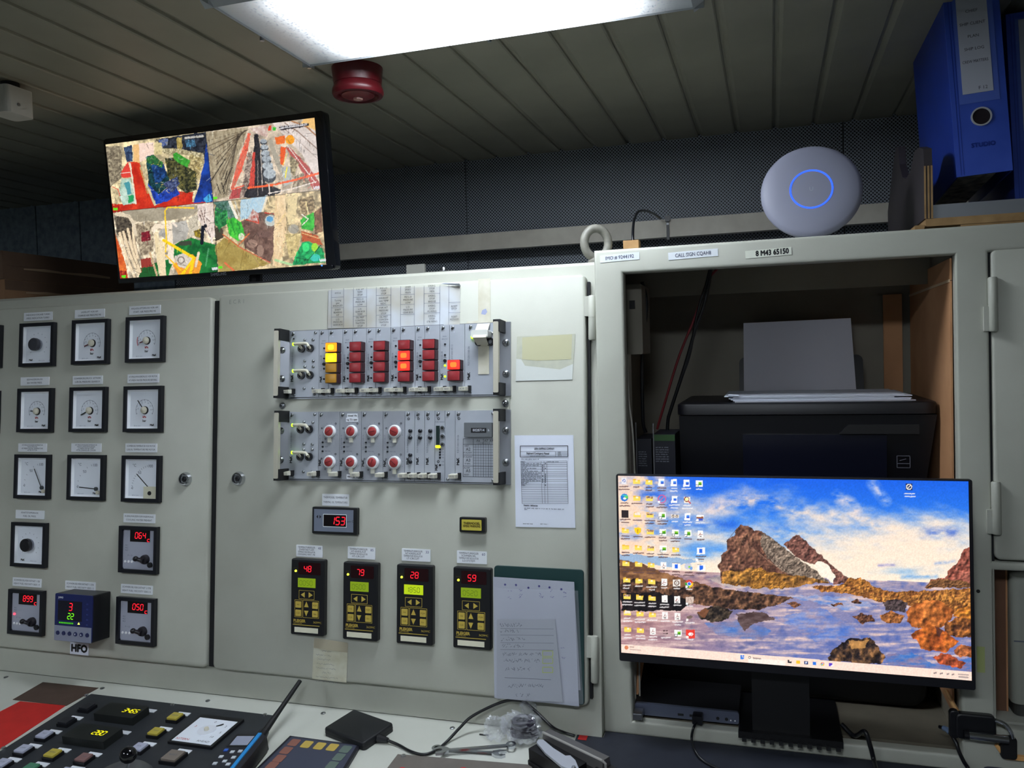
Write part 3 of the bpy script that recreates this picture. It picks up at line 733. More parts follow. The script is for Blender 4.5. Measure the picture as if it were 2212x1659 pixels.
def rack(name, label, yc_pts, mods, yref):
    (x0,y0),(x1,y1) = yc_pts
    ua, va = rk(x0,y0,0.004); ub, vb = rk(x1,y1,0.004)
    vc = (va+vb)/2
    u_right = ua + 0.0087; u_left = u_right - 0.4826
    t = thing(name, label, 'rack', FA.m((u_left+u_right)/2,vc,0.0002))
    C = ((u_left+u_right)/2, vc); H = 0.1325/2
    loc = (-C[0],0,0)
    ul = u_left + 0.0280; ur = u_right - 0.0280
    put('ear', MB().box(u_left,ul,-H,H,0,0.003), ALU, t, loc)
    put('ear', MB().box(ur,u_right,-H,H,0,0.003), ALU, t, loc)
    put('carrier', MB().box(ul,ur,-H,H,0,0.0015), BLACKM, t, loc)
    put('bottom_edge', MB().box(u_left+0.02,u_right,-H-0.0022,-H-0.0002,0,0.004), ALU, t, loc)
    for uu in (ua, u_right-0.0087-0.4651):
        for vv in (va,vb): rackscrew(t, uu-C[0], vv-vc, 0.003, 0.6 if uu==ua else 0.3)
    handle(t, rk(134,(y0+y1)/2+50,0.034)[0]-C[0], -H-0.001, H+0.001); handle(t, rk(1808,(y0+y1)/2,0.034)[0]-C[0], -H-0.001, H+0.001)
    bounds = [ul] + [rk(x,yref)[0] for x in mods] + [ur]
    panels = []
    for i, (a, b_) in enumerate(zip(bounds, bounds[1:])):
        p = put('module', MB().box(a+0.0004,b_-0.0004,-H+0.001,H-0.001,0.0015,0.0045), PANEL, t, loc); panels.append((p,a,b_))
    return t, panels, vc
random.seed(4)
# ---- upper rack: lamp push-buttons
r1, P1, vc1 = rack('alarm_rack', 'upper plug-in rack with glowing red and orange push buttons', ((1880,495),(1880,732)),
                   [458,530,636,712,818,890,1003,1077,1190,1262,1378,1452,1568], 600)
def keypair(p, u, v):
    """two keys joined by an ivory bridge in two black sockets"""
    for d in (-0.0095,0.0095):
        put('socket', shared('sock', lambda: MB().ring(0,0,0.0,0.005,0.0042,0.0076,18)), BLACK, p, (u+d,v-0.004,0.0045))
        put('key_stem', shared('kst', lambda: MB().tube([(0,-0.004,0.002),(0,0.002,0.012),(0,0.005,0.013)],0.0026,8)), IVORY, p, (u+d,v,0.0045))
    put('bridge', shared('kbr', lambda: MB().tube([(-0.021,0.0042,0.010),(-0.0095,0.0046,0.014),(0.003,0.0046,0.014),(0.0095,0.0038,0.014),(0.0125,-0.001,0.013)],0.0030,8),60), IVORY, p, (u,v,0.0045))
    put('led', shared('ledk', lambda: MB().tube([(-0.0215,0.0042,0.010),(-0.0235,0.0042,0.0098)],0.0033,10)), LED_YG, p, (u,v,0.0045))
def rows(ys, x=580, w=0.015): return [rk(x,y,w)[1]-vc1 for y in ys]
bv = rows((531,610,688,768))
p, a, b_ = P1[0]
for vv in (rk(385,520,0.012)[1]-vc1, rk(385,725,0.012)[1]-vc1): keypair(p, (a+b_)/2+0.004, vv)
for x, y in ((350,475),(415,475),(350,635),(415,635),(350,680),(415,680),(345,845),(413,845)): smallscrew(p, rk(x,y)[0], rk(x,y)[1]-vc1, STEEL)
captive(p, a+0.007, 0.060); smallscrew(p, b_-0.008, 0.060); smallscrew(p, b_-0.009, -0.060); put('pin', MB().cyl(a+0.008,0.050,0.0045,0.006,0.0015,8), BLACKM, p)
latch(p, a+0.004, -0.0545, 'A1')
letter('MaK', 0.0075, INKB, p, a+0.005, -0.028, 0.0047, PI/2, bold=0.0005); letter('9.017-043100-02', 0.0045, INK, p, a+0.005, 0.008, 0.0047, PI/2)
def btn(): return MB().rbox(-0.0128,0.0128,-0.0092,0.0092,0.0,0.0150,0.0010,2)
def btncap(): return MB().rbox(-0.0118,0.0118,-0.0084,0.0084,0.0150,0.0166,0.0016,3,0.0008)
BODY_R = mat('button_body_dark', (52,16,24), 0.4)
state = {2:['amb','yel','a','a'],4:'rrrr',6:'rrrr',8:['r','lit','lit','r'],10:'rrrr',12:[None,None,'lit','r']}
for i, (p, a, b_) in enumerate(P1):
    if i == 0: continue
    wide = i in state or i == 13
    captive(p, a+(0.007 if i!=13 else 0.012), 0.060)
    latch(p, a+0.0045 if wide else a+0.005, -0.0545, 'A%d'%(i+1))
    cx = (a+b_)/2
    if i in state:
        cx = a + (b_-a)*0.47
        for k in range(4):
            s = state[i][k]
            if s is None: continue
            m = dict(r=BTN_RED,a=BTN_AMB,lit=LIT_RED,amb=LIT_AMB,yel=LIT_YEL)[s]
            put('button_body', shared('btn',btn), BODY_R if s not in 'a' else mat('button_body_brown',(60,44,16),0.4), p, (cx+0.0006,bv[k],0.0045))
            put('button', shared('btncap_%s'%s,btncap,40), m, p, (cx,bv[k],0.0045))
            if s in ('lit','amb','yel'):
                put('button_lamp', shared('btncore_%s'%s, lambda: MB().rbox(-0.0062,0.0062,-0.0046,0.0046,0.0166,0.01668,0.003,4)), LIT_CORE_R if s=='lit' else LIT_CORE_Y, p, (cx,bv[k],0.0045))
    elif i != 13:
        for k in range(4):
            on = i == 11 and k >= 2
            put('led', shared('led_on' if on else 'led_off', lambda: MB().lathe([(0.0019,0),(0.0017,0.0018),(0,0.0022)],12,cap=False)), LED_YG if on else DARKMETAL, p, (cx+0.001,bv[k],0.0045))
            letter(str(k+1), 0.003, INK, p, cx+0.001, bv[k]+0.006, 0.0047)
        put('test_button', shared('tbtn', lambda: MB().lathe([(0.0032,0),(0.0030,0.003),(0,0.0034)],14,cap=False)), BLACK, p, (cx+0.001,(bv[1]+bv[2])/2-0.001,0.0045))
        letter('TEST', 0.0032, INK, p, cx+0.001, (bv[1]+bv[2])/2+0.0045, 0.0047)
        letter('SIGN.', 0.0034, INK, p, cx, 0.0435, 0.0047); letter('BRUCH', 0.0034, INK, p, cx, 0.0385, 0.0047)
        letter('9.017-043100-%02d'%(i+7), 0.0046, INK, p, a+0.0045, 0.000, 0.0047, PI/2); letter('MaK', 0.0066, INKB, p, a+0.0045, -0.031, 0.0047, PI/2, bold=0.0004)
    if i == 12: letter('9.017-043100-12', 0.0044, INK, p, a+0.005, 0.013, 0.0047, PI/2)
    if i == 13:
        letter('9.017-031100-06', 0.0052, INK, p, a+0.008, 0.006, 0.0047, PI/2); letter('MaK', 0.0072, INKB, p, a+0.008, -0.031, 0.0047, PI/2, bold=0.0005)
        put('led', MB().lathe([(0.0036,0),(0.0036,0.0035),(0,0.004)],14,cap=False), LED_YG, p, (rk(1632,452)[0],rk(1632,452)[1]-vc1,0.0045))
        for uu in (rk(1680,490)[0], rk(1765,490)[0]): put('socket', MESH['sock'], BLACK, p, (uu,rk(1720,490)[1]-vc1,0.0045))
        put('key_switch', MB().rbox(-0.016,0.016,-0.006,0.008,0,0.022,0.003,3), mat('taped_knob',(200,202,196),0.6), p, (rk(1710,455)[0],rk(1710,440)[1]-vc1,0.0045))
        smallscrew(p, b_-0.006, rk(1760,425)[1]-vc1, STEEL)
    if i in (2,4,6,8,10,12): letter('o', 0.004, mat('logo_white',(220,226,236),0.5), p, a+0.009, 0.0515, 0.0047)

# ---- lower rack: trimmers, counter
r2, P2, vc2 = rack('trimmer_rack', 'lower plug-in rack with eight red trimmers and a small counter', ((1880,1165),(1880,1408)),
                   [452,615,780,945,1112,1187,1262,1340,1417,1495], 1200)
p, a, b_ = P2[0]
for yy in (1140,1350): keypair(p, (a+b_)/2+0.004, rk(380,yy,0.012)[1]-vc2)
for x, y in ((345,1100),(412,1103),(343,1268),(408,1270),(343,1310),(408,1310),(340,1480),(405,1480)): smallscrew(p, rk(x,y)[0], rk(x,y)[1]-vc2, STEEL)
captive(p, a+0.007, 0.060); smallscrew(p, b_-0.008, 0.060); smallscrew(p, b_-0.010, -0.061)
latch(p, a+0.004, -0.0545, '')
letter('MaK', 0.0075, INKB, p, a+0.005, -0.028, 0.0047, PI/2, bold=0.0005); letter('9.017-043100-01', 0.0045, INK, p, a+0.005, 0.010, 0.0047, PI/2)
COLLAR = mat('trimmer_collar_white', (226,228,232), 0.35)
TRIM = mat('trimmer_red', (160,52,54), 0.4)
for i in range(1,5):
    p, a, b_ = P2[i]
    p.data.materials.clear(); p.data.materials.append(PANEL2)
    captive(p, a+0.007, 0.060); latch(p, a-0.004 if i!=4 else a+0.002, -0.0545, ('','A2','','A4','')[i])
    for yy, xo in ((1172,0),(1406,0)):
        uu = a+(b_-a)*0.555; vv = rk(700,yy,0.008)[1]-vc2
        put('collar', shared('collar', lambda: MB().lathe([(0.0125,0),(0.0122,0.004),(0.0105,0.006),(0.0095,0.0055),(0.0,0.0055)],26,cap=False),40), COLLAR, p, (uu,vv,0.0045))
        put('trimmer', shared('trimmer', lambda: MB().lathe([(0.0088,0.004),(0.0084,0.007),(0.007,0.0080),(0,0.0082)],22,cap=False),40), TRIM, p, (uu,vv,0.0045))
        put('trimmer_slot', shared('tslot', lambda: MB().box(-0.0065,0.0065,-0.0008,0.0008,0.0082,0.0086)), mat('slot_dark_red',(110,26,30),0.5), p, (uu,vv,0.0045), (0,0,random.uniform(0,3)))
        put('lock_lever', shared('lockl', lambda: MB().box(-0.0035,0.0035,-0.021,-0.0115,0.0,0.0035)), LATCH, p, (uu,vv,0.0045))
        bb = MB()
        for k in range(9):
            an = math.radians(-60+k*35); bb.bar((0.0155*math.cos(an),0.0155*math.sin(an)),(0.0172*math.cos(an),0.0172*math.sin(an)),0.0007,0)
        put('scale', bb, INK, p, (uu,vv,0.0047))
        for dx, dy in ((0.012,0.015),(-0.010,-0.014),(-0.018,0.006)): put('ring_mark', shared('rmark', lambda: MB().ring(0,0,0,0.0004,0.0011,0.0019,12)), INKB, p, (uu+dx,vv+dy,0.0045))
    vv0 = rk(500,1255)[1]-vc2
    for k, tx in enumerate(('MAX VAL','TEST','MIN VAL')):
        vv = vv0-k*0.0085
        put('led', shared('led_off', lambda: MB().lathe([(0.0019,0),(0.0017,0.0018),(0,0.0022)],12,cap=False)), DARKMETAL if k!=1 else BLACK, p, (a+0.010,vv,0.0045))
        letter(tx, 0.0034, INK, p, a+0.014, vv, 0.0047, align='LEFT')
    letter('9.017-037100-%02d'%(i+13), 0.0042, INK, p, a+0.0040, 0.006, 0.0047, PI/2); letter('MaK', 0.0070, INKB, p, a+0.0040, -0.033, 0.0047, PI/2, bold=0.0005)
# white stickers on the second trimmer module
STK = mat('sticker_white', (232,236,244), 0.6)
for (px0,py0,px1,py1,s) in ((672,1036,752,1068,'closed 10s'),(664,1066,756,1098,'e.g. 7,5 s open'),(668,1498,758,1534,'stand by 1s')):
    ua_, va_ = rk(px0,py0); ub_, vb_ = rk(px1,py1)
    q = put('sticker', MB().box(ua_,ub_,vb_-vc2,va_-vc2,0.0046,0.0050), STK, P2[2][0])
    letter(s, 0.0048, INKB, P2[2][0], (ua_+ub_)/2, (va_+vb_)/2-vc2, 0.0052, fit=(ub_-ua_)*0.86, bold=0.0002)
for i in range(5,11):
    p, a, b_ = P2[i]
    captive(p, a+0.007 if i!=9 else a+0.007, 0.060)
    if i != 9: latch(p, a+0.0035, -0.0545, {5:'A6',6:'A7',7:'A8',8:'A9',10:'A10'}[i])
    else: smallscrew(p, a+0.006, -0.060)
    if i in (5,6,7):
        for y in ((1168,1220,1352,1404) if i==5 else (1168,1220)):
            put('jack', shared('jack', lambda: MB().lathe([(0.0036,0),(0.0034,0.004),(0.002,0.0052),(0,0.0052)],16,cap=False),40), DARKMETAL, p, (a+(b_-a)*0.58,rk(1155,y)[1]-vc2,0.0045))
    if i in (5,6,7,10):
        letter('9.017-043100-%02d'%(i-4), 0.0048, INK, p, a+0.0058, 0.004, 0.0047, PI/2); letter('MaK', 0.0072, INKB, p, a+0.0058, -0.028, 0.0047, PI/2, bold=0.0005)
    if i in (5,6,7,8,10): put('ring_mark', shared('rmark2', lambda: MB().ring(0,0,0,0.0004,0.0014,0.0024,12)), INKB, p, (a+0.0075,0.0505,0.0046))
    if i == 8:
        x0, y0 = rk(1352,1128); x1, y1 = rk(1378,1275)
        put('bar_display', MB().box(x0,x1,y1-vc2,y0-vc2,0.0045,0.0065), mat('display_green_black',(20,40,38),0.3), p)
        put('bar_led', MB().rbox(x0-0.0012,x1+0.0012,y1-vc2-0.0050,y1-vc2-0.0008,0.0045,0.0072,0.002,3), glow('led_yellow',(250,240,20),3.0), p)
        for y in (1146,1210,1272): put('ring_socket', shared('rsock', lambda: MB().ring(0,0,0,0.003,0.0018,0.0040,18)), CHROME, p, (rk(1400,y)[0],rk(1400,y)[1]-vc2,0.0045)); put('socket_hole', shared('shole', lambda: MB().cyl(0,0,0,0.001,0.0019,12)), BLACKM, p, (rk(1400,y)[0],rk(1400,y)[1]-vc2,0.0045))
        for y in (1308,1330,1350,1372,1428): put('led', MESH['led_off'], DARKMETAL, p, (rk(1380,y)[0],rk(1380,y)[1]-vc2,0.0045))
        put('ring_mark', MESH['rmark2'], INKB, p, (rk(1366,1402)[0],rk(1366,1402)[1]-vc2,0.0046))
        letter('FUEL INDEX', 0.0034, INK, p, (a+b_)/2, rk(1380,1100)[1]-vc2, 0.0047); letter('MaK', 0.0066, INKB, p, a+0.0035, -0.039, 0.0047, PI/2, bold=0.0004)
        for k, y in enumerate((1308,1330,1350,1372,1402,1428)): letter(('10','20','30','40','OK','GO')[k], 0.0034, INK, p, rk(1402,y)[0], rk(1402,y)[1]-vc2, 0.0047)
    if i == 10:
        x0, y0 = rk(1566,1105,0.008); x1, y1 = rk(1778,1215,0.008)
        put('counter', MB().rbox(x0,x1,y1-vc2,y0-vc2,0.0045,0.011,0.001,2), mat('counter_grey',(96,100,104),0.5), p)
        put('counter_window', MB().box(x0+0.0135,x1-0.0105,(y0+y1)/2-vc2-0.0050,(y0+y1)/2-vc2+0.0035,0.011,0.0114), BLACK, p)
        letter('0028714', 0.0065, mat('logo_white',(220,226,236),0.5), p, (x0+x1)/2+0.0015, (y0+y1)/2-vc2-0.0008, 0.0116)
        letter('h', 0.006, mat('logo_white',(220,226,236),0.5), p, x1-0.006, (y0+y1)/2-vc2-0.0008, 0.0112)
        # printed allocation table
        gx0, gy0 = rk(1556,1228); gx1, gy1 = rk(1788,1520); gy0 -= vc2; gy1 -= vc2
        bb = MB(); z = 0.0047; wd = 0.00045
        gc = gx0+(gx1-gx0)*0.335; gr = gy0-(gy0-gy1)*0.145
        put('table_shade', MB().quad(gc,gx1,gy1,gr,0.00462), mat('table_shade',(150,156,166),0.6), p)
        for f in (0,0.145,0.43,0.72,1.0): y = gy0+(gy1-gy0)*f; bb.bar((gx0,y),(gx1,y),wd*1.6,z)
        for k in range(1,12): y = gr+(gy1-gr)*k/12; bb.bar((gc,y),(gx1,y),wd,z)
        for k in range(0,9): xx = gc+(gx1-gc)*k/8; bb.bar((xx,gr if k%4 else gy0),(xx,gy1),wd*(1.6 if k in (0,4,6) else 1),z)
        bb.bar((gx0,gy0),(gx0,gy1),wd*1.6,z); bb.bar((gx1,gy0),(gx1,gy1),wd*1.6,z)
        put('table_grid', bb, INKB, p)
        for s, fx, fy, sz in (('A6',0.50,0.05,0.006),('A7',0.76,0.05,0.006),('A9',0.93,0.05,0.006),('1 2 3 4 1 2 1 2',0.66,0.115,0.0042),('A2',0.17,0.28,0.0078),('A3',0.17,0.57,0.0078),('A5',0.17,0.85,0.0078),('HIST',0.12,0.19,0.0042),('ST.ALARM',0.15,0.37,0.0038),('ST.ALARM',0.15,0.48,0.0038),('ST.BIN.',0.15,0.66,0.0038),('ALOM',0.12,0.77,0.0042),('RESET',0.12,0.95,0.0038)):
            letter(s, sz, INKB, p, gx0+(gx1-gx0)*fx, gy0+(gy1-gy0)*fy, z+0.0001)
        smallscrew(p, b_-0.005, 0.0595); smallscrew(p, b_-0.005, -0.0605)
# blank strip between the racks
um, vm = rk(1875,950); ul_, vl_ = rk(173,975)
t = thing('blank_strip', 'painted blank strip between the two racks', 'panel', FA.m((um+ul_)/2,(vm+vl_)/2-0.001,0.0002))
put('strip', MB().box(ul_-0.008-(um+ul_)/2,um+0.008-(um+ul_)/2,-0.0125,0.0125,0,0.002), PAINT, t)
rackscrew(t, um-(um+ul_)/2, 0, 0.002); rackscrew(t, ul_-(um+ul_)/2, 0, 0.002, 0.2)

# ================================================================== regulators, displays and papers on the middle door
YEL = mat('key_yellow', (196,172,76), 0.45)
YELK = mat('legend_brown', (92,76,20), 0.5)
LCDG = glow('lcd_green', (150,185,10), 0.62)
LCDB = glow('lcd_bright', (195,225,10), 0.85)
LCDI = glow('lcd_digits', (112,146,10), 0.5)
def regulator(TL, BR, dig, label, bright=False, lcd='0050', hw=0.0):
    u0, v0 = FA.at(*TL,0.012); u1, v1 = FA.at(*BR,0.012)
    w_, h_ = 0.072, 0.144
    t = thing('temperature_regulator', label, 'regulator', FA.m((u0+u1)/2,(v0+v1)/2,0.0002), 'black regulators with yellow keys')
    put('housing', MB().rbox(-w_/2,w_/2,-h_/2,h_/2,0,0.012,0.003,3,0.002), BLACK, t)
    put('display', MB().rbox(-0.020,0.028,0.043,0.066,0.012,0.0124,0.002,2), mat('display_dark_red',(34,4,10),0.2), t)
    put('digits', seg7(dig,0.0108,0.0127,-0.0075,0.0485,slant=0.08), RED_LED, t)
    put('led', MB().lathe([(0.0022,0.012),(0.0018,0.0138),(0,0.014)],12,cap=False), glow('led_yellow2',(240,255,60),3.0), t, (-0.0255,0.0490,0))
    letter('RUN', 0.0034, YELK, t, -0.0265, 0.0545, 0.0122)
    put('lcd', MB().box(-0.0205,0.0175,0.0185,0.0360,0.012,0.0126), LCDB if bright else LCDG, t)
    put('lcd_digits', seg7(lcd,0.009,0.0128,-0.0165,0.0225,slant=0.0), LCDI, t)
    fr_ = MB()
    def outline(x0,x1,y0,y1,wd=0.0007):
        fr_.bar((x0,y0),(x1,y0),wd,0.0122); fr_.bar((x0,y1),(x1,y1),wd,0.0122); fr_.bar((x0,y0),(x0,y1),wd,0.0122); fr_.bar((x1,y0),(x1,y1),wd,0.0122)
    outline(-0.0180,0.0150,-0.0035,0.0125); outline(-0.0270,-0.0110,-0.0385,-0.0060); outline(-0.0090,0.0250,-0.0385,-0.0060)
    put('key_frames', fr_, YEL, t)
    for pts, cx, cy in (([(0.004,-0.005),(0.004,0.005),(-0.004,0)],-0.0095,0.0045),([(-0.004,-0.005),(-0.004,0.005),(0.004,0)],0.0075,0.0045),
                        ([(-0.0045,-0.0045),(0.0045,-0.0045),(0,0.0055)],-0.0015,-0.0140),([(-0.0045,0.0045),(0.0045,0.0045),(0,-0.0055)],-0.0015,-0.0300)):
        k_ = put('arrow_key', MB().poly([(cx+x,cy+y) for x,y in pts],0.012,0.0132), YEL, t)
    for x, y, s in ((-0.019,-0.0145,'Hd'),(-0.019,-0.0305,'CLR'),(0.0175,-0.0145,'PGM'),(0.0175,-0.0305,'Ent')):
        k_ = put('key', shared('ykey', lambda: MB().rbox(-0.0060,0.0060,-0.0060,0.0060,0.012,0.0132,0.001,2)), YEL, t, (x,y,0)); letter(s, 0.0042, YELK, k_, 0, 0, 0.0134)
    letter('PLEIGER', 0.0072, YEL, t, -0.0295, -0.0455, 0.0123, align='LEFT', bold=0.0004, fit=0.030)
    letter('ELEKTRONIK', 0.0032, YEL, t, -0.0295, -0.0498, 0.0123, align='LEFT')
    letter('3629MC', 0.0052, YEL, t, 0.0225, -0.0465, 0.0123)
    put('rule', MB().box(-0.031,0.027,-0.0535,-0.0524,0.012,0.0123), YEL, t)
    put('tag_field', MB().box(-0.0270,0.0240,-0.0670,-0.0575,0.012,0.0126), mat('tag_cream',(226,222,200),0.5), t)
    return t
regulator((629,1209),(699.5,1373),'48','black regulator showing red 48, leftmost of four')
regulator((741,1214.5),(815.5,1385.5),'79','black regulator showing red 79, second of four',lcd='0500')
regulator((856,1219.5),(935,1395),'28','black regulator showing red 28 with the brightest green display',True,lcd='1850')
regulator((979,1225),(1060,1405),'59','black regulator showing red 59, beside the green folder',lcd='0520')
for px, py, l3, hand, lab in ((668.5,1190.5,('TEMPERATURREGLER','ZWEITAKT-HM','TEMPERATURE REGULATOR','COOLING WAT. ME'),'48','white four-line name plate above the leftmost black regulator'),
    (781,1194.5,('TEMPERATURREGLER','HT-KREISLAUF','TEMPERATURE REGULATOR','HT-CIRCUIT'),'85','white four-line name plate above the second black regulator from the left'),
    (899,1199,('TEMPERATURREGLER','NT-KREISLAUF','TEMPERATURE REGULATOR','LT-CIRCUIT'),'33','white four-line name plate above the third black regulator, the brightest one'),
    (1019.5,1203.8,('TEMPERATURREGLER','SCHMIEROEL','TEMPERATURE REGULATOR','LO-SYSTEM'),'60','white four-line name plate above the rightmost black regulator by the folder')):
    t = nameplate(px,py,l3,lab,w=0.0575,h=0.0225,fitw=0.66,dx=-0.006)
    letter(hand, 0.0068, mat('pen_blue',(50,56,120),0.6), t, 0.0225, 0.0060, 0.0018)
# wide display 153
u0, v0 = FA.at(672.5,1098,0.010); u1, v1 = FA.at(773,1153,0.010)
t = thing('digital_display', 'grey digital display with black rim showing red 153', 'display', FA.m((u0+u1)/2,(v0+v1)/2,0.0002))
put('housing', MB().rbox(-0.048,0.048,-0.0255,0.0255,0,0.010,0.002,2,0.001), BLACK, t)
put('face', MB().box(-0.0435,0.0405,-0.0205,0.0215,0.010,0.0106), mat('display_face',(112,120,138),0.45), t)
put('window', MB().box(-0.0225,0.0255,-0.0105,0.0115,0.0106,0.0110), DISPLAY, t)
b = MB()
for q in (((-0.0232,-0.0112),(0.0262,-0.0112)),((-0.0232,0.0122),(0.0262,0.0122)),((-0.0232,-0.0112),(-0.0232,0.0122)),((0.0262,-0.0112),(0.0262,0.0122))): b.bar(*q,0.0012,0.0109)
put('window_frame', b, PLATE, t)
put('digits', seg7('153',0.0142,0.0112,-0.0080,-0.0068,slant=0.14,gap=1.4), RED_LED, t)
put('arrow_mark', MB().flat([(-0.0385,0.007),(-0.0345,0.0105),(-0.0345,0.0035)],0.0108).flat([(-0.0275,0.007),(-0.0315,0.0105),(-0.0315,0.0035)],0.0108), BLACK, t)
letter('ppm C', 0.006, INKB, t, 0.0335, 0.000, 0.0108)
nameplate(725,1080,('THERMOOEL TEMPERATUR','THERMAL OIL TEMPERATURES'),'white name plate above the display showing 153',w=0.0575,h=0.0225)
# small yellow indicator
u0, v0 = FA.at(994,1119,0.010); u1, v1 = FA.at(1046.5,1149,0.010)
t = thing('indicator_lamp', 'small yellow lettered indicator in a black frame', 'indicator', FA.m((u0+u1)/2,(v0+v1)/2,0.0002))
put('frame', MB().rbox(-0.0245,0.0245,-0.0135,0.0135,0,0.011,0.002,2,0.001), BLACK, t)
put('lens', MB().rbox(-0.0195,0.0185,-0.0095,0.0095,0.011,0.0125,0.001,2), mat('lens_yellow',(196,182,70),0.4), t)
letter('THERMOOEL', 0.0058, YELK, t, 0, 0.0028, 0.0127, fit=0.032, bold=0.0003); letter('NIVEAU WARNUNG', 0.0058, YELK, t, 0, -0.0022, 0.0127, fit=0.033, bold=0.0003)

# ---- papers
def sheet(pts, w=0.0004, nu=10, nv=10, warp=0.0, seed=1, F=FA, thick=0.0004):
    """thin sheet of paper through four corner points (pixels TL TR BR BL), slightly wavy"""
    TL, TR, BR, BL = [F.at(*q,w) for q in pts]
    cu = sum(q[0] for q in (TL,TR,BR,BL))/4; cv = sum(q[1] for q in (TL,TR,BR,BL))/4
    rnd = random.Random(seed); ph = [rnd.uniform(0,6) for _ in range(6)]
    vs = []
    for j in range(nv+1):
        for i in range(nu+1):
            s, t_ = i/nu, j/nv
            x = (TL[0]*(1-s)+TR[0]*s)*(1-t_)+(BL[0]*(1-s)+BR[0]*s)*t_-cu
            y = (TL[1]*(1-s)+TR[1]*s)*(1-t_)+(BL[1]*(1-s)+BR[1]*s)*t_-cv
            z = w + warp*(1+0.5*math.sin(s*5+ph[0])*math.cos(t_*4+ph[1])+0.35*math.sin(s*11+t_*7+ph[2])) if warp else w
            vs.append((x,y,z))
    b = MB(); n = nu+1
    top = [(j*n+i,(j+1)*n+i,(j+1)*n+i+1,j*n+i+1) for j in range(nv) for i in range(nu)]
    b.add(vs, top); b.add([(x,y,z-thick) for x,y,z in vs], [q[::-1] for q in top])
    rim = [i for i in range(n)]+[j*n+nu for j in range(1,nv+1)]+[nv*n+i for i in range(nu-1,-1,-1)]+[j*n for j in range(nv-1,0,-1)]
    N = len(vs)
    for a, c in zip(rim, rim[1:]+rim[:1]): b.f.append((a,c,c+N,a+N))
    return b, cu, cv, (TL,TR,BR,BL)
def greek(b, x0, x1, y, h, z, rnd, fill=1.0):
    """one line of print too small to read: short words"""
    x = x0
    while x < x0+(x1-x0)*fill:
        w_ = rnd.uniform(1.2,3.6)*h; w_ = min(w_, x1-x)
        k = x
        while k < x+w_-h*0.2:
            b.quad(k,min(k+h*0.38,x+w_),y-h*rnd.uniform(0.25,0.5),y+h*rnd.uniform(0.3,0.5),z); k += h*0.62
        x += w_+h*0.55
PRINT = mat('print_grey', (96,104,122), 0.7)
PRINTD = mat('print_dark', (48,54,68), 0.7)
# sheet with lamp captions above the upper rack
OLDPAPER = mat('paper_stained', (196,202,210), 0.75, noise=1, rgb2=(176,170,152), nscale=14, detail=2)
b, cu, cv, cor = sheet(((709.6,627),(994.7,617.5),(993,703.5),(708.7,709.5)),0.0012,20,8,0.0006,3)
t = thing('caption_sheet', 'creased paper sheet of alarm captions taped above the upper rack', 'paper', FA.m(cu,cv,0))
put('paper', b.mesh('paper',60), OLDPAPER, t)
b = MB()
def cp(x, y):  # caption crop coordinates (5.53 px per photo px)
    u, v = FA.at(700+x/5.53,600+y/5.53,0.003); return u-cu, v-cv
for xx in (90,235,352,510,625,800,915,1080,1195,1385,1490): b.bar(cp(xx,130-xx*0.03),cp(xx-2,600-xx*0.02),0.0006,0.0030)
cols = [(165,[(185,'PITCH'),(272,'Turning'),(303,'gear'),(335,'ENGAGED'),(383,'SHAFT'),(415,'BEARING'),(447,'HT'),(500,'L.O.'),(530,'PRESSURE'),(562,'GEAR BOX')]),
 (430,[(140,'F.W. HT'),(172,'TEMP.'),(205,'STOP'),(257,'M.E L.O'),(289,'PRESSURE'),(322,'LOW'),(375,'L.O.'),(405,'GEAR BOX'),(437,'TEMP.'),(475,'OIL MIST'),(510,'CONCEN-'),(543,'TRATION'),(577,'STOP')]),
 (712,[(125,'M.E L.O.'),(157,'TEMP.'),(190,'STOP'),(243,'EXHAUST'),(277,'GAS TEMP'),(310,'REDC.'),(358,'F.W. H.T'),(392,'PRESSURE'),(428,'STOP'),(468,'OIL MIST'),(500,'CONCEN-'),(533,'TRATION'),(568,'STOP')]),
 (1003,[(112,'OVER'),(143,'SPEED'),(177,'MAIN'),(230,'M.E L.O'),(264,'PRESSURE'),(298,'LOW'),(350,'L.O.'),(382,'PRESSURE'),(415,'GEAR BOX')]),
 (1290,[(98,'EMERG.'),(130,'STOP'),(163,'MEN'),(217,'EMERG.'),(250,'STOP'),(284,'BRIDGE'),(336,'EMERG.'),(370,'STOP'),(402,'PS WING'),(458,'EMERG.'),(490,'STOP'),(524,'STB WING')]),
 (1555,[(340,'RESET'),(373,'STOP'),(465,'RESET'),(497,'REDUCE')])]
for xx, L in cols:
    for y, s in L:
        q = cp(xx,y); letter(s, 0.0046, INKB, t, q[0], q[1], 0.0031, fit=0.021)
for xa, xb, L in ((90,235,(235,360,470)),(352,510,(235,348,460)),(625,800,(212,330,448)),(915,1080,(200,320,440)),(1195,1385,(190,305,422)),(1490,1630,(295,418))):
    for y in L: b.bar(cp(xa,y),cp(xb,y-5),0.0006,0.0030)
put('table_lines', b, PRINT, t)
# curled corner of the sheet
cc = cp(1390,66); c1 = cp(1632,96)
put('curled_corner', MB().add([(cc[0],cc[1]-0.001,0.002),(c1[0],c1[1]-0.0005,0.002),(c1[0],c1[1]+0.0030,0.010),(cc[0]+0.008,cc[1]+0.0005,0.004)],[(0,1,2,3)]), PAPER, t)

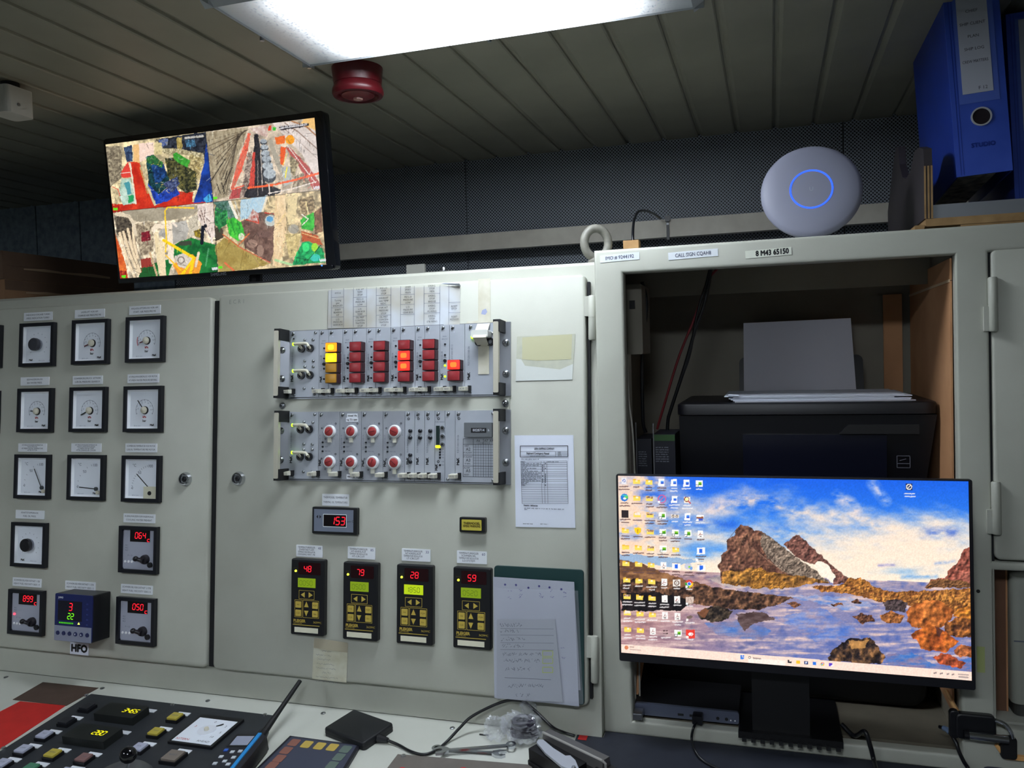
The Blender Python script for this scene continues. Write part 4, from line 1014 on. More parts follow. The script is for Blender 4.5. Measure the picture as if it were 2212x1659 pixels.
# adhesive tape hanging down over the key switch
TAPE = mat('masking_tape', (206,204,190), 0.6, noise=1, rgb2=(190,186,166), nscale=40)
u0, v0 = FA.at(1046,602,0.001); u1, v1 = FA.at(1046,705,0.001)
t = thing('masking_tape', 'strip of cream masking tape stuck down over the rack key switch', 'tape', FA.m(u0,v0,0.0003))
wv = v1-v0
put('strip', MB().box(-0.0118,0.0118,wv,0,0,0.0006), TAPE, t)
put('fold', MB().hexa([(-0.0118,wv-0.024,0.030),(0.0135,wv-0.024,0.030),(0.0125,wv+0.004,0.005),(-0.0112,wv+0.004,0.005),(-0.0118,wv-0.0235,0.0312),(0.0135,wv-0.0235,0.0312),(0.0125,wv+0.0045,0.0062),(-0.0112,wv+0.0045,0.0062)]), TAPE, t)
put('fold_side', MB().box(-0.0100,0.0110,wv-0.088,wv-0.036,0.0052,0.0057), TAPE, t)
put('fold_front', MB().hexa([(-0.0118,wv-0.024,0.030),(0.0135,wv-0.024,0.030),(0.0110,wv-0.037,0.0055),(-0.0100,wv-0.037,0.0055),(-0.0118,wv-0.0235,0.0312),(0.0135,wv-0.0235,0.0312),(0.0110,wv-0.0365,0.0062),(-0.0100,wv-0.0365,0.0062)]), TAPE, t)
a1, b1 = FA.at(1088,690,0.001)
put('cross_strip', MB().box(-0.034,a1-u0+0.006,wv-0.002,wv+0.0105,0.0006,0.0010), TAPE, t)
put('ink_blot', MB().flat([(-0.004,wv*0.66),(0.003,wv*0.63),(0.006,wv*0.70),(0.002,wv*0.76),(-0.006,wv*0.74)],0.0008), mat('ink_faint',(150,158,190),0.7), t)
# remains of an old sticker
b, cu, cv, _ = sheet(((1117,727),(1243,721),(1236,820),(1114,823)),0.0006,4,4,0,2,thick=0.0003)
t = thing('sticker_residue', 'pale torn remains of an old sticker right of the upper rack', 'sticker', FA.m(cu,cv,0.0002))
put('backing', b, mat('residue',(188,190,172),0.7,noise=1,rgb2=(176,178,164),nscale=60), t)
q = [FA.at(*s,0.001) for s in ((1128,729),(1236,722),(1234,776),(1160,779),(1128,776))]
put('yellowed_patch', MB().flat([(x-cu,y-cv) for x,y in q],0.0009), mat('residue_yellow',(186,184,150),0.7), t)
q = [FA.at(*s,0.001) for s in ((1115,775),(1126,776),(1134,790),(1210,798),(1238,786),(1236,820),(1114,823))]
put('torn_paper', MB().flat([(x-cu,y-cv) for x,y in q],0.0010), mat('torn_white',(204,208,204),0.75), t)

# printed form
b, cu, cv, cor = sheet(((1111.5,940.5),(1238.6,939.8),(1243,1140.5),(1114,1138)),0.0008,8,10,0.0004,5)
t = thing('printed_form', 'white printed checklist form with a bordered heading and ruled table', 'paper', FA.m(cu,cv,0))
put('paper', b.mesh('paper',60), PAPER, t)
def fp(x, y): u, v = FA.at(1100+x/7.54,930+y/7.54,0.002); return u-cu, v-cv
rnd = random.Random(7)
b = MB(); z = 0.0022
for (xa,ya,xb,yb,w_) in ((178,252,955,248,.0012),(178,430,955,426,.0012),(180,252,178,430,.0012),(953,248,955,426,.0012),(185,345,950,340,.0005),(185,404,950,402,.0005),(750,342,755,425,.0005),(755,362,950,360,.0005),(755,383,950,381,.0005)):
    b.bar(fp(xa,ya),fp(xb,yb),w_,z)
ys = [498,525,555,585,630,672,700,728,755,802,830,877,905,932,962,990,1020,1048,1078,1104,1132,1160,1190]
for y in ys: k = (y-498)/692*20; b.bar(fp(185+k,y),fp(940+k,y-2),0.0005,z)
for x in (188,520,566,612,940): b.bar(fp(x,498),fp(x+20,1190),0.0005,z)
put('table_lines', b, PRINTD, t)
b = MB()
for (x0,x1,y,h) in ((200,490,467,.0024),(195,265,510,.0022),(625,810,508,.0022),(250,890,1265,.0022),(250,300,1284,.0022),(225,390,1517,.0020),(505,630,1522,.0020)):
    (xa,ya),(xb,yb) = fp(x0,y),fp(x1,y); greek(b,xa,xb,ya,h,z,rnd)
for y in (537,567,597,616,643,660,688,714,742,770,790,815,842,862,890):
    (xa,ya),(xb,yb) = fp(200,y),fp(515,y); greek(b,xa,xb,ya,0.0024,z,rnd,rnd.choice((0.25,0.9,1,1,0.7)))
    for x in (545,590):
        if rnd.random()<0.6: q = fp(x,y); b.quad(q[0]-0.001,q[0]+0.001,q[1]-0.001,q[1]+0.001,z)
for y in (352,372,392,412): (xa,ya),(xb,yb) = fp(795,y),fp(850,y); greek(b,xa,xb,ya,0.0018,z,rnd)
put('small_print', b, PRINT, t)
q = fp(570,298); letter('LIBRA SHIPPING COMPANY', 0.0048, PRINTD, t, q[0], q[1], 0.0023, fit=0.037, bold=0.0002)
q = fp(465,374); letter('Shipboard Contingency Manual', 0.0048, PRINTD, t, q[0], q[1], 0.0023, fit=0.042, bold=0.0002)
q = fp(465,414); letter('Loss of Engine Power', 0.0036, PRINT, t, q[0], q[1], 0.0023, fit=0.028)
q = fp(352,1222); letter('Remarks / deficiencies:', 0.0040, PRINTD, t, q[0], q[1], 0.0023, fit=0.026, bold=0.0002)

# handwritten note
b, cu, cv, _ = sheet(((678,1384.5),(752,1390),(748.5,1474.5),(674.5,1466)),0.0008,6,8,0.0004,9)
t = thing('handwritten_note', 'yellowed handwritten note taped under the regulators', 'note', FA.m(cu,cv,0))
put('paper', b.mesh('paper',60), mat('note_paper',(206,206,190),0.8,noise=1,rgb2=(180,176,150),nscale=30), t)
rnd = random.Random(12); b = MB()
q0, q1 = FA.at(683,1400,0.002), FA.at(744,1408,0.002)
for i in range(8):
    y = q0[1]-cv-0.004-i*0.0082; pts = []
    L = rnd.uniform(0.6,1.0) if i not in (0,5) else 0.4
    x0 = q0[0]-cu + (0.012 if L < 0.5 else 0.0); n_ = int(34*L)
    for k in range(n_): 
        if rnd.random() < 0.14: continue
        xa = x0+k*0.00155; b.bar((xa,y+rnd.uniform(-.0016,.0018)),(xa+0.0017,y+rnd.uniform(-.0016,.0018)),0.00045,0.0021)
put('handwriting', b, mat('pencil',(110,112,120),0.7), t)
put('tape_band', MB().box(-0.036,0.036,0.0215,0.0400,0.0018,0.0021), mat('old_tape',(176,168,146),0.6), t, (0,0,0), (0,0,-0.055))

# green folder with a clear sleeve of notes
GREENF = mat('folder_green', (26,58,58), 0.4)
b, cu, cv, cor = sheet(((1068.8,1222.5),(1262,1231),(1262,1521),(1066,1505)),0.003,6,8,0,3,thick=0.0025)
t = thing('green_folder', 'dark green folder with a plastic sleeve of handwritten papers hung on the door', 'folder', FA.m(cu,cv,0.0003))
hx = (cor[1][0]-cor[0][0])/2; hy = (cor[0][1]-cor[3][1])/2
put('board', MB().rbox(-hx,hx,-hy,hy,0.0003,0.004,0.006,4,0.001), GREENF, t)
def gp(x, y, w=0.006): u, v = FA.at(1040+x/5.027,1210+y/5.027,w); return u-cu, v-cv
def warped(ptsTLBR, w, seed, warp, thick=0.0004, nu=14, nv=18):
    bb, c1, c2, _ = sheet(ptsTLBR,w,nu,nv,warp,seed,thick=thick); bb.v = [(x+c1-cu,y+c2-cv,z) for x,y,z in bb.v]; return bb
def g2(x, y): return (1040+x/5.027,1210+y/5.027)
put('back_sheet', warped((g2(140,230),g2(1010,300),g2(1078,1410),g2(150,1400)),0.006,4,0.0008).mesh('back_sheet',60), mat('paper_grey',(170,174,186),0.75), t)
put('page', warped((g2(130,180),g2(1010,235),g2(1062,1585),g2(145,1490)),0.009,6,0.0012).mesh('page',60), mat('paper_dull',(170,174,188),0.75), t)
put('front_note', warped((g2(170,640),g2(800,640),g2(885,1540),g2(165,1500)),0.0125,8,0.0008).mesh('front_note',60), mat('paper_dull2',(160,164,174),0.75), t)
PEN = mat('pen_grey', (66,68,86), 0.7); PENB = mat('pen_violet', (60,56,130), 0.7)
b = MB(); rnd = random.Random(3)
def scribble(b, x0, x1, y, h, z, rnd):
    x = x0
    while x < x1:
        xa, ya = gp(x, y+rnd.uniform(-h,h)); xb, yb = gp(x+rnd.uniform(6,16), y+rnd.uniform(-h,h)); b.bar((xa,ya),(xb,yb),0.0006,z); x += rnd.uniform(7,15)
        if rnd.random() < 0.15: x += 22
for y, x0, x1 in ((690,215,450),(755,220,440),(840,230,485),(915,245,480),(1005,250,660),(1075,260,650),(1165,280,540),(1345,305,690),(1445,390,545)): scribble(b,x0,x1,y,22,0.0158,rnd)
for y in (728,797,880,955): b.bar(gp(225,y),gp(800,y+6),0.0005,0.0156)
b.bar(gp(270,1258),gp(770,1280),0.0007,0.0156)
put('handwriting', b, PEN, t)
b = MB()
for y in (1000,1075,1175):
    for (xa,ya,xb,yb) in ((680,y-30,790,y-30),(680,y+28,790,y+28),(680,y-30,680,y+28),(790,y-30,790,y+28)): b.bar(gp(xa,ya),gp(xb,yb),0.0012,0.0157)
put('highlighter', b, mat('highlighter',(170,184,84),0.7), t)
b = MB()
for x, y in ((270,258),(388,262),(522,292),(638,275),(750,288),(878,308)):
    c_ = gp(x,y)
    for a in range(0,180,45): b.bar((c_[0]-0.0022*math.cos(a),c_[1]-0.0022*math.sin(a)),(c_[0]+0.0022*math.cos(a),c_[1]+0.0022*math.sin(a)),0.0010,0.0128)
scribble(b,880,920,1050,12,0.0128,rnd); scribble(b,870,900,940,8,0.0128,rnd)
for x in (300,420,500,640,760,900): 
    for k in range(5): scribble(b,x,x+30,320+k*38+rnd.uniform(-8,8),16,0.0132,rnd) if k<3 and rnd.random()<0.7 else None
put('pen_marks', b, PENB, t)
SLEEVE = mat('clear_sleeve', (225,230,240), 0.10, alpha=0.07, spec=0.7)
put('sleeve', warped((g2(130,300),g2(1050,330),g2(1110,1560),g2(140,1500)),0.0175,5,0.0016,thick=0.0002,nu=18,nv=24).mesh('sleeve',60), SLEEVE, t)

# ================================================================== pictures shown on the two screens
def _hash(ix, iy, seed):
    h = (ix.astype(np.int64)*374761393 + iy.astype(np.int64)*668265263 + seed*1442695041) & 0x7fffffff
    h = ((h ^ (h >> 13))*1274126177) & 0x7fffffff
    return ((h ^ (h >> 16)) & 0xffff)/65535.0
def vnoise(x, y, seed=0):
    ix, iy = np.floor(x), np.floor(y); fx, fy = x-ix, y-iy; fx = fx*fx*(3-2*fx); fy = fy*fy*(3-2*fy)
    a = _hash(ix,iy,seed); b = _hash(ix+1,iy,seed); c = _hash(ix,iy+1,seed); d = _hash(ix+1,iy+1,seed)
    return (a*(1-fx)+b*fx)*(1-fy)+(c*(1-fx)+d*fx)*fy
def fbm(x, y, seed=0, o=4):
    s = 0; a = 0.5; t = 0
    for k in range(o): s = s+a*vnoise(x*2**k,y*2**k,seed+k*17); t += a; a *= 0.55
    return s/t
class Canvas:
    """picture painted over a grid of points on a screen; x, y are drawing units"""
    def __init__(s, X, Y):
        s.X = X.ravel(); s.Y = Y.ravel(); s.c = np.zeros((s.X.size,3)); s.warp = 0.0; s.emb = 0.0
        s.wx = fbm(s.X/34,s.Y/34,201,3); s.wy = fbm(s.X/34,s.Y/34,305,3)
    def soft(s, pts, col, alpha, blur, seed=1, sc=60.0):
        """blurred, wispy patch round a centre line"""
        d = np.full(s.X.size,1e9)
        for (xa,ya),(xb,yb) in zip(pts,pts[1:]):
            dx, dy = xb-xa, yb-ya; t = np.clip(((s.X-xa)*dx+(s.Y-ya)*dy)/(dx*dx+dy*dy+1e-9),0,1)
            d = np.minimum(d, np.hypot(s.X-xa-t*dx, s.Y-ya-t*dy))
        n = fbm(s.X/sc, s.Y/(sc*0.5), seed, 5)
        a = np.clip(1-d/blur,0,1)*np.clip((n-0.28)*2.6,0,1)*alpha
        s.c = s.c*(1-a[:,None])+np.array(col)/255*a[:,None]
    def clutter(s, n, x0, x1, y0, y1, size, seed, dark=0.5):
        """small strokes in lighter and darker shades of what lies beneath"""
        r = random.Random(seed)
        for k in range(n):
            x, y = r.uniform(x0,x1), r.uniform(y0,y1); i = int(np.argmin((s.X-x)**2+(s.Y-y)**2)); c = s.c[i]*255
            f = r.uniform(0.25,0.7) if r.random() < dark else r.uniform(1.15,1.5)
            L = r.uniform(0.3,1.0)*size; a = r.choice((r.uniform(0,PI), PI/2+r.uniform(-.2,.2)))
            s.line([(x,y),(x+L*math.cos(a),y+L*math.sin(a))], r.uniform(3,7), tuple(np.clip(c*f,0,255)), alpha=0.45)
    def inside(s, pts):
        P = np.array(pts, float); m = s.warp*1.2
        bb = (s.X>=P[:,0].min()-m)&(s.X<=P[:,0].max()+m)&(s.Y>=P[:,1].min()-m)&(s.Y<=P[:,1].max()+m); idx = np.nonzero(bb)[0]
        x, y = s.X[idx], s.Y[idx]
        if s.warp: x = x+s.warp*2*(s.wx[idx]-0.5); y = y+s.warp*2*(s.wy[idx]-0.5)
        r = np.zeros(idx.size, bool); j = len(P)-1
        for i in range(len(P)):
            xi, yi = P[i]; xj, yj = P[j]
            if yi != yj:
                r ^= ((yi>y)!=(yj>y)) & (x < (xj-xi)*(y-yi)/(yj-yi)+xi)
            j = i
        return idx[r]
    def fill(s, idx, col, noise=0.0, sc=30.0, seed=1, alpha=1.0, col2=None, stretch=1.0):
        if idx.size == 0: return
        c = np.array(col, float)/255
        if noise or col2 is not None:
            n = fbm(s.X[idx]/(sc*stretch), s.Y[idx]/sc, seed)
            n = np.clip((n-0.5)*2.2+0.5,0,1)[:,None]
            if col2 is not None:
                c = c*(n)+np.array(col2,float)/255*(1-n)
                if s.emb > 0 and sc < 50 and stretch <= 1.2:
                    e = sc*0.16; m0 = fbm((s.X[idx]+e)/(sc*stretch), (s.Y[idx]+e)/sc, seed); m1 = fbm((s.X[idx]-e)/(sc*stretch), (s.Y[idx]-e)/sc, seed)
                    c = np.clip(c*np.clip(1+s.emb*(m0-m1),0.45,1.7)[:,None],0,1)
            else: c = np.clip(c*(1+noise*(n-0.5)*2),0,1)
        s.c[idx] = s.c[idx]*(1-alpha)+c*alpha
    def poly(s, pts, col, **k): s.fill(s.inside(pts), col, **k)
    def ell(s, cx, cy, rx, ry, col, **k):
        s.fill(np.nonzero(((s.X-cx)/rx)**2+((s.Y-cy)/ry)**2 <= 1)[0], col, **k)
    def ring(s, cx, cy, r0, r1, col, **k):
        d = np.hypot(s.X-cx, s.Y-cy); s.fill(np.nonzero((d>=r0)&(d<=r1))[0], col, **k)
    def line(s, pts, w, col, **k):
        m = np.zeros(s.X.size, bool)
        for (xa,ya),(xb,yb) in zip(pts, pts[1:]):
            bb = np.nonzero((s.X>=min(xa,xb)-w)&(s.X<=max(xa,xb)+w)&(s.Y>=min(ya,yb)-w)&(s.Y<=max(ya,yb)+w))[0]
            dx, dy = xb-xa, yb-ya; t = np.clip(((s.X[bb]-xa)*dx+(s.Y[bb]-ya)*dy)/(dx*dx+dy*dy+1e-9),0,1)
            d = np.hypot(s.X[bb]-xa-t*dx, s.Y[bb]-ya-t*dy); m[bb[d<=w/2]] = True
        s.fill(np.nonzero(m)[0], col, **k)
    def rect(s, cx, cy, w, h, col, **k): s.poly([(cx-w/2,cy-h/2),(cx+w/2,cy-h/2),(cx+w/2,cy+h/2),(cx-w/2,cy+h/2)], col, **k)
def screen_mesh(F, u0, u1, v0, v1, w, nx, ny, ox, oy, sc):
    """grid over a screen, with the drawing units of every point"""
    us = np.linspace(u0,u1,nx); vs = np.linspace(v1,v0,ny); U, V = np.meshgrid(us,vs)
    o = np.array(F.pt(0,0,w)); P = o+U[...,None]*np.array(F.X)+V[...,None]*np.array(F.U)
    d = P-np.array(CAM); z = d@np.array(CF)
    px = PX0+F_PX*(d@np.array(CR))/z; py = PY0-F_PX*(d@np.array(CU))/z
    cv_ = Canvas((px-ox)*sc,(py-oy)*sc)
    uc, vc = (u0+u1)/2, (v0+v1)/2
    verts = np.stack([U-uc,V-vc,np.zeros_like(U)],-1).reshape(-1,3)
    i = np.arange(nx*ny).reshape(ny,nx)
    f = np.stack([i[1:,:-1],i[1:,1:],i[:-1,1:],i[:-1,:-1]],-1).reshape(-1,4)
    me = bpy.data.meshes.new('screen')
    me.vertices.add(len(verts)); me.vertices.foreach_set('co', verts.ravel())
    me.loops.add(f.size); me.loops.foreach_set('vertex_index', f.ravel().astype(np.int32))
    me.polygons.add(len(f)); me.polygons.foreach_set('loop_start', np.arange(0,f.size,4,dtype=np.int32)); me.polygons.foreach_set('loop_total', np.full(len(f),4,dtype=np.int32))
    me.update(calc_edges=True)
    return me, cv_
def screen_finish(me, cv_):
    c = np.clip(cv_.c,0,1); c = np.where(c<=0.04045,c/12.92,((c+0.055)/1.055)**2.4)
    a = me.color_attributes.new('picture','FLOAT_COLOR','POINT')
    a.data.foreach_set('color', np.concatenate([c,np.ones((len(c),1))],1).astype(np.float32).ravel())
def screen_mat(name, s):
    m = bpy.data.materials.new(name); m.use_nodes = True; nt = m.node_tree; b = nt.nodes['Principled BSDF']
    at = nt.nodes.new('ShaderNodeVertexColor'); at.layer_name = 'picture'
    nt.links.new(at.outputs['Color'], b.inputs['Emission Color']); b.inputs['Emission Strength'].default_value = s
    b.inputs['Base Color'].default_value = (0.01,0.01,0.012,1); b.inputs['Roughness'].default_value = 0.25
    return m

# ------------------------------------------------------------------ television
L0, T0 = FV.at(219,302); R0, T1 = FV.at(699,236); L1, B0 = FV.at(258,613); R1, B1 = FV.at(724,581)
tl, tr, tb, tt = (L0+L1)/2, (R0+R1)/2, (B0+B1)/2, (T0+T1)/2
s0 = [FV.at(*q) for q in ((230.4,315.7),(679.7,250.4),(703.8,568),(258.7,604.8))]
sl, sr, st, sb = (s0[0][0]+s0[3][0])/2, (s0[1][0]+s0[2][0])/2, (s0[0][1]+s0[1][1])/2, (s0[2][1]+s0[3][1])/2
tvc = ((tl+tr)/2, (tt+tb)/2)
t = thing('television', 'black television on the cabinet showing four engine room camera views', 'television', FV.m(tvc[0],tb,0))
hh = tt-tb; hw = (tr-tl)/2
GLOSS = mat('gloss_black', (8,10,16), 0.18, coat=0.5)
put('back_cover', MB().rbox(-hw+0.03,hw-0.03,0.03,hh-0.03,-0.045,-0.018,0.02,4,0.004), BLACKM, t)
put('bezel', MB().rbox(-hw,hw,0,hh,-0.022,-0.0005,0.008,4,0.002).mesh('bezel',40), GLOSS, t)
put('bezel_lip', MB().rbox(-hw+0.004,hw-0.004,0.0,0.010,-0.0005,0.004,0.003,3,0.001), GLOSS, t)
put('stand', MB().tube([(0.06,0.02,-0.03),(0.06,0.004,-0.035),(0.06,-0.0165,-0.03)],0.014,10), BLACK, t)
put('stand_foot', MB().box(-0.13,0.20,-0.0205,-0.0145,-0.075,0.0), BLACK, t, (0.02,0,0))
letter('SAMSUNG', 0.0085, mat('logo_grey',(150,154,164),0.4), t, 0.0-0.005, 0.0055, 0.0043, bold=0.0002)
put('standby_led', MB().cyl(hw-0.028,0.009,0.004,0.0046,0.0015,10), glow('led_blue',(60,120,255),3.0), t)
me, C = screen_mesh(FV, sl, sr, sb, st, 0.0004, 400, 240, 200, 220, 3.95)
S = 3.95
# four views
C.warp = 7.0
C.poly([(80,300),(1000,200),(1060,860),(120,980)],(205,188,148),noise=0.25,sc=40)
C.poly([(80,380),(250,380),(250,650),(160,720),(120,800)],(178,166,138),col2=(96,86,72),sc=16,seed=5)
C.poly([(265,385),(335,370),(342,505),(288,515)],(74,96,128),col2=(30,40,66),sc=14)
C.poly([(345,365),(395,360),(402,530),(352,535)],(228,182,122)); C.poly([(395,355),(522,345),(522,470),(400,512)],(234,206,190))
C.poly([(540,320),(965,255),(985,520),(900,470),(720,405),(600,390)],(58,64,76),col2=(20,22,30),sc=18,seed=7)
C.poly([(560,325),(640,312),(640,370),(570,380)],(52,74,140),col2=(150,150,150),sc=12); C.poly([(790,330),(870,320),(880,380),(800,385)],(84,140,176),col2=(40,60,80),sc=10)
C.poly([(540,345),(590,350),(590,450),(530,450)],(206,190,140)); C.poly([(715,310),(760,300),(768,430),(725,440)],(204,184,116),col2=(150,130,70),sc=20)
C.poly([(590,390),(740,402),(945,440),(955,500),(800,450),(600,440)],(216,204,166),col2=(120,110,80),sc=12); C.poly([(830,450),(945,480),(905,670),(820,560)],(208,192,140),col2=(120,104,66),sc=10)
C.poly([(300,508),(400,520),(460,720),(530,885),(620,850),(720,760),(860,770),(850,855),(1030,835),(1040,870),(120,950),(150,870),(370,870),(345,640),(322,520)],(212,62,36),col2=(178,36,24),sc=60)
C.poly([(240,610),(300,508),(335,640),(250,650)],(214,66,56)); C.poly([(240,660),(322,650),(372,862),(265,885),(228,800)],(198,220,206),col2=(150,180,160),sc=30)
C.poly([(265,690),(312,680),(332,780),(298,790)],(72,146,156)); C.poly([(300,800),(347,790),(352,850),(310,866)],(40,152,92))
C.line([(320,525),(370,870)],10,(226,214,196)); C.line([(168,725),(215,745),(235,800)],7,(206,60,50)); C.line([(240,610),(320,600)],6,(230,220,210))
C.poly([(455,470),(520,450),(590,520),(650,640),(655,710),(560,795),(480,725)],(34,84,90),col2=(14,34,40),sc=14,seed=3)
C.poly([(500,540),(610,530),(632,640),(540,710)],(42,86,150),col2=(14,34,70),sc=16); C.poly([(455,480),(520,455),(602,520),(590,562),(470,520)],(70,140,66),col2=(34,80,50),sc=14)
C.poly([(620,480),(700,480),(885,600),(890,745),(800,780),(700,700),(640,640)],(112,108,62),col2=(24,28,22),sc=13,seed=9)
C.poly([(685,440),(716,430),(830,500),(815,562),(720,512),(690,480)],(76,176,62),col2=(46,130,44),sc=20)
C.poly([(470,690),(560,790),(700,690),(745,790),(640,850),(540,875)],(42,78,190),col2=(24,44,120),sc=24); C.poly([(600,700),(720,640),(740,700),(680,780)],(96,110,150),col2=(30,36,70),sc=12)
C.line([(455,700),(530,880)],14,(200,190,150)); C.line([(405,560),(470,780)],9,(186,150,90))
for k in range(60):
    rx, ry = random.Random(k).uniform(460,900), random.Random(k+99).uniform(470,800)
    C.line([(rx,ry),(rx+random.Random(k+7).uniform(-25,25),ry+random.Random(k+5).uniform(-25,25))],4,[(210,206,180),(30,34,40),(150,160,160),(210,180,90)][k%4],alpha=0.7)
C.poly([(975,285),(1025,780),(1030,850),(862,862),(900,740),(952,520)],(28,70,168),col2=(18,40,100),sc=60); C.poly([(945,832),(1000,780),(1018,842),(970,862)],(70,160,210))
# second view
C.poly([(965,255),(1940,110),(1980,760),(1030,855)],(190,174,154),noise=0.2,sc=40)
C.poly([(965,258),(1330,215),(1240,470),(1150,805),(1032,845)],(176,164,138),col2=(136,122,98),sc=40,stretch=0.4,seed=4)
for k in range(13): C.line([(1330-k*8,235+k*4),(985+k*14,330+k*42)],3+(k%3)*3,(70,60,50),alpha=0.65)
for q in (((1130,490),(1000,690)),((1190,560),(1110,740)),((1100,690),(1130,780)),((1090,780),(1060,700)),((1150,590),(1130,660))): C.line(q,9,(40,34,30),alpha=0.8)
C.poly([(1330,262),(1352,270),(1322,420),(1272,590),(1204,745),(1178,740),(1230,540)],(228,92,70),col2=(200,110,90),sc=30)
C.poly([(1190,750),(1310,722),(1275,822),(1158,832)],(172,74,74)); C.poly([(1320,440),(1362,420),(1350,640),(1290,820),(1255,820),(1290,640)],(196,176,160),col2=(90,76,70),sc=12)
C.poly([(1380,280),(1415,274),(1432,420),(1475,690),(1610,755),(1570,800),(1290,820),(1352,640),(1372,430)],(54,52,56),col2=(24,22,26),sc=14)
C.poly([(1370,432),(1386,430),(1382,720),(1330,732)],(196,70,58)); C.line([(1435,440),(1450,760)],6,(200,190,180)); C.line([(1410,500),(1410,800)],5,(150,140,130))
for cx, cy, rx, ry in ((1458,335,30,22),(1466,385,34,26),(1474,435,38,30),(1484,485,42,34),(1494,545,46,40),(1510,612,54,54)):
    C.ell(cx,cy+ry*0.5,rx,ry,(66,70,76)); C.ell(cx,cy,rx,ry*0.8,(184,192,196),col2=(140,148,156),sc=16)
C.poly([(1490,330),(1530,320),(1612,545),(1605,640),(1560,520)],(164,156,140)); C.poly([(1340,230),(1480,200),(1490,302),(1425,280),(1380,262)],(222,206,196),col2=(180,150,140),sc=20)
C.poly([(1530,180),(1700,170),(1900,230),(1945,600),(1905,645),(1780,440),(1640,300)],(220,208,202),col2=(196,184,176),sc=60)
C.line([(1640,180),(1760,260),(1935,420)],8,(120,90,70)); C.line([(1600,200),(1720,300),(1935,500)],5,(150,130,120)); C.line([(1700,165),(1830,215),(1920,300)],12,(160,110,70))
C.poly([(1648,392),(1682,384),(1850,560),(1945,700),(1945,748),(1880,742),(1790,600)],(172,76,70)); C.poly([(1810,138),(1910,118),(1910,255),(1780,180)],(228,184,116))
C.line([(1660,370),(1900,690)],6,(230,222,214)); C.line([(1700,520),(1740,740)],5,(226,218,210)); C.line([(1860,590),(1830,700)],5,(226,218,210))
C.poly([(1680,440),(1760,520),(1720,640),(1690,600)],(196,180,140),col2=(90,80,60),sc=14)
C.ell(1685,322,38,40,(234,152,30)); C.poly([(1558,300),(1640,288),(1640,355),(1565,366)],(222,104,40)); C.poly([(1608,380),(1652,390),(1632,545),(1598,532)],(220,84,30)); C.line([(1660,440),(1625,540)],5,(240,210,60))
C.poly([(1608,562),(1682,550),(1702,690),(1640,722)],(172,176,170)); C.line([(1658,560),(1645,645)],9,(236,214,40)); C.poly([(1720,640),(1800,600),(1860,690),(1700,740)],(90,76,64),col2=(190,176,150),sc=12)
C.line([(1500,782),(1700,742),(1905,682)],8,(226,214,204)); C.line([(1330,735),(1540,708),(1720,668),(1945,605)],17,(238,98,52)); C.line([(1190,745),(1290,715)],10,(230,90,60)); C.line([(1505,705),(1510,790)],8,(216,206,196))
C.poly([(1590,215),(1845,178),(1850,205),(1595,242)],(44,38,44)); C.rect(1512,225,24,44,(214,62,40)); C.rect(1552,230,28,30,(56,178,60)); C.line([(1600,228),(1815,194)],9,(190,184,186))
# third view
C.poly([(120,950),(1040,855),(1075,1440),(180,1560)],(208,192,166),noise=0.3,sc=30,seed=8)
C.poly([(250,930),(600,900),(885,880),(890,920),(840,975),(640,1012),(380,1028),(335,1000)],(172,162,142),col2=(146,136,116),sc=70)
C.poly([(890,880),(1030,865),(1050,1160),(1000,1160),(900,1000)],(232,218,208),col2=(206,186,174),sc=40)
for q in (((925,920),(960,1040)),((960,910),(955,980),(1000,1020)),((980,1100),(1010,1160)),((910,960),(935,1010))): C.line(q,6,(96,70,66))
C.poly([(820,1000),(900,960),(905,1080),(880,1140),(820,1160)],(216,206,186),col2=(170,160,140),sc=10,stretch=0.3)
C.poly([(620,1040),(800,1010),(822,1090),(800,1172),(700,1212),(560,1132)],(188,184,176),col2=(150,146,138),sc=60)
C.poly([(700,1215),(830,1160),(1050,1215),(1078,1450),(880,1480),(700,1320),(640,1500),(400,1520),(420,1400),(690,1330)],(34,128,58),col2=(16,84,40),sc=40)
C.poly([(760,1190),(840,1185),(845,1225),(720,1225)],(60,66,54)); C.poly([(865,1100),(920,1085),(920,1165),(870,1152)],(180,156,50),col2=(60,50,30),sc=10)
C.poly([(350,1040),(520,1020),(520,1280),(420,1320),(380,1200)],(206,190,160),col2=(110,96,80),sc=16,seed=2)
C.poly([(420,1110),(490,1105),(496,1180),(415,1195)],(150,40,54),col2=(90,24,34),sc=12); C.poly([(410,1340),(490,1330),(522,1430),(420,1442)],(146,54,46)); C.poly([(400,1420),(520,1400),(540,1500),(390,1510)],(30,86,40))
C.line([(520,1090),(545,1060),(620,1062)],40,(232,216,192)); C.line([(655,1050),(672,1360)],46,(234,218,196)); C.line([(685,1030),(715,1060)],20,(230,216,200))
C.line([(545,1130),(560,1300),(590,1490)],40,(226,206,166)); C.line([(590,1210),(605,1490)],46,(230,210,172)); C.line([(490,1290),(550,1480)],16,(200,170,130))
C.poly([(180,960),(300,960),(340,1060),(340,1200),(210,1130)],(110,100,84),col2=(50,44,40),sc=14)
for a, b_ in (((232,1120),(365,1510)),((262,1110),(392,1470)),((300,1085),(405,1450)),((345,1070),(385,1330))): C.line([a,((a[0]+b_[0])/2-12,(a[1]+b_[1])/2),b_],22,(228,206,172)); C.line([(a[0]+13,a[1]),((a[0]+b_[0])/2+1,(a[1]+b_[1])/2),(b_[0]+13,b_[1])],4,(120,96,76))
C.line([(200,960),(310,975),(345,1030),(370,1130)],28,(214,198,172)); C.poly([(195,1130),(240,1250),(292,1420),(305,1530),(220,1530)],(220,114,52),col2=(190,70,30),sc=30); C.poly([(230,1440),(290,1440),(300,1530),(230,1530)],(190,50,36),col2=(110,30,24),sc=10)
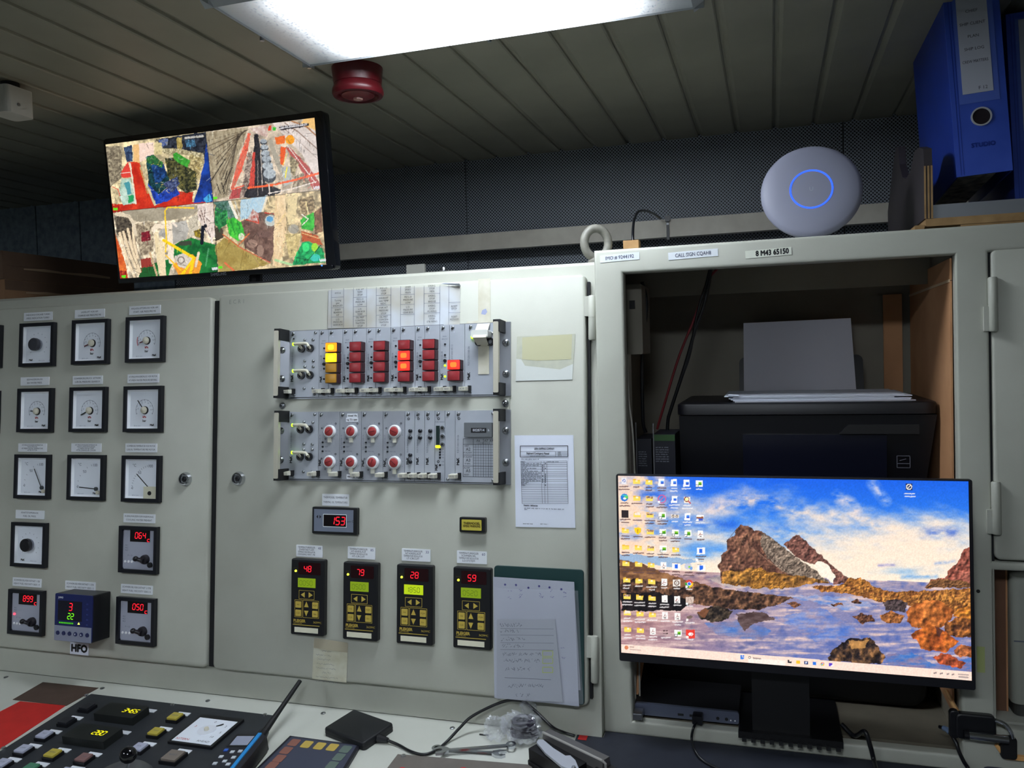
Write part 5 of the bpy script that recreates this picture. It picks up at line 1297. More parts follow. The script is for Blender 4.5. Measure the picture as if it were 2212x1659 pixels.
C.poly([(680,1390),(740,1485),(912,1462),(932,1380),(850,1300)],(234,152,50)); C.poly([(700,1312),(790,1290),(852,1340),(792,1425),(730,1402)],(206,196,184)); C.ring(755,1350,22,32,(130,120,112)); C.line([(720,1380),(800,1400)],5,(120,110,100)); C.line([(905,1290),(880,1400)],22,(226,206,180))
C.line([(862,906),(640,900),(617,930),(630,1180),(622,1280)],12,(238,198,50)); C.line([(605,1180),(862,1330),(832,1475)],24,(248,204,28)); C.line([(760,1480),(862,1340)],20,(248,204,28)); C.line([(625,1310),(785,1468)],11,(240,190,30))
C.line([(940,1070),(932,1205)],30,(20,24,38)); C.ell(962,1058,15,17,(30,28,36)); C.line([(950,1075),(968,1110)],9,(24,28,44)); C.line([(925,1150),(935,1210)],12,(16,18,28)); C.line([(1012,1160),(1020,1195)],14,(226,220,214)); C.line([(990,1250),(965,1400)],12,(120,180,140),alpha=0.5)
# fourth view
C.poly([(1030,855),(1990,745),(2020,1400),(1070,1460)],(192,172,134),noise=0.3,sc=36,seed=11)
C.poly([(1030,855),(1160,838),(1232,1010),(1100,960)],(112,142,136),col2=(50,90,70),sc=16); C.poly([(1265,835),(1485,800),(1442,960),(1258,1012)],(156,190,210),col2=(190,206,212),sc=14,stretch=0.35)
C.line([(1170,850),(1232,990)],24,(228,222,206)); C.line([(1215,850),(1260,990)],12,(190,186,170)); C.line([(1490,805),(1430,1000)],16,(226,214,190))
C.poly([(1250,1030),(1430,940),(1575,955),(1562,1255),(1512,1375),(1300,1245)],(128,100,88),col2=(90,66,58),sc=40); C.ell(1360,1210,46,36,(146,118,104)); C.ell(1430,1270,30,50,(150,122,108)); C.ell(1460,1130,70,26,(110,84,76))
C.poly([(1045,1225),(1130,1160),(1300,1260),(1512,1382),(1350,1432),(1080,1450)],(172,152,86),col2=(150,128,66),sc=50); C.line([(1290,1260),(1260,1420)],4,(120,100,50)); C.line([(1170,1200),(1120,1290)],4,(120,100,50))
C.poly([(1320,1000),(1370,910),(1420,960),(1420,1050)],(206,196,190),col2=(160,80,70),sc=20); C.line([(1310,1005),(1420,1035),(1400,970)],8,(196,70,50)); C.line([(1470,945),(1550,960)],10,(190,60,46)); C.poly([(1040,1070),(1110,1080),(1120,1160),(1050,1190)],(70,62,50))
C.line([(1110,1130),(1240,1228),(1335,1125)],11,(192,104,60)); C.line([(1240,1232),(1515,1372)],9,(196,98,72)); C.line([(1130,1375),(1205,1440)],16,(214,110,70)); C.line([(1350,1290),(1430,1400)],5,(150,120,90))
C.poly([(1045,900),(1150,930),(1160,1030),(1080,1090),(1040,1040)],(66,160,84),col2=(24,90,50),sc=14); C.ring(1080,910,26,36,(50,90,80))
C.poly([(1140,1005),(1200,985),(1270,1030),(1302,1140),(1240,1190),(1160,1130)],(84,206,66),col2=(40,150,50),sc=26); C.line([(1180,1010),(1215,1130)],8,(40,130,50)); C.line([(1235,1010),(1270,1120)],8,(50,150,60)); C.ell(1270,1150,26,30,(210,220,190))
C.ell(1520,1012,52,48,(190,192,184)); C.ell(1512,1000,30,24,(90,150,190)); C.ring(1520,1015,50,62,(120,100,88))
C.poly([(1560,790),(1642,785),(1655,1100),(1612,1400),(1535,1400)],(234,208,168),col2=(214,184,140),sc=60,stretch=0.3); C.poly([(1668,800),(1752,788),(1722,1040),(1660,1052)],(218,198,152)); C.line([(1500,820),(1510,880),(1560,900)],9,(226,206,160)); C.line([(1640,960),(1570,1060)],12,(222,194,140))
C.poly([(1640,1130),(1785,1120),(1742,1305),(1680,1335)],(218,198,142),col2=(180,160,110),sc=20); C.ell(1715,1085,46,40,(160,154,140)); C.poly([(1760,830),(1880,800),(1900,930),(1790,990)],(190,166,126),col2=(90,76,56),sc=14); C.line([(1820,850),(1840,960)],8,(226,206,150))
C.poly([(1770,1005),(1880,940),(1918,990),(1882,1105),(1790,1085)],(78,200,74),col2=(40,140,50),sc=26); C.line([(1785,960),(1840,1000),(1790,1050)],9,(228,222,206)); C.poly([(1885,950),(1955,890),(1965,1110),(1900,1130)],(150,112,84),col2=(90,64,50),sc=20)
C.poly([(1780,1098),(1922,1140),(1965,1222),(1790,1192)],(178,88,52)); C.line([(1790,1120),(1930,1165)],6,(230,190,130)); C.poly([(1790,1200),(1850,1188),(1965,1250),(1985,1370),(1700,1395),(1740,1290)],(44,186,104),col2=(20,120,70),sc=30); C.ell(1820,1240,30,40,(60,214,120)); C.ell(1900,1330,44,32,(60,190,170)); C.ell(1895,1240,28,36,(150,210,60)); C.line([(1740,1330),(1840,1350),(1950,1220)],6,(20,60,40)); C.line([(1560,1350),(1700,1390)],20,(170,206,150))
C.warp = 0.0
C.clutter(90,130,250,390,900,40,1); C.clutter(230,450,960,300,830,40,2,0.55); C.clutter(120,980,1330,250,820,70,3); C.clutter(130,1250,1620,260,800,40,4,0.6); C.clutter(90,1600,1930,150,760,60,5)
C.clutter(130,190,620,960,1500,50,6); C.clutter(60,640,900,1000,1460,40,7); C.clutter(50,880,1040,880,1180,30,8); C.clutter(130,1040,1330,860,1250,40,9); C.clutter(80,1250,1560,960,1400,50,10); C.clutter(150,1560,1980,780,1390,45,11)
for x, y, s in ((195,915,1),(1045,820,1),(265,1490,1),(1090,1412,1)): C.rect(x,y,36,22,(96,220,40)); 
for x, y in ((1045,1425),(1910,735),(1965,1355)): C.line([(x-16,y),(x+16,y-3)],14,(235,235,240),alpha=0.8)
C.line([(790,308),(945,294)],13,(214,206,180),alpha=0.75)
for q in (((965,255),(1030,855)),((1030,855),(1068,1445)),((170,938),(1030,857)),((1030,857),(1950,752))): C.line(q,5,(30,26,26),alpha=0.7)
C.c *= (0.92+0.16*fbm(C.X/9,C.Y/9,31,2))[:,None]
screen_finish(me, C)
o = put('screen', me, screen_mat('tv_picture', 1.15), t, ((sl+sr)/2-tvc[0], (st+sb)/2-tb, 0.0004))
wm = glow('osd_white',(235,235,240),0.9)
q = FV.at(200+1720/S,220+206/S); letter('06.08.2020 15:18:29', 0.0075, wm, t, q[0]-tvc[0], q[1]-tb, 0.0008, fit=0.060)
q = FV.at(200+868/S,220+301/S); letter('06.08.2020 15:18:29', 0.0070, wm, t, q[0]-tvc[0], q[1]-tb, 0.0008, fit=0.045)
for x, y, s in ((1045,1425,'U09'),(1912,733,'U08'),(1966,1352,'U10')): q = FV.at(200+x/S,220+y/S); letter(s, 0.0085, wm, t, q[0]-tvc[0], q[1]-tb, 0.0009, bold=0.0004)

# ------------------------------------------------------------------ monitor
FM = Frame(tuple(FB.pt(0,-0.24,0.050)), LEAN_MON)
mo = [FM.at(*q) for q in ((1331,1021),(2100,1040),(2109,1494),(1337,1426))]
ml, mr_, mt, mb_ = (mo[0][0]+mo[3][0])/2, (mo[1][0]+mo[2][0])/2, (mo[0][1]+mo[1][1])/2, (mo[2][1]+mo[3][1])/2
ms = [FM.at(1320+x/2.765,1000+y/2.765) for x, y in ((38,72),(2130,115),(2158,1303),(65,1130))]
xl, xr, xt, xb = (ms[0][0]+ms[3][0])/2, (ms[1][0]+ms[2][0])/2, (ms[0][1]+ms[1][1])/2, (ms[2][1]+ms[3][1])/2
mc = (ml+mr_)/2; mw = (mr_-ml)/2; mh = mt-mb_
zfloor = FB.pt(0,oB,0).z
mon = thing('computer_monitor', 'wide black computer monitor showing a rocky shore desktop picture', 'monitor', FM.m(mc,mb_,0))
put('bezel', MB().rbox(-mw,mw,0,mh,-0.012,-0.0004,0.003,3,0.001), mat('monitor_black',(18,18,26),0.4), mon)
put('back_cover', MB().rbox(-mw+0.02,mw-0.02,0.03,mh-0.02,-0.032,-0.012,0.015,3,0.003), BLACKM, mon)
bot = FM.pt(mc,mb_,0)
ya = (zfloor-bot.z)   # negative: from the monitor's lower edge down to the bay floor
STB = mat('stand_black', (7,7,11), 0.45)
put('stand_neck', MB().box(-0.055,0.035,ya+0.006,0.14,-0.085,-0.050), STB, mon)
ub0 = FM.at(1592,1560)[0]-mc; ub1 = FM.at(1826,1600)[0]-mc
put('stand_base', MB().box(ub0,ub1,ya+0.001,ya+0.012,-0.215,-0.038), STB, mon)
b = MB()
for k in range(11): b.box(ub0+0.006+k*(ub1-ub0)/11.2,ub0+0.013+k*(ub1-ub0)/11.2,ya-0.003,ya+0.004,-0.0384,-0.034)
put('base_ribs', b, BLACKM, mon)
me, C = screen_mesh(FM, xl, xr, xb, xt, 0.0004, 620, 350, 1320, 1000, 2.765)
X, Y = C.X, C.Y
# sky
n1 = fbm(X/420+3,Y/130,41,5); n2 = fbm(X/260,(Y-0.25*X)/110,57,5); n3 = fbm(X/90,Y/45,77,4)
h = np.clip((Y-60)/640,0,1)
blue = np.stack([20+60*h,92+70*h,226+10*h],-1)/255; cream = np.stack([250-0*h,226+6*h,204+6*h],-1)/255
cl = np.clip((h*1.75-0.42)+(n1-0.5)*1.5+(n2-0.5)*1.0+np.clip((420-X)/520,0,1)*0.85-np.clip((X-1500)/700,0,1)*0.35*(1-h),0,1)
cl = cl*cl*(3-2*cl)
C.c = blue*(1-cl[:,None])+cream*cl[:,None]
pk = np.clip((n3-0.45)*1.6,0,1)*np.clip((700-X)/600,0,1)*0.5; C.c = C.c*(1-pk[:,None])+np.array([206,176,180])/255*pk[:,None]
C.soft([(150,60),(170,560)],(250,214,186),1.2,330,2)
for pts, col, al, bl, sd in (([(190,190),(270,190),(350,240)],(36,100,220),.9,70,3),([(400,365),(600,370),(730,365)],(40,104,220),.9,55,4),([(560,210),(700,160),(900,110)],(40,110,228),.9,80,5),([(50,420),(150,440)],(60,120,220),.8,40,6),([(920,385),(1040,385)],(70,130,226),.8,35,7),
    ([(1880,420),(2050,415)],(30,80,200),.7,50,8),([(1740,680),(1940,676)],(96,160,226),.8,22,9),([(1600,612),(1690,608)],(130,130,200),.8,14,10),([(1940,600),(2050,586)],(70,130,220),.8,18,11),
    ([(1350,200),(1430,240),(1460,290)],(252,226,214),.9,50,12),([(1100,300),(1500,330),(1900,540)],(250,226,206),.8,110,13),([(650,270),(860,220),(1000,260)],(240,214,200),.9,80,14),([(1560,120),(1640,230)],(236,222,226),.8,45,15),([(800,180),(640,240),(560,300)],(236,214,210),.7,70,16),
    ([(1000,420),(1600,470),(2120,520)],(252,230,208),.8,90,17),([(60,130),(60,560)],(248,214,190),.9,170,18)):
    C.soft(pts,col,al,bl,sd)
C.warp = 13.0; C.emb = 1.8
C.poly([(50,540),(420,570),(560,590),(350,620),(50,590)],(130,170,214),alpha=0.8)
# sea and water
hz = 655+0.048*(X-640)
wi = np.nonzero(Y>hz)[0]
wn = fbm(X[wi]/150,Y[wi]/16,91,4); wn2 = fbm(X[wi]/60,Y[wi]/40,95,3)
d = np.clip((Y[wi]-700)/480,0,1); lf = np.clip((1100-X[wi])/900,0,1)
c1 = np.stack([150-40*d+50*lf,140-20*d+4*lf,168+10*d-40*lf],-1)/255; c2 = np.stack([226+0*d,196+0*d,190+0*d],-1)/255; c3 = np.stack([70+50*lf,96-6*lf,170-70*lf],-1)/255
a = np.clip((wn-0.42)*3.0,0,1)[:,None]; bq = np.clip((wn2-0.48)*3.2,0,1)[:,None]*0.75
C.c[wi] = (c1*(1-a)+c2*a)*(1-bq)+c3*bq
C.poly([(560,960),(760,940),(960,1000),(900,1060),(640,1030)],(50,120,216),col2=(150,130,150),sc=30,stretch=3,alpha=0.6); C.poly([(980,930),(1250,860),(1450,980),(1500,1060),(1200,1060)],(70,120,214),col2=(170,150,170),sc=20,stretch=3,alpha=0.6); C.poly([(1050,790),(1400,800),(1600,850),(1400,880),(1200,830)],(96,140,214),col2=(226,200,196),sc=12,stretch=4,alpha=0.7)
C.poly([(1640,1150),(1800,1130),(1950,1210),(2160,1160),(2160,1250),(1650,1215)],(40,110,200),col2=(140,120,150),sc=20,stretch=3,alpha=0.75)
C.poly([(560,690),(660,680),(1060,760),(700,740)],(226,206,196),col2=(150,140,140),sc=14,stretch=4,alpha=0.8)
def rock(pts, c, c2, sc=22, seed=1, st=1.0): C.poly(pts, c, col2=c2, sc=sc, seed=seed, stretch=st)
# left shore
rock([(45,580),(180,600),(300,650),(430,695),(600,735),(480,760),(45,720)],(168,120,80),(96,64,46),20,4,2)
rock([(50,690),(250,700),(420,740),(480,720),(600,740),(900,780),(1090,800),(980,850),(880,880),(700,870),(520,850),(420,840),(300,880),(60,880)],(136,96,70),(40,28,26),26,6)
rock([(60,780),(280,770),(500,830),(420,880),(60,890)],(34,26,28),(12,10,14),30,7)
rock([(510,895),(560,868),(650,852),(725,880),(700,935),(600,952),(530,930)],(84,70,56),(26,22,22),20,9); C.poly([(510,895),(560,868),(590,872),(560,925)],(150,92,60),alpha=0.7)
rock([(740,900),(900,890),(980,930),(860,960),(800,1000),(760,950)],(70,52,52),(110,90,90),16,3,3)
# big sea stacks
BR1 = [(765,365),(820,375),(852,408),(882,398),(960,452),(1100,560),(1212,640),(1305,715),(1200,722),(1060,745),(830,742),(700,722),(655,715),(640,622),(655,590),(658,552),(695,520),(690,462),(742,430)]
rock(BR1,(142,100,78),(84,54,46),24,12)
rock([(905,420),(960,452),(1100,560),(1212,640),(1300,712),(1150,700),(1010,640),(930,560),(890,470)],(150,132,116),(96,82,72),14,14)
for k in range(9): C.line([(745+k*24,400+k*18),(690+k*50,470+k*26)],3,(54,36,32),alpha=0.7); C.line([(760+k*20,440+k*16),(800+k*34,500+k*22)],3,(180,140,116),alpha=0.35)
rock([(660,650),(760,640),(850,625),(1000,660),(1200,690),(1300,712),(1200,722),(1060,748),(830,742),(662,718)],(176,124,58),(112,76,40),26,15); rock([(830,742),(850,640),(900,625),(1000,690),(1080,745),(960,752)],(184,128,56),(120,80,36),14,16)
rock([(1035,492),(1105,432),(1150,450),(1200,500),(1262,560),(1332,622),(1378,662),(1440,695),(1400,712),(1328,722),(1336,672),(1290,602),(1245,585),(1213,612),(1100,560)],(140,96,84),(92,58,52),18,18)
C.poly([(1215,612),(1245,586),(1290,603),(1336,672),(1326,714),(1290,695),(1240,650)],(255,238,220))
rock([(2147,498),(2160,745),(1878,745),(1905,700),(1990,682),(2042,620),(2092,540)],(168,100,84),(112,58,48),22,21); rock([(1878,745),(1905,705),(2000,690),(2160,720),(2160,748)],(140,96,60),(90,60,40),14,22)
rock([(1360,735),(1420,690),(1480,682),(1545,720),(1560,750)],(186,126,58),(130,80,40),18,23)
rock([(1200,735),(1400,725),(1560,742),(1700,770),(2160,750),(2165,910),(1980,900),(1800,860),(1650,840),(1450,790),(1250,765)],(206,140,66),(110,66,36),16,25)
rock([(1620,830),(1700,812),(1770,840),(1760,890),(1640,880)],(90,76,76),(60,48,50),14,26); rock([(1600,910),(1680,882),(1750,920),(1720,955),(1630,950)],(176,112,60),(110,66,40),16,27)
for pts in ([(1440,912),(1490,896),(1560,912),(1582,950),(1500,960)],[(1048,842),(1090,824),(1140,850),(1100,872)],[(1430,830),(1470,812),(1500,835),(1460,848)],[(1310,840),(1380,838),(1390,852),(1330,856)]): rock(pts,(140,92,64),(56,36,32),14,28)
rock([(1763,885),(1820,835),(1950,820),(2045,880),(2030,930),(1970,985),(1810,985),(1770,940)],(196,116,56),(140,74,36),40,31)
rock([(2035,920),(2070,870),(2160,850),(2160,940)],(210,140,52),(150,84,36),30,32); rock([(1985,960),(2060,925),(2160,935),(2160,1040),(2080,1045),(2000,1020)],(180,110,52),(70,42,32),26,33)
rock([(1790,1022),(1890,962),(1985,1000),(2085,1072),(1985,1135),(1855,1112)],(204,112,46),(138,66,32),40,34); C.poly([(1930,975),(1985,1000),(1960,1050)],(80,48,44),alpha=0.8)
rock([(2045,1120),(2100,1090),(2160,1100),(2160,1165),(2080,1158)],(190,110,60),(120,66,44),30,35); rock([(1920,1160),(2010,1132),(2115,1195),(2090,1228),(1960,1195)],(196,92,54),(130,60,40),30,36)
rock([(1290,1165),(1345,1105),(1380,1070),(1430,1050),(1545,1044),(1592,1092),(1635,1165),(1610,1205),(1300,1185)],(170,120,74),(30,24,28),34,37); C.poly([(1420,1065),(1540,1058),(1520,1100),(1440,1110)],(206,150,84),alpha=0.75)
C.warp = 0.0; C.emb = 0.0
# task bar
def bar_y(x): return 1082+(x-62)*0.0793
C.poly([(40,bar_y(40)),(2180,bar_y(2180)),(2180,1340),(40,1160)],(252,222,206)); C.poly([(818,bar_y(818)+22),(1040,bar_y(1040)+22),(1040,bar_y(1040)+56),(818,bar_y(818)+56)],(255,238,226))
C.rect(783,1160,22,24,(60,130,230)); C.line([(783,1148),(783,1172)],2,(252,222,206)); C.line([(772,1160),(794,1160)],2,(252,222,206))
C.ring(828,1162,5,8,(90,80,84)); C.line([(850,1166),(892,1169)],6,(170,150,146))
for x, col in ((1067,(40,40,48)),(1117,(246,196,50)),(1165,(30,50,110)),(1214,(50,120,220)),(1312,(90,60,200))): C.rect(x,bar_y(x)+24,22,20,col)
C.rect(1072,bar_y(1072)+18,12,10,(252,222,206)); C.rect(1165,bar_y(1165)+24,10,10,(210,220,240)); C.rect(1318,bar_y(1318)+30,12,8,(240,230,240))
def chrome(x, y, r):
    C.ell(x,y,r,r,(240,196,40)); C.poly([(x-r,y-r),(x+r,y-r),(x+r*0.8,y-r*0.2),(x,y-r*0.2),(x-r*0.5,y+r*0.1),(x-r,y-r*0.5)],(220,66,50)) if False else None
    ang = np.arctan2(C.Y-y, C.X-x); dd = np.hypot(C.X-x,C.Y-y)
    C.fill(np.nonzero((dd<=r)&(ang>-2.7)&(ang<-0.3))[0],(222,66,50)); C.fill(np.nonzero((dd<=r)&((ang<=-2.7)|(ang>1.6)))[0],(60,160,70))
    C.ell(x,y,r*0.5,r*0.5,(250,250,250)); C.ell(x,y,r*0.38,r*0.38,(50,110,230))
chrome(1263,bar_y(1263)+24,11)
for x in (1935,1972,2012,2042): C.rect(x,bar_y(x)+24,18,10,(150,136,134))
for dy in (12,34): C.line([(2076,bar_y(2076)+12+dy*0.7),(2134,bar_y(2134)+12+dy*0.7)],7,(176,158,154))
C.ell(92,1103,12,12,(216,130,90)); C.line([(112,1098),(134,1100)],6,(180,150,140)); C.line([(112,1114),(176,1119)],6,(200,176,166))
# desktop icons
rnd = random.Random(5)
def label(x, y, dark, n=2):
    col = (96,70,70) if dark else (245,240,240)
    for k in range(n):
        w_ = rnd.uniform(28,62); x0 = x-w_/2
        while x0 < x+w_/2: C.line([(x0,y+k*17),(x0+5,y+k*17+rnd.uniform(-2,2))],7,col,alpha=0.75); x0 += 9
def icon(kind, x, y):
    if kind.startswith('folder'):
        C.poly([(x-21,y-15),(x-6,y-15),(x-2,y-10),(x+21,y-9),(x+21,y+16),(x-21,y+15)],(236,186,60)); C.poly([(x-21,y-6),(x+21,y-4),(x+21,y+16),(x-21,y+15)],(255,220,96))
        if kind == 'folderD': C.poly([(x-18,y-12),(x+18,y-10),(x+18,y+1),(x-18,y)],(90,56,36),col2=(230,200,180),sc=7)
        if kind == 'folder': C.rect(x+1,y-3,13,8,(255,244,206))
        if kind == 'folderW': C.rect(x,y-4,34,16,(250,230,214))
    elif kind == 'word': C.rect(x,y,34,42,(250,250,252)); C.rect(x+4,y,18,18,(40,84,206)); C.rect(x+4,y-5,18,8,(80,150,236)); C.rect(x-12,y+14,16,14,(252,252,252))
    elif kind == 'excel': C.rect(x,y,42,38,(250,250,246)); C.rect(x+6,y,20,20,(60,140,30)); C.rect(x+6,y-5,20,8,(130,196,40)); C.rect(x-12,y+13,17,15,(90,96,90)); C.rect(x-12,y+13,12,10,(250,250,250))
    elif kind == 'pdf': C.rect(x,y,34,42,(250,246,242)); C.line([(x,y-10),(x-3,y+2),(x-10,y+8)],3,(150,60,56)); C.line([(x-3,y+1),(x+10,y+3)],3,(150,60,56)); C.rect(x,y+14,14,5,(110,100,100))
    elif kind == 'page': C.rect(x,y,34,42,(250,246,242)); C.rect(x+2,y+12,12,4,(160,150,150))
    elif kind == 'doc': C.rect(x,y,48,40,(252,248,244)); C.rect(x,y,20,26,(40,104,226)); C.line([(x-24,y-20),(x+24,y-18)],2,(130,120,120))
    elif kind == 'bin': C.rect(x,y,30,38,(230,228,234)); C.ring(x,y-2,5,9,(90,110,190))
    elif kind == 'edge': C.ell(x,y,23,23,(40,120,210)); C.poly([(x-18,y-16),(x+20,y-14),(x+23,y+4),(x+4,y-2)],(70,196,190)); C.ell(x+12,y,11,9,(96,200,90)); C.ell(x+2,y+6,8,7,(250,240,236))
    elif kind == 'black': C.rect(x,y,42,44,(44,36,40))
    elif kind == 'ringr': C.ring(x,y,20,26,(206,96,150)); C.line([(x-14,y+12),(x+12,y-14)],4,(206,96,150)); C.rect(x-17,y+18,13,13,(250,250,250))
    elif kind == 'lens': C.rect(x,y,36,36,(244,234,220)); C.ring(x-2,y-4,11,16,(140,56,36)); C.ell(x-2,y-4,9,9,(240,240,160)); C.line([(x+9,y+8),(x+19,y+19)],7,(200,40,40))
    elif kind == 'eyes': C.rect(x,y,46,18,(236,222,206)); C.ring(x-11,y,4,8,(90,80,80)); C.ring(x+11,y,4,8,(90,80,80))
    elif kind == 'print': C.rect(x,y-6,44,14,(250,246,244)); C.rect(x,y+2,40,10,(150,90,60)); C.rect(x+2,y+14,30,12,(60,90,190)); C.rect(x-16,y+16,13,13,(250,250,250))
    elif kind == 'shield': C.poly([(x-20,y-18),(x,y-22),(x+20,y-18),(x+18,y+6),(x,y+22),(x-18,y+6)],(250,206,30)); C.line([(x,y-8),(x,y+8)],5,(150,100,10))
    elif kind == 'disc': C.ell(x-4,y-4,22,18,(196,198,214)); C.ell(x+4,y,8,7,(150,210,60)); C.ell(x+14,y+8,9,11,(120,160,220))
    elif kind == 'photo': C.rect(x,y,44,40,(244,236,228)); C.ring(x,y,9,17,(130,110,100)); C.ell(x,y,4,4,(70,60,60))
    elif kind == 'chrome': chrome(x,y,24); C.rect(x-16,y+18,13,13,(250,250,250))
    elif kind == 'chart': C.rect(x,y,46,44,(214,190,176)); C.line([(x-16,y+16),(x-4,y-14),(x+4,y-14),(x+16,y+16)],2,(110,90,84)); C.line([(x-18,y+18),(x+20,y+19)],2,(90,80,80)); C.rect(x-17,y+19,12,11,(250,250,250))
    elif kind == 'grey': C.poly([(x-20,y-4),(x+2,y-12),(x+20,y-4),(x,y+10),(x-18,y+8)],(120,100,92)); C.rect(x-17,y+16,13,13,(250,240,236))
    elif kind == 'arrows':
        C.line([(x-14,y-8),(x+12,y-8)],4,(40,24,24)); C.poly([(x-16,y-8),(x-6,y-14),(x-6,y-2)],(40,24,24)); C.line([(x-12,y+8),(x+14,y+8)],4,(40,24,24)); C.poly([(x+16,y+8),(x+6,y+2),(x+6,y+14)],(40,24,24))
    elif kind == 'red': C.rect(x,y,54,52,(232,62,50)); C.poly([(x-14,y),(x-3,y-11),(x+8,y),(x-3,y+11)],(252,250,248)); C.line([(x+6,y-9),(x+15,y),(x+6,y+9)],4,(252,250,248)); C.rect(x-19,y+18,14,14,(250,240,236))
K = ['bin folder folder word word word excel','edge folder folderD ringr word lens -','black folderW folderD excel eyes word print','folder shield folderD excel excel excel pdf',
     'folderP folder folderD excel folder - doc','folder folder folder pdf doc disc doc','folder folder folder pdf photo chrome -','folderD folder folder page pdf chart -','folderW folder folder pdf pdf grey -','folder folder pdf arrows excel red -']
for r_, row in enumerate(K):
    for c_, kd in enumerate(row.split()):
        if kd == '-': continue
        x = 77+c_*74.8+r_*2.6; y = 108+r_*98.4+c_*2.6+r_*c_*0.35
        icon(kd, x, y); label(x, y+33, r_ < 6 and not (c_>3 and r_<3), 1 if rnd.random()<0.4 else 2)
C.rect(1780,143,42,42,(34,44,90)); C.ring(1780,143,12,18,(236,232,226)); C.line([(1772,152),(1788,134)],4,(236,232,226)); label(1783,184,False,2)
C.poly([(505,568),(505,590),(512,584),(520,594),(524,590),(516,580),(524,578)],(252,250,248))
C.c *= (0.93+0.14*fbm(C.X/6,C.Y/6,33,2))[:,None]
screen_finish(me, C)
put('screen', me, screen_mat('monitor_picture', 1.10), mon, ((xl+xr)/2-mc,(xt+xb)/2-mb_,0.0004))
letter('Search', 0.0050, mat('search_grey',(150,130,128),0.6,emit=(150,130,128),estr=0.6), mon, FM.at(1320+872/2.765,1000+1167/2.765)[0]-mc, FM.at(1320+872/2.765,1000+1167/2.765)[1]-mb_, 0.0007)

# ================================================================== on top of the cabinets
zA = ft.z; zB = zt - 0.004
def atX(px, py, X):
    """point of the upright plane x = X (y, z)"""
    d = CF + CR*((px-PX0)/F_PX) - CU*((py-PY0)/F_PX); k = (X-CAM.x)/d.x; q = CAM+d*k
    return q.y, q.z
def atZ(px, py, Z):
    d = CF + CR*((px-PX0)/F_PX) - CU*((py-PY0)/F_PX); k = (Z-CAM.z)/d.z; q = CAM+d*k
    return q.x, q.y
def atY(px, py, Y): u, v = FY(Y).at(px,py); return u, ZO+v

# three lettered strips on the right cabinet
STRIP = mat('label_tape', (216,222,228), 0.4); STRIPC = mat('label_tape_cream', (214,218,204), 0.4)
for pxa, pya, pxb, pyb, s, m, bold, nm in ((1296,560,1381,552,'IMO # 9244192',STRIP,0.0001,'white label strip reading IMO number 9244192, leftmost of three'),
    (1443.5,554,1551,544.5,'CALL SIGN CQAH8',STRIP,0.0001,'white label strip reading CALL SIGN, middle of three'),
    (1610,550.5,1710,541.5,'8 M43 65150',STRIPC,0.0006,'cream label strip with bold black lettering 8 M43 65150')):
    ua, va = bp(pxa,pya,0.001); ub, vb = bp(pxb,pyb,0.001)
    an = math.atan2(vb-va,ub-ua); w_ = math.hypot(ub-ua,vb-va)
    t = thing('label_strip', nm, 'label', FB.m((ua+ub)/2,(va+vb)/2,0.0002,an), 'lettered label strips')
    put('strip', MB().box(-w_/2,w_/2,-0.0062,0.0062,0,0.0005), m, t)
    letter(s, 0.0088 if bold < 0.0005 else 0.0120, INKB if bold > 0.0005 else mat('label_ink',(70,76,110),0.6), t, 0.006 if bold > 0.0005 else 0, 0, 0.0007, fit=w_*0.72, bold=bold)
# lifting eye
u, z = atY(1288,525,0.055)
t = thing('lifting_eye', 'pale painted steel lifting eye on the cabinet top beside the first label', 'eye bolt', W(u,0.055,zA))
ez = 0.036
put('ring', MB().tube([(0.0195*math.cos(a),0.012*math.cos(a),ez+0.0265*math.sin(a)) for a in [2*PI*i/32-PI/2 for i in range(33)]],0.0078,14).mesh('ring',80), mat('eye_paint',(136,134,124),0.5,noise=1,rgb2=(116,114,106),nscale=80), t)
put('collar', MB().lathe([(0.016,0.0),(0.016,0.004),(0.010,0.010)],20), mat('eye_paint',(168,166,156),0.5), t)
letter('0.25', 0.006, INK, t, 0.0195, -0.0075, ez, name='stamp')
# wooden block with cable, cable tie on the rail
WOOD = mat('light_wood', (190,152,100), 0.6, noise=1, rgb2=(160,120,74), nscale=30)
u, z = atY(1365,530,0.10)
t = thing('wooden_block', 'small pale wooden block on the cabinet behind the first label', 'block', W(u,0.10,zB))
put('block', MB().rbox(-0.0145,0.0145,-0.012,0.012,0.0,z-zB+0.008,0.001,2), WOOD, t)
pts = [(1368,530,0.11),(1367,505,0.12),(1370,475,0.16),(1380,457,0.25),(1398,456,0.40),(1412,462,0.52),(1426,472,0.64)]
P = [Vector((atY(a,b,y)[0],y,atY(a,b,y)[1])) for a,b,y in pts]
o = put('black_cable', MB().tube(spline(P),0.0026,8).mesh('black_cable',80), BLACK); tag(o,'thin black cable arching from the wooden block to the rail','cable')
u, z1 = atY(1442,466,0.652); _, z2 = atY(1442,518,0.652)
t = thing('cable_tie', 'black cable tie strapped upright round the pale wall rail', 'cable tie', W(u,0.652,z2))
put('strap', MB().box(-0.0035,0.0035,0.0,0.002,0,z1-z2-0.01), BLACK, t); put('head', MB().box(-0.006,0.006,-0.004,0.003,z1-z2-0.014,z1-z2), BLACK, t); put('seal', MB().box(-0.003,0.003,-0.001,0.0,z1-z2-0.022,z1-z2-0.018), PLATE, t)
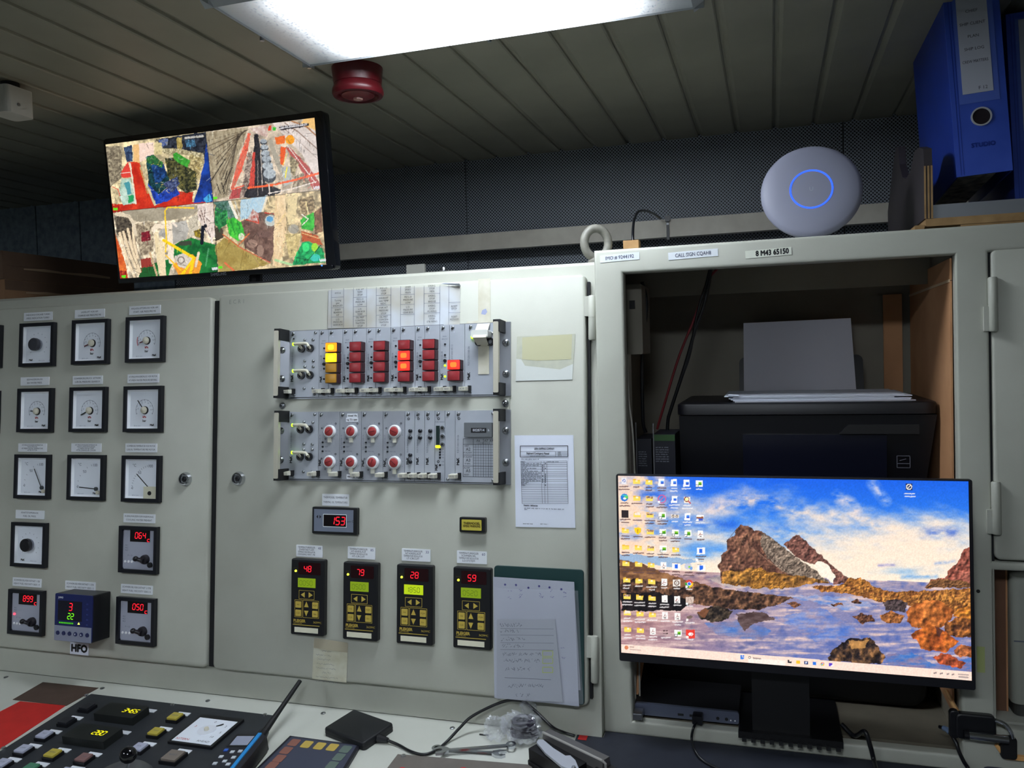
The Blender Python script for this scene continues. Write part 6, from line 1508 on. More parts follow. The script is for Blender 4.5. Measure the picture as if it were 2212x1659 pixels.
# bracket with bolt
u, z = atY(948,573,0.10)
t = thing('steel_bracket', 'flat steel bracket with a shiny bolt on the cabinet top behind the racks', 'bracket', W(u,0.10,zA))
put('plate', MB().box(-0.040,0.040,-0.02,0.02,0,0.006), mat('bracket_grey',(120,120,114),0.5), t)
put('bolt', MB().lathe([(0.006,0.006),(0.006,0.013),(0.004,0.016),(0,0.0165)],14,cap=False).mesh('bolt',40), STEEL, t, (0.010,0,0))
put('web', MB().box(-0.075,-0.035,0.01,0.016,0,0.026), mat('bracket_grey',(120,120,114),0.5), t)
# wireless access point
u, zc = atY(1752,413,0.062)
t = thing('access_point', 'round grey white access point with a glowing blue ring leaning on the cabinet', 'access point', W(u,0.062,zc, PI/2-math.radians(13)))
R = 0.0815
put('shell', MB().lathe([(R*0.55,-0.030),(R*0.86,-0.022),(R*0.98,-0.010),(R,-0.003),(R*0.985,0.001),(R*0.9,0.0045),(R*0.7,0.0075),(R*0.43,0.0088),(R*0.2,0.0092),(0.0,0.0093)],64,cap=False).mesh('shell',60), mat('access_point_white',(138,140,158),0.5), t)
put('light_ring', MB().ring(0,0,0.0080,0.0094,R*0.392,R*0.425,64), glow('ring_blue',(40,84,255),2.2), t)
letter('U', 0.010, mat('logo_faint',(160,162,176),0.5), t, 0, 0, 0.0095)
# cardboard boxes at the left
CARD = mat('cardboard', (138,104,76), 0.8, noise=1, rgb2=(122,90,64), nscale=20)
CARDD = mat('cardboard_dark', (96,74,58), 0.85, noise=1, rgb2=(84,64,50), nscale=20)
for nm, z0, z1, xr_, lab in (('lower',0.0,0.0475,-1.233,'flat worn brown cardboard box on the cabinet top at far left, lower one'),('upper',0.048,0.114,-1.236,'brown cardboard box lying on the flat box left of the television')):
    t = thing('cardboard_box', lab, 'box', W(xr_-0.27,0.27,zA+z0), 'cardboard boxes beside the television')
    put('carton', MB().box(-0.27,0.27,-0.215,0.2,0.0005,z1-z0), CARDD if nm=='upper' else CARD, t)
    put('flap', MB().box(0.2703,0.2715,-0.213,0.198,(z1-z0)*0.50,z1-z0-0.001), CARDD, t)
    put('torn_edge', MB().poly([(-0.21,0),(-0.15,0.004),(-0.09,0.001),(0.0,0.005),(0.06,0.002),(0.06,-0.003),(-0.21,-0.003)],0,0.0008), mat('torn_card',(150,126,100),0.8), t, (0.2716,0.05,(z1-z0)*0.44), (PI/2,0,PI/2))
# file rack and lever arch files
XS = atY(2006,455,0.02)[0]
t = thing('file_rack', 'plywood file rack with hooked end panel and metal channel on the right cabinet', 'rack', W(XS,0.02,zB))
PLY = mat('plywood', (170,138,94), 0.65, noise=1, rgb2=(140,108,68), nscale=40); PLY_SHADED = mat('plywood_shaded', (58,52,56), 0.6, noise=1, rgb2=(48,43,47), nscale=12)  # second plywood colour is darkened to put shade on the end panel's side
yz = [atX(px,py,XS-0.005) for px, py in ((2004,462),(2000,350),(1996,322),(1986,318),(1977,326),(1967,372),(1958,386),(1951,383),(1944,355),(1942,318),(1936,318),(1930,360),(1922,470))]
prof = [(y-0.02,z-zB) for y, z in yz]
prof = [(0.0,0.0228)] + [(max(y,0.0),z) for y,z in prof[1:-1]] + [(max(q[0] for q in prof)+0.02,0.10),(max(q[0] for q in prof)+0.02,0.0228)]
b = MB(); b.poly(prof,-0.006,0.006); b.v = [(z,x,y) for x,y,z in b.v]
put('end_panel', b, PLY_SHADED, t)
b = MB()
for k, (y0_, y1_) in enumerate(((-0.0062,-0.0035),(-0.0012,0.0015),(0.0035,0.0062))): b.box(y0_,y1_,-0.0008,0.0,0.0228,prof[1][1]-0.004)
put('ply_edge', b, PLY, t)
put('base_board', MB().box(-0.004,0.62,0.0,0.24,0.0105,0.0225), PLY, t)
put('foot', MB().box(0.045,0.60,0.001,0.24,0.0,0.0103), PLY, t); put('foot', MB().box(-0.020,-0.0065,-0.002,0.05,0.0,0.013), PLY, t)
put('channel', MB().box(0.007,0.62,0.003,0.0045,0.0228,0.0440).box(0.007,0.62,0.0045,0.20,0.0228,0.0242), mat('channel_zinc',(150,154,160),0.4,metal=0.6), t)
BLUE = mat('file_blue', (30,62,168), 0.42, noise=1, rgb2=(26,54,150), nscale=8); BLUEL = mat('file_spine_blue', (62,92,196), 0.36, noise=1, rgb2=(52,82,186), nscale=20)
FPAPER = mat('file_paper', (214,206,186), 0.8, noise=1, rgb2=(120,112,100), nscale=60)
def binder(mtx, label, lines, mark):
    t = thing('lever_arch_file', label, 'file', mtx, 'blue lever arch files')
    w_, h_, d_ = 0.078, 0.318, 0.285
    put('cover', MB().box(-0.0,0.0025,0.0,d_,0,h_), BLUE, t); put('cover', MB().box(w_-0.0025,w_,0.0,d_,0,h_), BLUE, t)
    sp = put('spine', MB().box(0.0,w_,-0.003,0.0,0,h_), BLUEL, t)
    put('crease', MB().box(0.006,0.0068,-0.0034,-0.003,0.002,h_-0.002).box(0.010,0.0105,-0.0034,-0.003,0.002,h_-0.002), BLUE, sp)
    put('pages', MB().box(0.004,w_-0.018,0.006,d_-0.03,0.004,h_-0.012), FPAPER, t)
    put('finger_ring', MB().ring(0,0,0,0.002,0.0125,0.0148,28), mat('ring_nickel',(206,208,214),0.35,metal=0.35), sp, (w_*0.52,-0.003,0.090), (PI/2,0,0))
    put('finger_hole', MB().cyl(0,0,0,0.0006,0.0126,24), mat('hole_dark',(34,26,34),0.3), sp, (w_*0.52,-0.0029,0.090), (PI/2,0,0))
    put('pocket', MB().box(0.012,w_-0.010,-0.0036,-0.0031,0.113,h_-0.01), mat('pocket_clear',(90,116,206),0.12), sp)
    put('title_card', MB().box(0.017,w_-0.018,-0.0042,-0.0037,0.128,h_-0.012), mat('card_grey',(196,200,214),0.5), sp)
    tx = mat('card_ink',(70,72,90),0.6)
    for k, s in enumerate(lines): letter(s, 0.0066, tx, sp, 0.038, -0.0044, h_-0.060-k*0.020, 0, fit=0.036).rotation_euler = (PI/2,0,0)
    letter(mark, 0.0075, tx, sp, 0.046, -0.0044, 0.135).rotation_euler = (PI/2,0,0)
    letter('STUDIO', 0.0095, BLUE, sp, w_*0.52, -0.0034, 0.046, bold=0.0006).rotation_euler = (PI/2,0,0)
    return t
YB = 0.035
ub_, zb_ = atY(2066,384,YB); ut_, zt_ = atY(2041,4,YB)
roll = math.atan2(ub_-ut_, zt_-zb_)
binder(W(ub_,YB,zb_,math.radians(-3),-roll), 'nearest blue lever arch file, tilted with its grey pages showing below', ('CHIEF','SHIP CLIENT','PLAN','SHIP LOG','CREW MATTERS'), 'F 12')
binder(W(ub_+0.100,YB+0.075,zB+0.036,0,math.radians(-2.2)), 'blue lever arch file set back behind the tilted one, half hidden', ('CHIEF','OIL','RECORD','BOOK'), 'F 13')
binder(W(ub_+0.184,YB+0.055,zB+0.036,0,math.radians(-1.2)), 'blue lever arch file cut off by the right edge of the picture', ('CHIEF','LOGS'), 'F 14')

# ================================================================== inside the open bay
ZS = ZO-0.36     # printer shelf
NAVY = mat('printer_black', (11,11,17), 0.30, spec=0.5); NAVY2 = mat('printer_lid', (15,15,21), 0.42)
YP = 0.095
pl, pz = atY(1462,886,YP); pr, pz2 = atY(2027,868,YP); ptop = (pz+pz2)/2
t = thing('printer', 'black inkjet printer inside the open bay with paper in its feeder', 'printer', W((pl+pr)/2,YP,ZS))
hw = (pr-pl)/2; ph = ptop-ZS
b = MB(); b.hexa([(-hw+0.006,0.012,0),(hw-0.034,0.012,0),(hw-0.034,0.26,0),(-hw+0.006,0.26,0),(-hw+0.004,0.0,ph-0.016),(hw-0.002,0.0,ph-0.016),(hw-0.002,0.27,ph-0.016),(-hw+0.004,0.27,ph-0.016)])
put('body', b, NAVY, t)
put('lid', MB().rbox(-hw,hw,-0.004,0.275,ph-0.014,ph+0.006,0.02,5,0.004).mesh('lid',40), NAVY2, t)
put('front_door', MB().hexa([(-hw+0.115,0.006,0.05),(hw-0.080,0.006,0.05),(hw-0.080,0.012,0.05),(-hw+0.115,0.012,0.05),(-hw+0.115,-0.003,ph-0.050),(hw-0.080,-0.003,ph-0.050),(hw-0.080,0.004,ph-0.050),(-hw+0.115,0.004,ph-0.050)]), mat('printer_door',(18,20,34),0.22), t)
put('grip', MB().poly([(0.06,ph-0.048),(0.075,ph-0.032),(0.185,ph-0.032),(0.185,ph-0.048)],0,0.006), mat('grip_black',(6,6,10),0.5), t, (0.0,-0.0005,0), (PI/2,0,0))
u1, z1 = atY(1951,997,YP); lx, lz = u1-(pl+pr)/2, z1-ZS
bb = MB()
for q in (((-0.010,-0.010),(0.010,-0.010)),((-0.010,0.010),(0.010,0.010)),((-0.010,-0.010),(-0.010,0.010)),((0.010,-0.010),(0.010,0.010)),((-0.010,-0.003),(0.010,-0.003)),((-0.006,0.002),(0.004,0.005))): bb.bar(*q,0.0012,0)
put('energy_mark', bb, mat('mark_grey',(90,92,104),0.5), t, (lx,-0.0035,lz), (PI/2,0,0))
put('paper_support', MB().rbox(atY(1597,780,0.35)[0]-(pl+pr)/2,atY(1863,780,0.35)[0]-(pl+pr)/2,0,0.085,0,0.006,0.012,4), BLACK, t, (0.0,0.235,ph+0.002), (PI/2-math.radians(16),0,0))
# loose sheets in the feeder and on the lid
p1, q1 = atY(1606,697,0.345); p2, q2 = atY(1838,690,0.345); p3, q3 = atY(1848,830,0.315)
t = thing('feeder_paper', 'grey white sheet of paper standing upright in the printer feeder', 'paper', W((p1+p2)/2,0.317,ptop+0.007))
wp = (p2-p1)/2; hp = q1-ptop-0.007
put('sheet', MB().hexa([(-wp-0.001,0,0),(wp+0.006,0,0),(wp+0.006,0.002,0),(-wp-0.001,0.002,0),(-wp,0.03,hp-0.001),(wp,0.03,hp+0.001),(wp,0.032,hp+0.001),(-wp,0.032,hp-0.001)]), mat('sheet_grey',(186,186,196),0.75), t)
ua, za = atY(1571,850,YP+0.02); ub, zb2 = atY(1975,840,YP+0.02)
t = thing('paper_stack', 'untidy stack of white papers lying on the printer lid', 'paper stack', W((ua+ub)/2,YP+0.02,ptop+0.0062))
rnd = random.Random(2)
for k in range(6):
    dx = rnd.uniform(-0.006,0.006); w_ = (ub-ua)/2
    put('sheet', MB().poly([(-w_+dx+rnd.uniform(0,0.008),0.0+rnd.uniform(-0.004,0.002)),(w_+dx-rnd.uniform(0.0,0.03),0.004),(w_+dx-0.012,0.19),(-w_+dx,0.186)],0.0002+k*0.0020,0.0018+k*0.0020), PAPER if k else mat('sheet_grey',(186,186,196),0.75), t)
put('folded_corner', MB().tube([(-w_+0.002,-0.003,0.0135),(-w_+0.02,-0.003,0.0125)],0.002,8), PAPER, t)
# cable bundle
def ylist(pts, Y0, Y1): 
    out = []
    for i, (x, y) in enumerate(pts):
        yy = Y0+(Y1-Y0)*i/(len(pts)-1); u, z = atY(1300+x/2.765,540+y/2.765,yy); out.append(Vector((u,yy,z)))
    return spline(out)
REDC = mat('cable_red', (120,34,40), 0.45)
for pts, r, m, lab in (([(655,95),(645,170),(610,330),(560,470),(500,680),(410,960),(396,1010),(390,1090)],0.0032,BLACK,'black cable slanting down inside the bay, right one of the pair'),
                       ([(648,100),(625,200),(575,360),(545,520),(520,640),(478,760),(400,1000),(394,1090)],0.0026,BLACK,'black cable slanting down inside the bay behind the red one'),
                       ([(700,100),(630,190),(560,390),(460,640),(380,900),(330,1070)],0.0024,REDC,'thin dark red cable slanting down inside the bay'),
                       ([(240,190),(268,330),(242,600),(245,1000),(262,1090)],0.0034,BLACK,'black cable hanging straight down at the left of the bay')):
    o = put('hanging_cable', MB().tube(ylist(pts,0.14,0.16),r,8).mesh('hanging_cable',80), m); tag(o,lab,'cable','cables inside the bay')
u0, z0 = atY(1345,615,0.09); u1, z1 = atY(1389,765,0.09)
t = thing('junction_box', 'dim grey metal box fixed in the upper left corner of the bay', 'box', W(u0,0.09,z1))
put('housing', MB().rbox(0,u1-u0,0,z0-z1,-0.10,0.0,0.003,2), PAINT_IN, t, (0,0,0), (PI/2,0,0)); put('latch', MB().box(0.012,0.022,z0-z1-0.045,z0-z1-0.030,0,0.004), BLACKM, t, (0,0,0), (PI/2,0,0))
u0, z0 = atY(1348,766,0.03); u1, z1 = atY(1371,1040,0.03)
t = thing('cable_duct', 'upright pale plastic cable duct at the left side of the bay', 'duct', W(u0,0.03,zfloor))
put('duct', MB().box(0,u1-u0-0.006,-0.004,0.03,0.0,z0-zfloor), mat('duct_white',(178,176,166),0.5), t); put('wire', MB().tube(spline([(u1-u0-0.008,0,z0-zfloor),(u1-u0-0.006,-0.006,z0-zfloor-0.08),(u1-u0,-0.004,z0-zfloor-0.16),(u1-u0+0.001,0.0,0.25),(u1-u0,0,0.01)]),0.0016,6), mat('duct_white',(178,176,166),0.5), t)
# two cartridge cartons
for (xa,ya,xb,yb,yy,g,lab) in ((1374,948,1409,1040,0.085,False,'slim dark cartridge carton at the far left of the bay'),(1411,938,1460,1040,0.075,True,'slim dark cartridge carton with a green stripe beside the printer')):
    u0, z0 = atY(xa,ya,yy); u1, z1 = atY(xb,yb,yy)
    t = thing('cartridge_carton', lab, 'carton', W((u0+u1)/2,yy,ZS), 'cartridge cartons')
    w_ = (u1-u0)/2; h_ = z0-ZS
    put('carton', MB().box(-w_,w_,0,0.10,0,h_), mat('carton_navy',(24,26,38),0.45), t)
    put('edge', MB().box(-w_-0.0006,-w_+0.0012,-0.0008,0.0,0,h_+(0.03 if not g else 0.02)), mat('carton_edge',(120,120,124),0.5), t)
    if g: put('stripe', MB().box(-w_,w_,-0.0006,0,h_-0.012,h_-0.001), mat('stripe_green',(46,80,40),0.5), t)
    bb = MB(); r3 = random.Random(8)
    for k in range(7): greek(bb,-w_+0.004,w_*0.4,h_-0.024-k*0.0042,0.0024,0,r3,0.95)
    put('small_print', bb, mat('carton_print',(128,132,144),0.6), t, (0,-0.001,0), (PI/2,0,0))
# cardboard lining at the right of the bay
t = thing('cardboard_sheet', 'folded brown cardboard sheet lining the right side of the bay', 'cardboard', W(oR-0.001,0.04,ZS))
CARD2 = mat('cardboard_tan', (196,146,104), 0.8, noise=1, rgb2=(180,130,90), nscale=12)
zt2 = ZO+oT-0.004-ZS
put('side_panel', MB().box(-0.003,0.0,-0.028,0.36,0,zt2-0.035), CARD2, t); put('top_flap', MB().box(-0.003,0.0,-0.028,0.36,zt2-0.034,zt2), CARD2, t)
put('back_panel', MB().box(atY(1908,700,0.412)[0]-oR+0.001,atY(1949,700,0.412)[0]-oR+0.001,0.372,0.375,0,zt2-0.03), CARD2, t); put('fold_edge', MB().box(-0.0045,-0.003,-0.028,0.36,zt2-0.037,zt2-0.033), mat('fold_light',(206,178,146),0.8), t)

# ---- floor of the bay: small computer, plugs and leads
GREYF = mat('computer_grey', (92,98,118), 0.4, metal=0.4)
c0 = [bp(1366.5,1527,0.0), bp(1595,1549.5,0.0), bp(1594,1572,0.0)]
ul, ur_ = c0[0][0], c0[1][0]
hpc = c0[1][1]-c0[2][1]+0.002
t = thing('mini_computer', 'small flat desktop computer with grey front under the monitor', 'computer', W((ul+ur_)/2,0.002,zfloor+0.0005))
wc = (ur_-ul)/2
put('case', MB().rbox(-wc,wc,0.004,0.120,0.002,hpc+0.004,0.004,3,0.001), mat('computer_black',(12,12,16),0.5), t)
put('front', MB().rbox(-wc,wc,0.003,hpc+0.004,0,0.006,0.004,4), GREYF, t, (0,0.004,0), (PI/2,0,0))
for x0, x1, nm in ((-0.014,-0.004,'port'),(0.006,0.022,'port')): put(nm, MB().box(x0,x1,-0.0024,-0.0018,hpc*0.42,hpc*0.62), BLACKM, t)
for x0 in (0.0585,0.073): put('jack', MB().cyl(0,0,0,0.0006,0.0028,12), BLACKM, t, (x0-0.005,-0.002,hpc*0.52), (PI/2,0,0))
for x0 in (0.079,0.082): put('lamp', MB().cyl(0,0,0,0.0006,0.0012,8), mat('dot_white',(236,238,242),0.4), t, (x0-(0.0 if x0>0.08 else 0.004),-0.002,hpc*0.45), (PI/2,0,0))
letter('HP EliteDesk', 0.0042, INK, t, -0.050, -0.0024, hpc*0.52).rotation_euler = (PI/2,0,0)
o = thing('usb_stick', 'short steel memory stick in the left end of the small computer', 'memory stick', W(bp(1378,1545)[0],-0.0045,zfloor+0.006))
put('shell', MB().box(-0.0075,0.0075,-0.024,0.0,0.0,0.011), STEEL, o); put('cap', MB().box(-0.0075,0.0075,-0.026,-0.024,0.001,0.010), mat('steel_dull',(120,122,128),0.4,metal=0.8), o)
pu, _ = bp(1506,1550)
t = thing('usb_lead', 'black lead plugged into the small computer and hanging over the desk', 'lead', W(pu,-0.004,zfloor+0.008))
put('plug', MB().rbox(-0.0085,0.0085,-0.001,0.013,0.0,0.020,0.002,2), BLACK, t, (0,-0.0008,0.0), (PI/2,0,0))
def world(px, py, w, F): u, v = F.at(px,py,w); return F.pt(u,v,w)
o0 = Vector((pu,-0.004,zfloor+0.008))
P = [Vector((pu,-0.018,zfloor+0.010)), world(1498,1572,0.022,FB), world(1494,1596,0.022,FB), world(1502,1622,0.012,FD), world(1520,1644,0.0045,FD), world(1552,1662,0.0045,FD), world(1600,1690,0.0045,FD), world(1700,1760,0.0045,FD), world(1760,1900,0.0045,FD)]
put('lead', MB().tube([q-o0 for q in spline(P)],0.0022,8).mesh('lead',80), BLACK, t)
P = [world(1818,1540,-0.04,FB), world(1845,1552,-0.02,FB), world(1868,1580,0.004,FB), world(1880,1612,0.010,FB), world(1887,1640,0.010,FB), world(1893,1664,0.008,FD), world(1898,1690,0.0058,FD), world(1915,1760,0.0058,FD), world(1990,1880,0.0058,FD)]
P[0].z = zfloor+0.014; P[1].z = zfloor+0.006; P[2].z = max(P[2].z, zfloor+0.005)
o = put('monitor_lead', MB().tube(spline(P),0.0036,8).mesh('monitor_lead',80), BLACK); tag(o,'thick black lead running from the monitor base over the front edge','lead')
P = [world(2030,1556,-0.03,FB), world(2048,1578,-0.012,FB), world(2064,1602,0.002,FB), world(2072,1624,0.007,FB), world(2082,1645,0.008,FB), world(2095,1668,0.008,FD), world(2120,1740,0.0055,FD), world(2130,1860,0.0055,FD)]
P[0].z = zfloor+0.03
t = thing('taped_lead', 'grey black lead at the right foot of the bay wrapped with a blue white tag', 'lead', Matrix.Translation(P[3]))
Q = [q-P[3] for q in spline(P)]
put('lead', MB().tube(Q,0.003,8).mesh('lead',80), BLACK, t); put('tag', MB().tube(Q[4:11],0.0042,8), mat('tag_blue_grey',(110,130,160),0.35), t)
# cardboard strip catching the light at the left foot of the bay
u0, z0 = atY(1369,1432,0.05); u1, z1 = atY(1380,1495,0.05)
o = put('cardboard_strip', MB().hexa([(0,0,0),(0.010,0,0),(0.010,0.004,0),(0,0.004,0),(0.006,0.02,0.055),(0.020,0.02,0.060),(0.020,0.024,0.060),(0.006,0.024,0.055)]), CARD2, mtx=W(u0,0.03,zfloor+0.026)); tag(o,'small tan cardboard strip behind the small computer at the left','cardboard')
t = thing('batten', 'thin tan wooden batten leaning at the right foot of the bay', 'batten', Matrix.Identity(4))
a, b_ = world(2043,1492,-0.06,FB), world(2071,1543,-0.015,FB); t.matrix_world = Matrix.Translation(b_)
put('stick', MB().tube([a-b_,Vector((0,0,0)),Vector((0.008,0.0,zfloor-b_.z+0.004))],0.0035,6), mat('batten_tan',(226,176,118),0.6), t)

o = thing('dark_filler', 'black block added to darken the back of the bay behind the monitor', 'case', W((oL+oR)/2,atZ(1900,1526,zfloor)[1]+0.105,zfloor+0.0005))  # made-up black block, added so the back of the bay stays dark
put('shell', MB().rbox(-0.245,0.235,0.0,0.225,-0.085,0.105,0.03,5,0.012).mesh('shell',50), mat('filler_black',(9,9,13),0.6), o, (0,0,0), (PI/2,0,0))
put('handle', MB().tube(spline([(-0.05,-0.02,0.222),(-0.03,-0.02,0.236),(0.03,-0.02,0.236),(0.05,-0.02,0.222)]),0.005,8), BLACKM, o)

o = put('cardboard_offcut', MB().box(-0.003,0.0,0.0,0.14,0.0,0.085), CARD2, mtx=W(oR-0.0005,0.03,zfloor+0.045)); tag(o,'tan cardboard offcut on the inner right side of the bay below the printer','cardboard')
t = thing('lit_wood_strip', 'wooden strip along the foot of the lower right compartment, coloured as if warmly lit', 'strip', FB.m(*bp(2190,1634,0.002),0.0003))
put('strip', MB().box(-0.012,0.20,-0.004,0.003,0.0,0.006), mat('strip_warm_lit',(232,178,112),0.5), t); put('brace', MB().tube([(-0.013,0.0,0.003),(-0.024,0.016,0.003)],0.003,8), mat('strip_warm_lit',(232,178,112),0.5), t)  # bright tan stands in for warm light on the wooden edges

# ---- clamp round the right stile
t = thing('spring_clamp', 'black clamp with a chrome bar gripped round the right stile', 'clamp', FB.m(*bp(2118,1572,0.012),0.0))
put('band', MB().rbox(-0.034,0.022,-0.021,0.019,0.0005,0.012,0.008,4,0.003), BLACK, t)
put('inner_hook', MB().rbox(-0.042,-0.028,-0.022,0.022,0.0,0.010,0.006,3,0.002), BLACK, t)
put('bar', MB().tube([(-0.018,-0.011,0.017),(0.036,-0.0125,0.017)],0.0062,12).mesh('bar',50), CHROME, t)
put('bar_end', MB().tube([(-0.024,-0.011,0.017),(-0.017,-0.011,0.017)],0.0066,12), BLACK, t)
put('loop', MB().tube(spline([(0.020,0.014,0.012),(0.032,0.010,0.014),(0.040,-0.001,0.016),(0.042,-0.010,0.016)]),0.0030,8).mesh('loop',60), CHROME, t)
put('lower_jaw', MB().rbox(0.028,0.050,-0.046,-0.012,-0.004,0.010,0.005,3,0.002), BLACKM, t)
u, v = bp(2119,1425,0.001); o = put('sticky_note', MB().box(-0.0055,0.0055,-0.020,0.020,0,0.0006), mat('note_green',(176,186,120),0.6), mtx=FB.m(u,v,0.0002)); tag(o,'small yellow green sticker on the right stile beside the monitor','sticker')

# ---- lower right compartment
lz0 = FB.pt(0,loB,0).z
t = thing('brown_carton', 'brown carton standing in the lower right compartment', 'carton', W(lo_u0+0.012,0.05,lz0))
put('carton', MB().box(0.0,0.018,0,0.2,0,0.235), mat('carton_brown',(120,84,64),0.8,noise=1,rgb2=(104,72,54),nscale=20), t); put('edge', MB().box(0.018,0.0205,-0.001,0.0,0,0.236), CARD2, t)
u0, _ = bp(2195,1400,-0.03)
t = thing('grey_canister', 'pale grey rounded canister at the right edge in the lower compartment', 'canister', W(u0,0.03,lz0))
put('body', MB().rbox(0.0,0.16,0.0,0.20,0.02,0.225,0.012,4,0.01).mesh('body',40), mat('canister_grey',(150,152,142),0.5), t); put('base', MB().rbox(0.004,0.156,0.004,0.196,0,0.02,0.012,4), mat('canister_dark',(60,60,58),0.6), t); put('seam', MB().box(0.002,0.158,-0.0008,0.0,0.120,0.122), INK, t)

# ================================================================== on the desk
def dq(pts, h=0.0): return [dk(x,y,h) for x,y in pts]
def c0_(x, y): return (x/6.9125, 1440+y/6.9125)       # left detail
def c1_(x, y): return (280+x/5.82, 1440+y/5.82)        # button panel detail
def c6_(x, y): return (540+x/2.836, 1440+y/2.836)      # middle detail
def c8_(x, y): return (1020+x/6.9125, 1480+y/6.9125)   # right detail
def centre(q): return sum(p[0] for p in q)/len(q), sum(p[1] for p in q)/len(q)
def plate(name, pts, h0, h1, m, label, cat):
    q = dq(pts,h1); c = centre(q)
    o = put(name, MB().poly([(x-c[0],y-c[1]) for x,y in q],h0,h1), m, mtx=FD.m(c[0],c[1],0)); tag(o,label,cat); return o
plate('brown_card',[c0_(640,230),c0_(1470,315),c0_(990,580),c0_(190,490)],0.0002,0.0012,mat('card_brown',(84,66,58),0.6,noise=1,rgb2=(76,58,50),nscale=40),'flat dark brown card on the white desk above the red one','card')
plate('red_card',[c0_(300,516),c0_(978,582),c0_(-100,1290),c0_(-560,960)],0.0002,0.0010,mat('card_red',(206,40,36),0.55,noise=1,rgb2=(190,34,32),nscale=30),'flat red card on the white desk at the lower left','card')
# black button panel
uL, vT = dk(194.6,1499.6,0.004); uR, vT2 = dk(597,1544,0.004)
vT = (vT+vT2)/2
PB = thing('button_panel', 'black control panel of square push buttons sunk in the desk', 'control panel', FD.m((uL+uR)/2,vT,0.0))
pw = (uR-uL)/2; uc = (uL+uR)/2
put('plate', MB().rbox(-pw,pw,-0.40,0.0,0.0003,0.004,0.003,3,0.0006), mat('panel_black',(46,49,54),0.5,noise=1,rgb2=(40,43,48),nscale=40), PB)
def pb(px, py, h=0.004): u, v = dk(px,py,h); return u-uc, v-vT
for px, py in ((0,0),(0,0),(0,0)): pass
for q in (c0_(1290,425),c1_(535,480),c1_(1700,605),c0_(50,1215)):
    u, v = pb(*q,0.005); put('screw', shared('pscrew', lambda: MB().lathe([(0.0045,0),(0.004,0.0022),(0.0,0.0026)],14,cap=False),50), CHROME, PB, (u,v,0.004))
BT = dict(k=mat('cap_black',(34,36,42),0.35), w=mat('cap_lilac',(176,180,200),0.4), y=mat('cap_yellow',(186,170,70),0.4), p=mat('cap_rose',(132,100,98),0.4), g=mat('cap_green',(70,130,100),0.4), t=mat('cap_taupe',(124,114,106),0.4))
def pbutton(q, kind, big=1.0, lab=True, legend=None):
    u, v = pb(*q,0.013); s = 0.0128*big
    b0 = put('button_base', shared(('pbb',big), lambda: MB().rbox(-s,s,-s,s,0,0.006,0.001,2)), BLACK, PB, (u,v,0.004))
    put('button_cap', shared(('pbc',big,kind), lambda: MB().rbox(-s*0.84,s*0.84,-s*0.84,s*0.84,0.006,0.0095,0.001,2,0.0006)), BT[kind], b0)
    if kind not in 'k': letter(legend or 'ON', 0.0045*big, INK, b0, 0, 0, 0.0097)
    if lab: 
        l = put('button_label', shared('pbl', lambda: MB().box(-0.0135,0.0135,-0.0056,0.0056,0,0.0012)), STK, PB, (u+0.001,v+s+0.0082,0.004)); 
for q, kd, lg in ((c0_(1300,580),'k',''),(c0_(990,790),'k',''),(c0_(660,1000),'w','TEST'),(c0_(345,1215),'w','LAMP'),(c0_(30,1425),'w','STOP'),(c0_(785,1280),'y','HORN'),(c0_(1250,1345),'p','STOP'),(c0_(450,1495),'g','START'),(c1_(570,615),'y','BRIDGE'),(c1_(330,805),'y','WING'),(c1_(120,1000),'w','ECR'),(c0_(980,1560),'w','RUN')):
    pbutton(q,kd,lab=q!=c0_(1300,580),legend=lg or None)
pbutton(c1_(545,1110),'t',1.35,legend='RESET')
YSEG = glow('digits_yellow', (245,235,20), 1.6)
for (FLq,FRq,BRq,BLq,dg,tx) in ((c0_(1395,702),c0_(2005,772),c0_(2205,585),c0_(1640,530),'3465',None),(c0_(910,1042),c0_(1552,1122),c0_(1842,905),c0_(1205,850),'280',None)):
    P = [pb(*q,0.019) for q in (FLq,FRq,BRq,BLq)]; cx = sum(p[0] for p in P)/4; cy = sum(p[1] for p in P)/4
    w_ = abs((P[1][0]+P[2][0]-P[0][0]-P[3][0])/4); h_ = abs((P[2][1]+P[3][1]-P[0][1]-P[1][1])/4)
    d = put('digital_readout', MB().rbox(-w_,w_,-h_,h_,0,0.015,0.001,2), mat('readout_black',(26,29,28),0.45), PB, (cx,cy,0.004))
    put('digits', seg7(dg,h_*0.55,0.0153,w_*0.12 if len(dg)==4 else w_*0.05,-h_*0.25,slant=0.1,gap=1.3), YSEG, d)
    put('readout_label', MB().box(-w_*0.75,w_*1.12,h_+0.004,h_+0.014,0,0.0012), STK, d)
# square indicator set in the panel
P = [pb(*q,0.009) for q in (c1_(470,950),c1_(1040,1005),c1_(1450,650),c1_(890,600))]
cx = sum(p[0] for p in P)/4; cy = sum(p[1] for p in P)/4
w_ = abs((P[1][0]+P[2][0]-P[0][0]-P[3][0])/4); h_ = abs((P[2][1]+P[3][1]-P[0][1]-P[1][1])/4)
d = put('dial_frame', MB().rbox(-w_,w_,-h_,h_,0,0.005,0.001,2), BLACK, PB, (cx,cy,0.004))
put('dial', MB().box(-w_*0.88,w_*0.88,-h_*0.90,h_*0.74,0.005,0.0055), DIAL, d)
put('dial_disc', MB().lathe([(w_*0.36,0.0055),(w_*0.36,0.0065),(0,0.0066)],28,cap=False), mat('disc_white',(226,230,240),0.4), d, (0.002,-0.002,0)); put('dial_hub', MB().lathe([(0.0045,0.0066),(0.004,0.011),(0,0.0115)],16,cap=False), IVORY, d, (0.002,-0.002,0))
put('dial_needle', MB().bar((0.012,0.012),(0.021,0.022),0.003,0.0068), INKB, d)
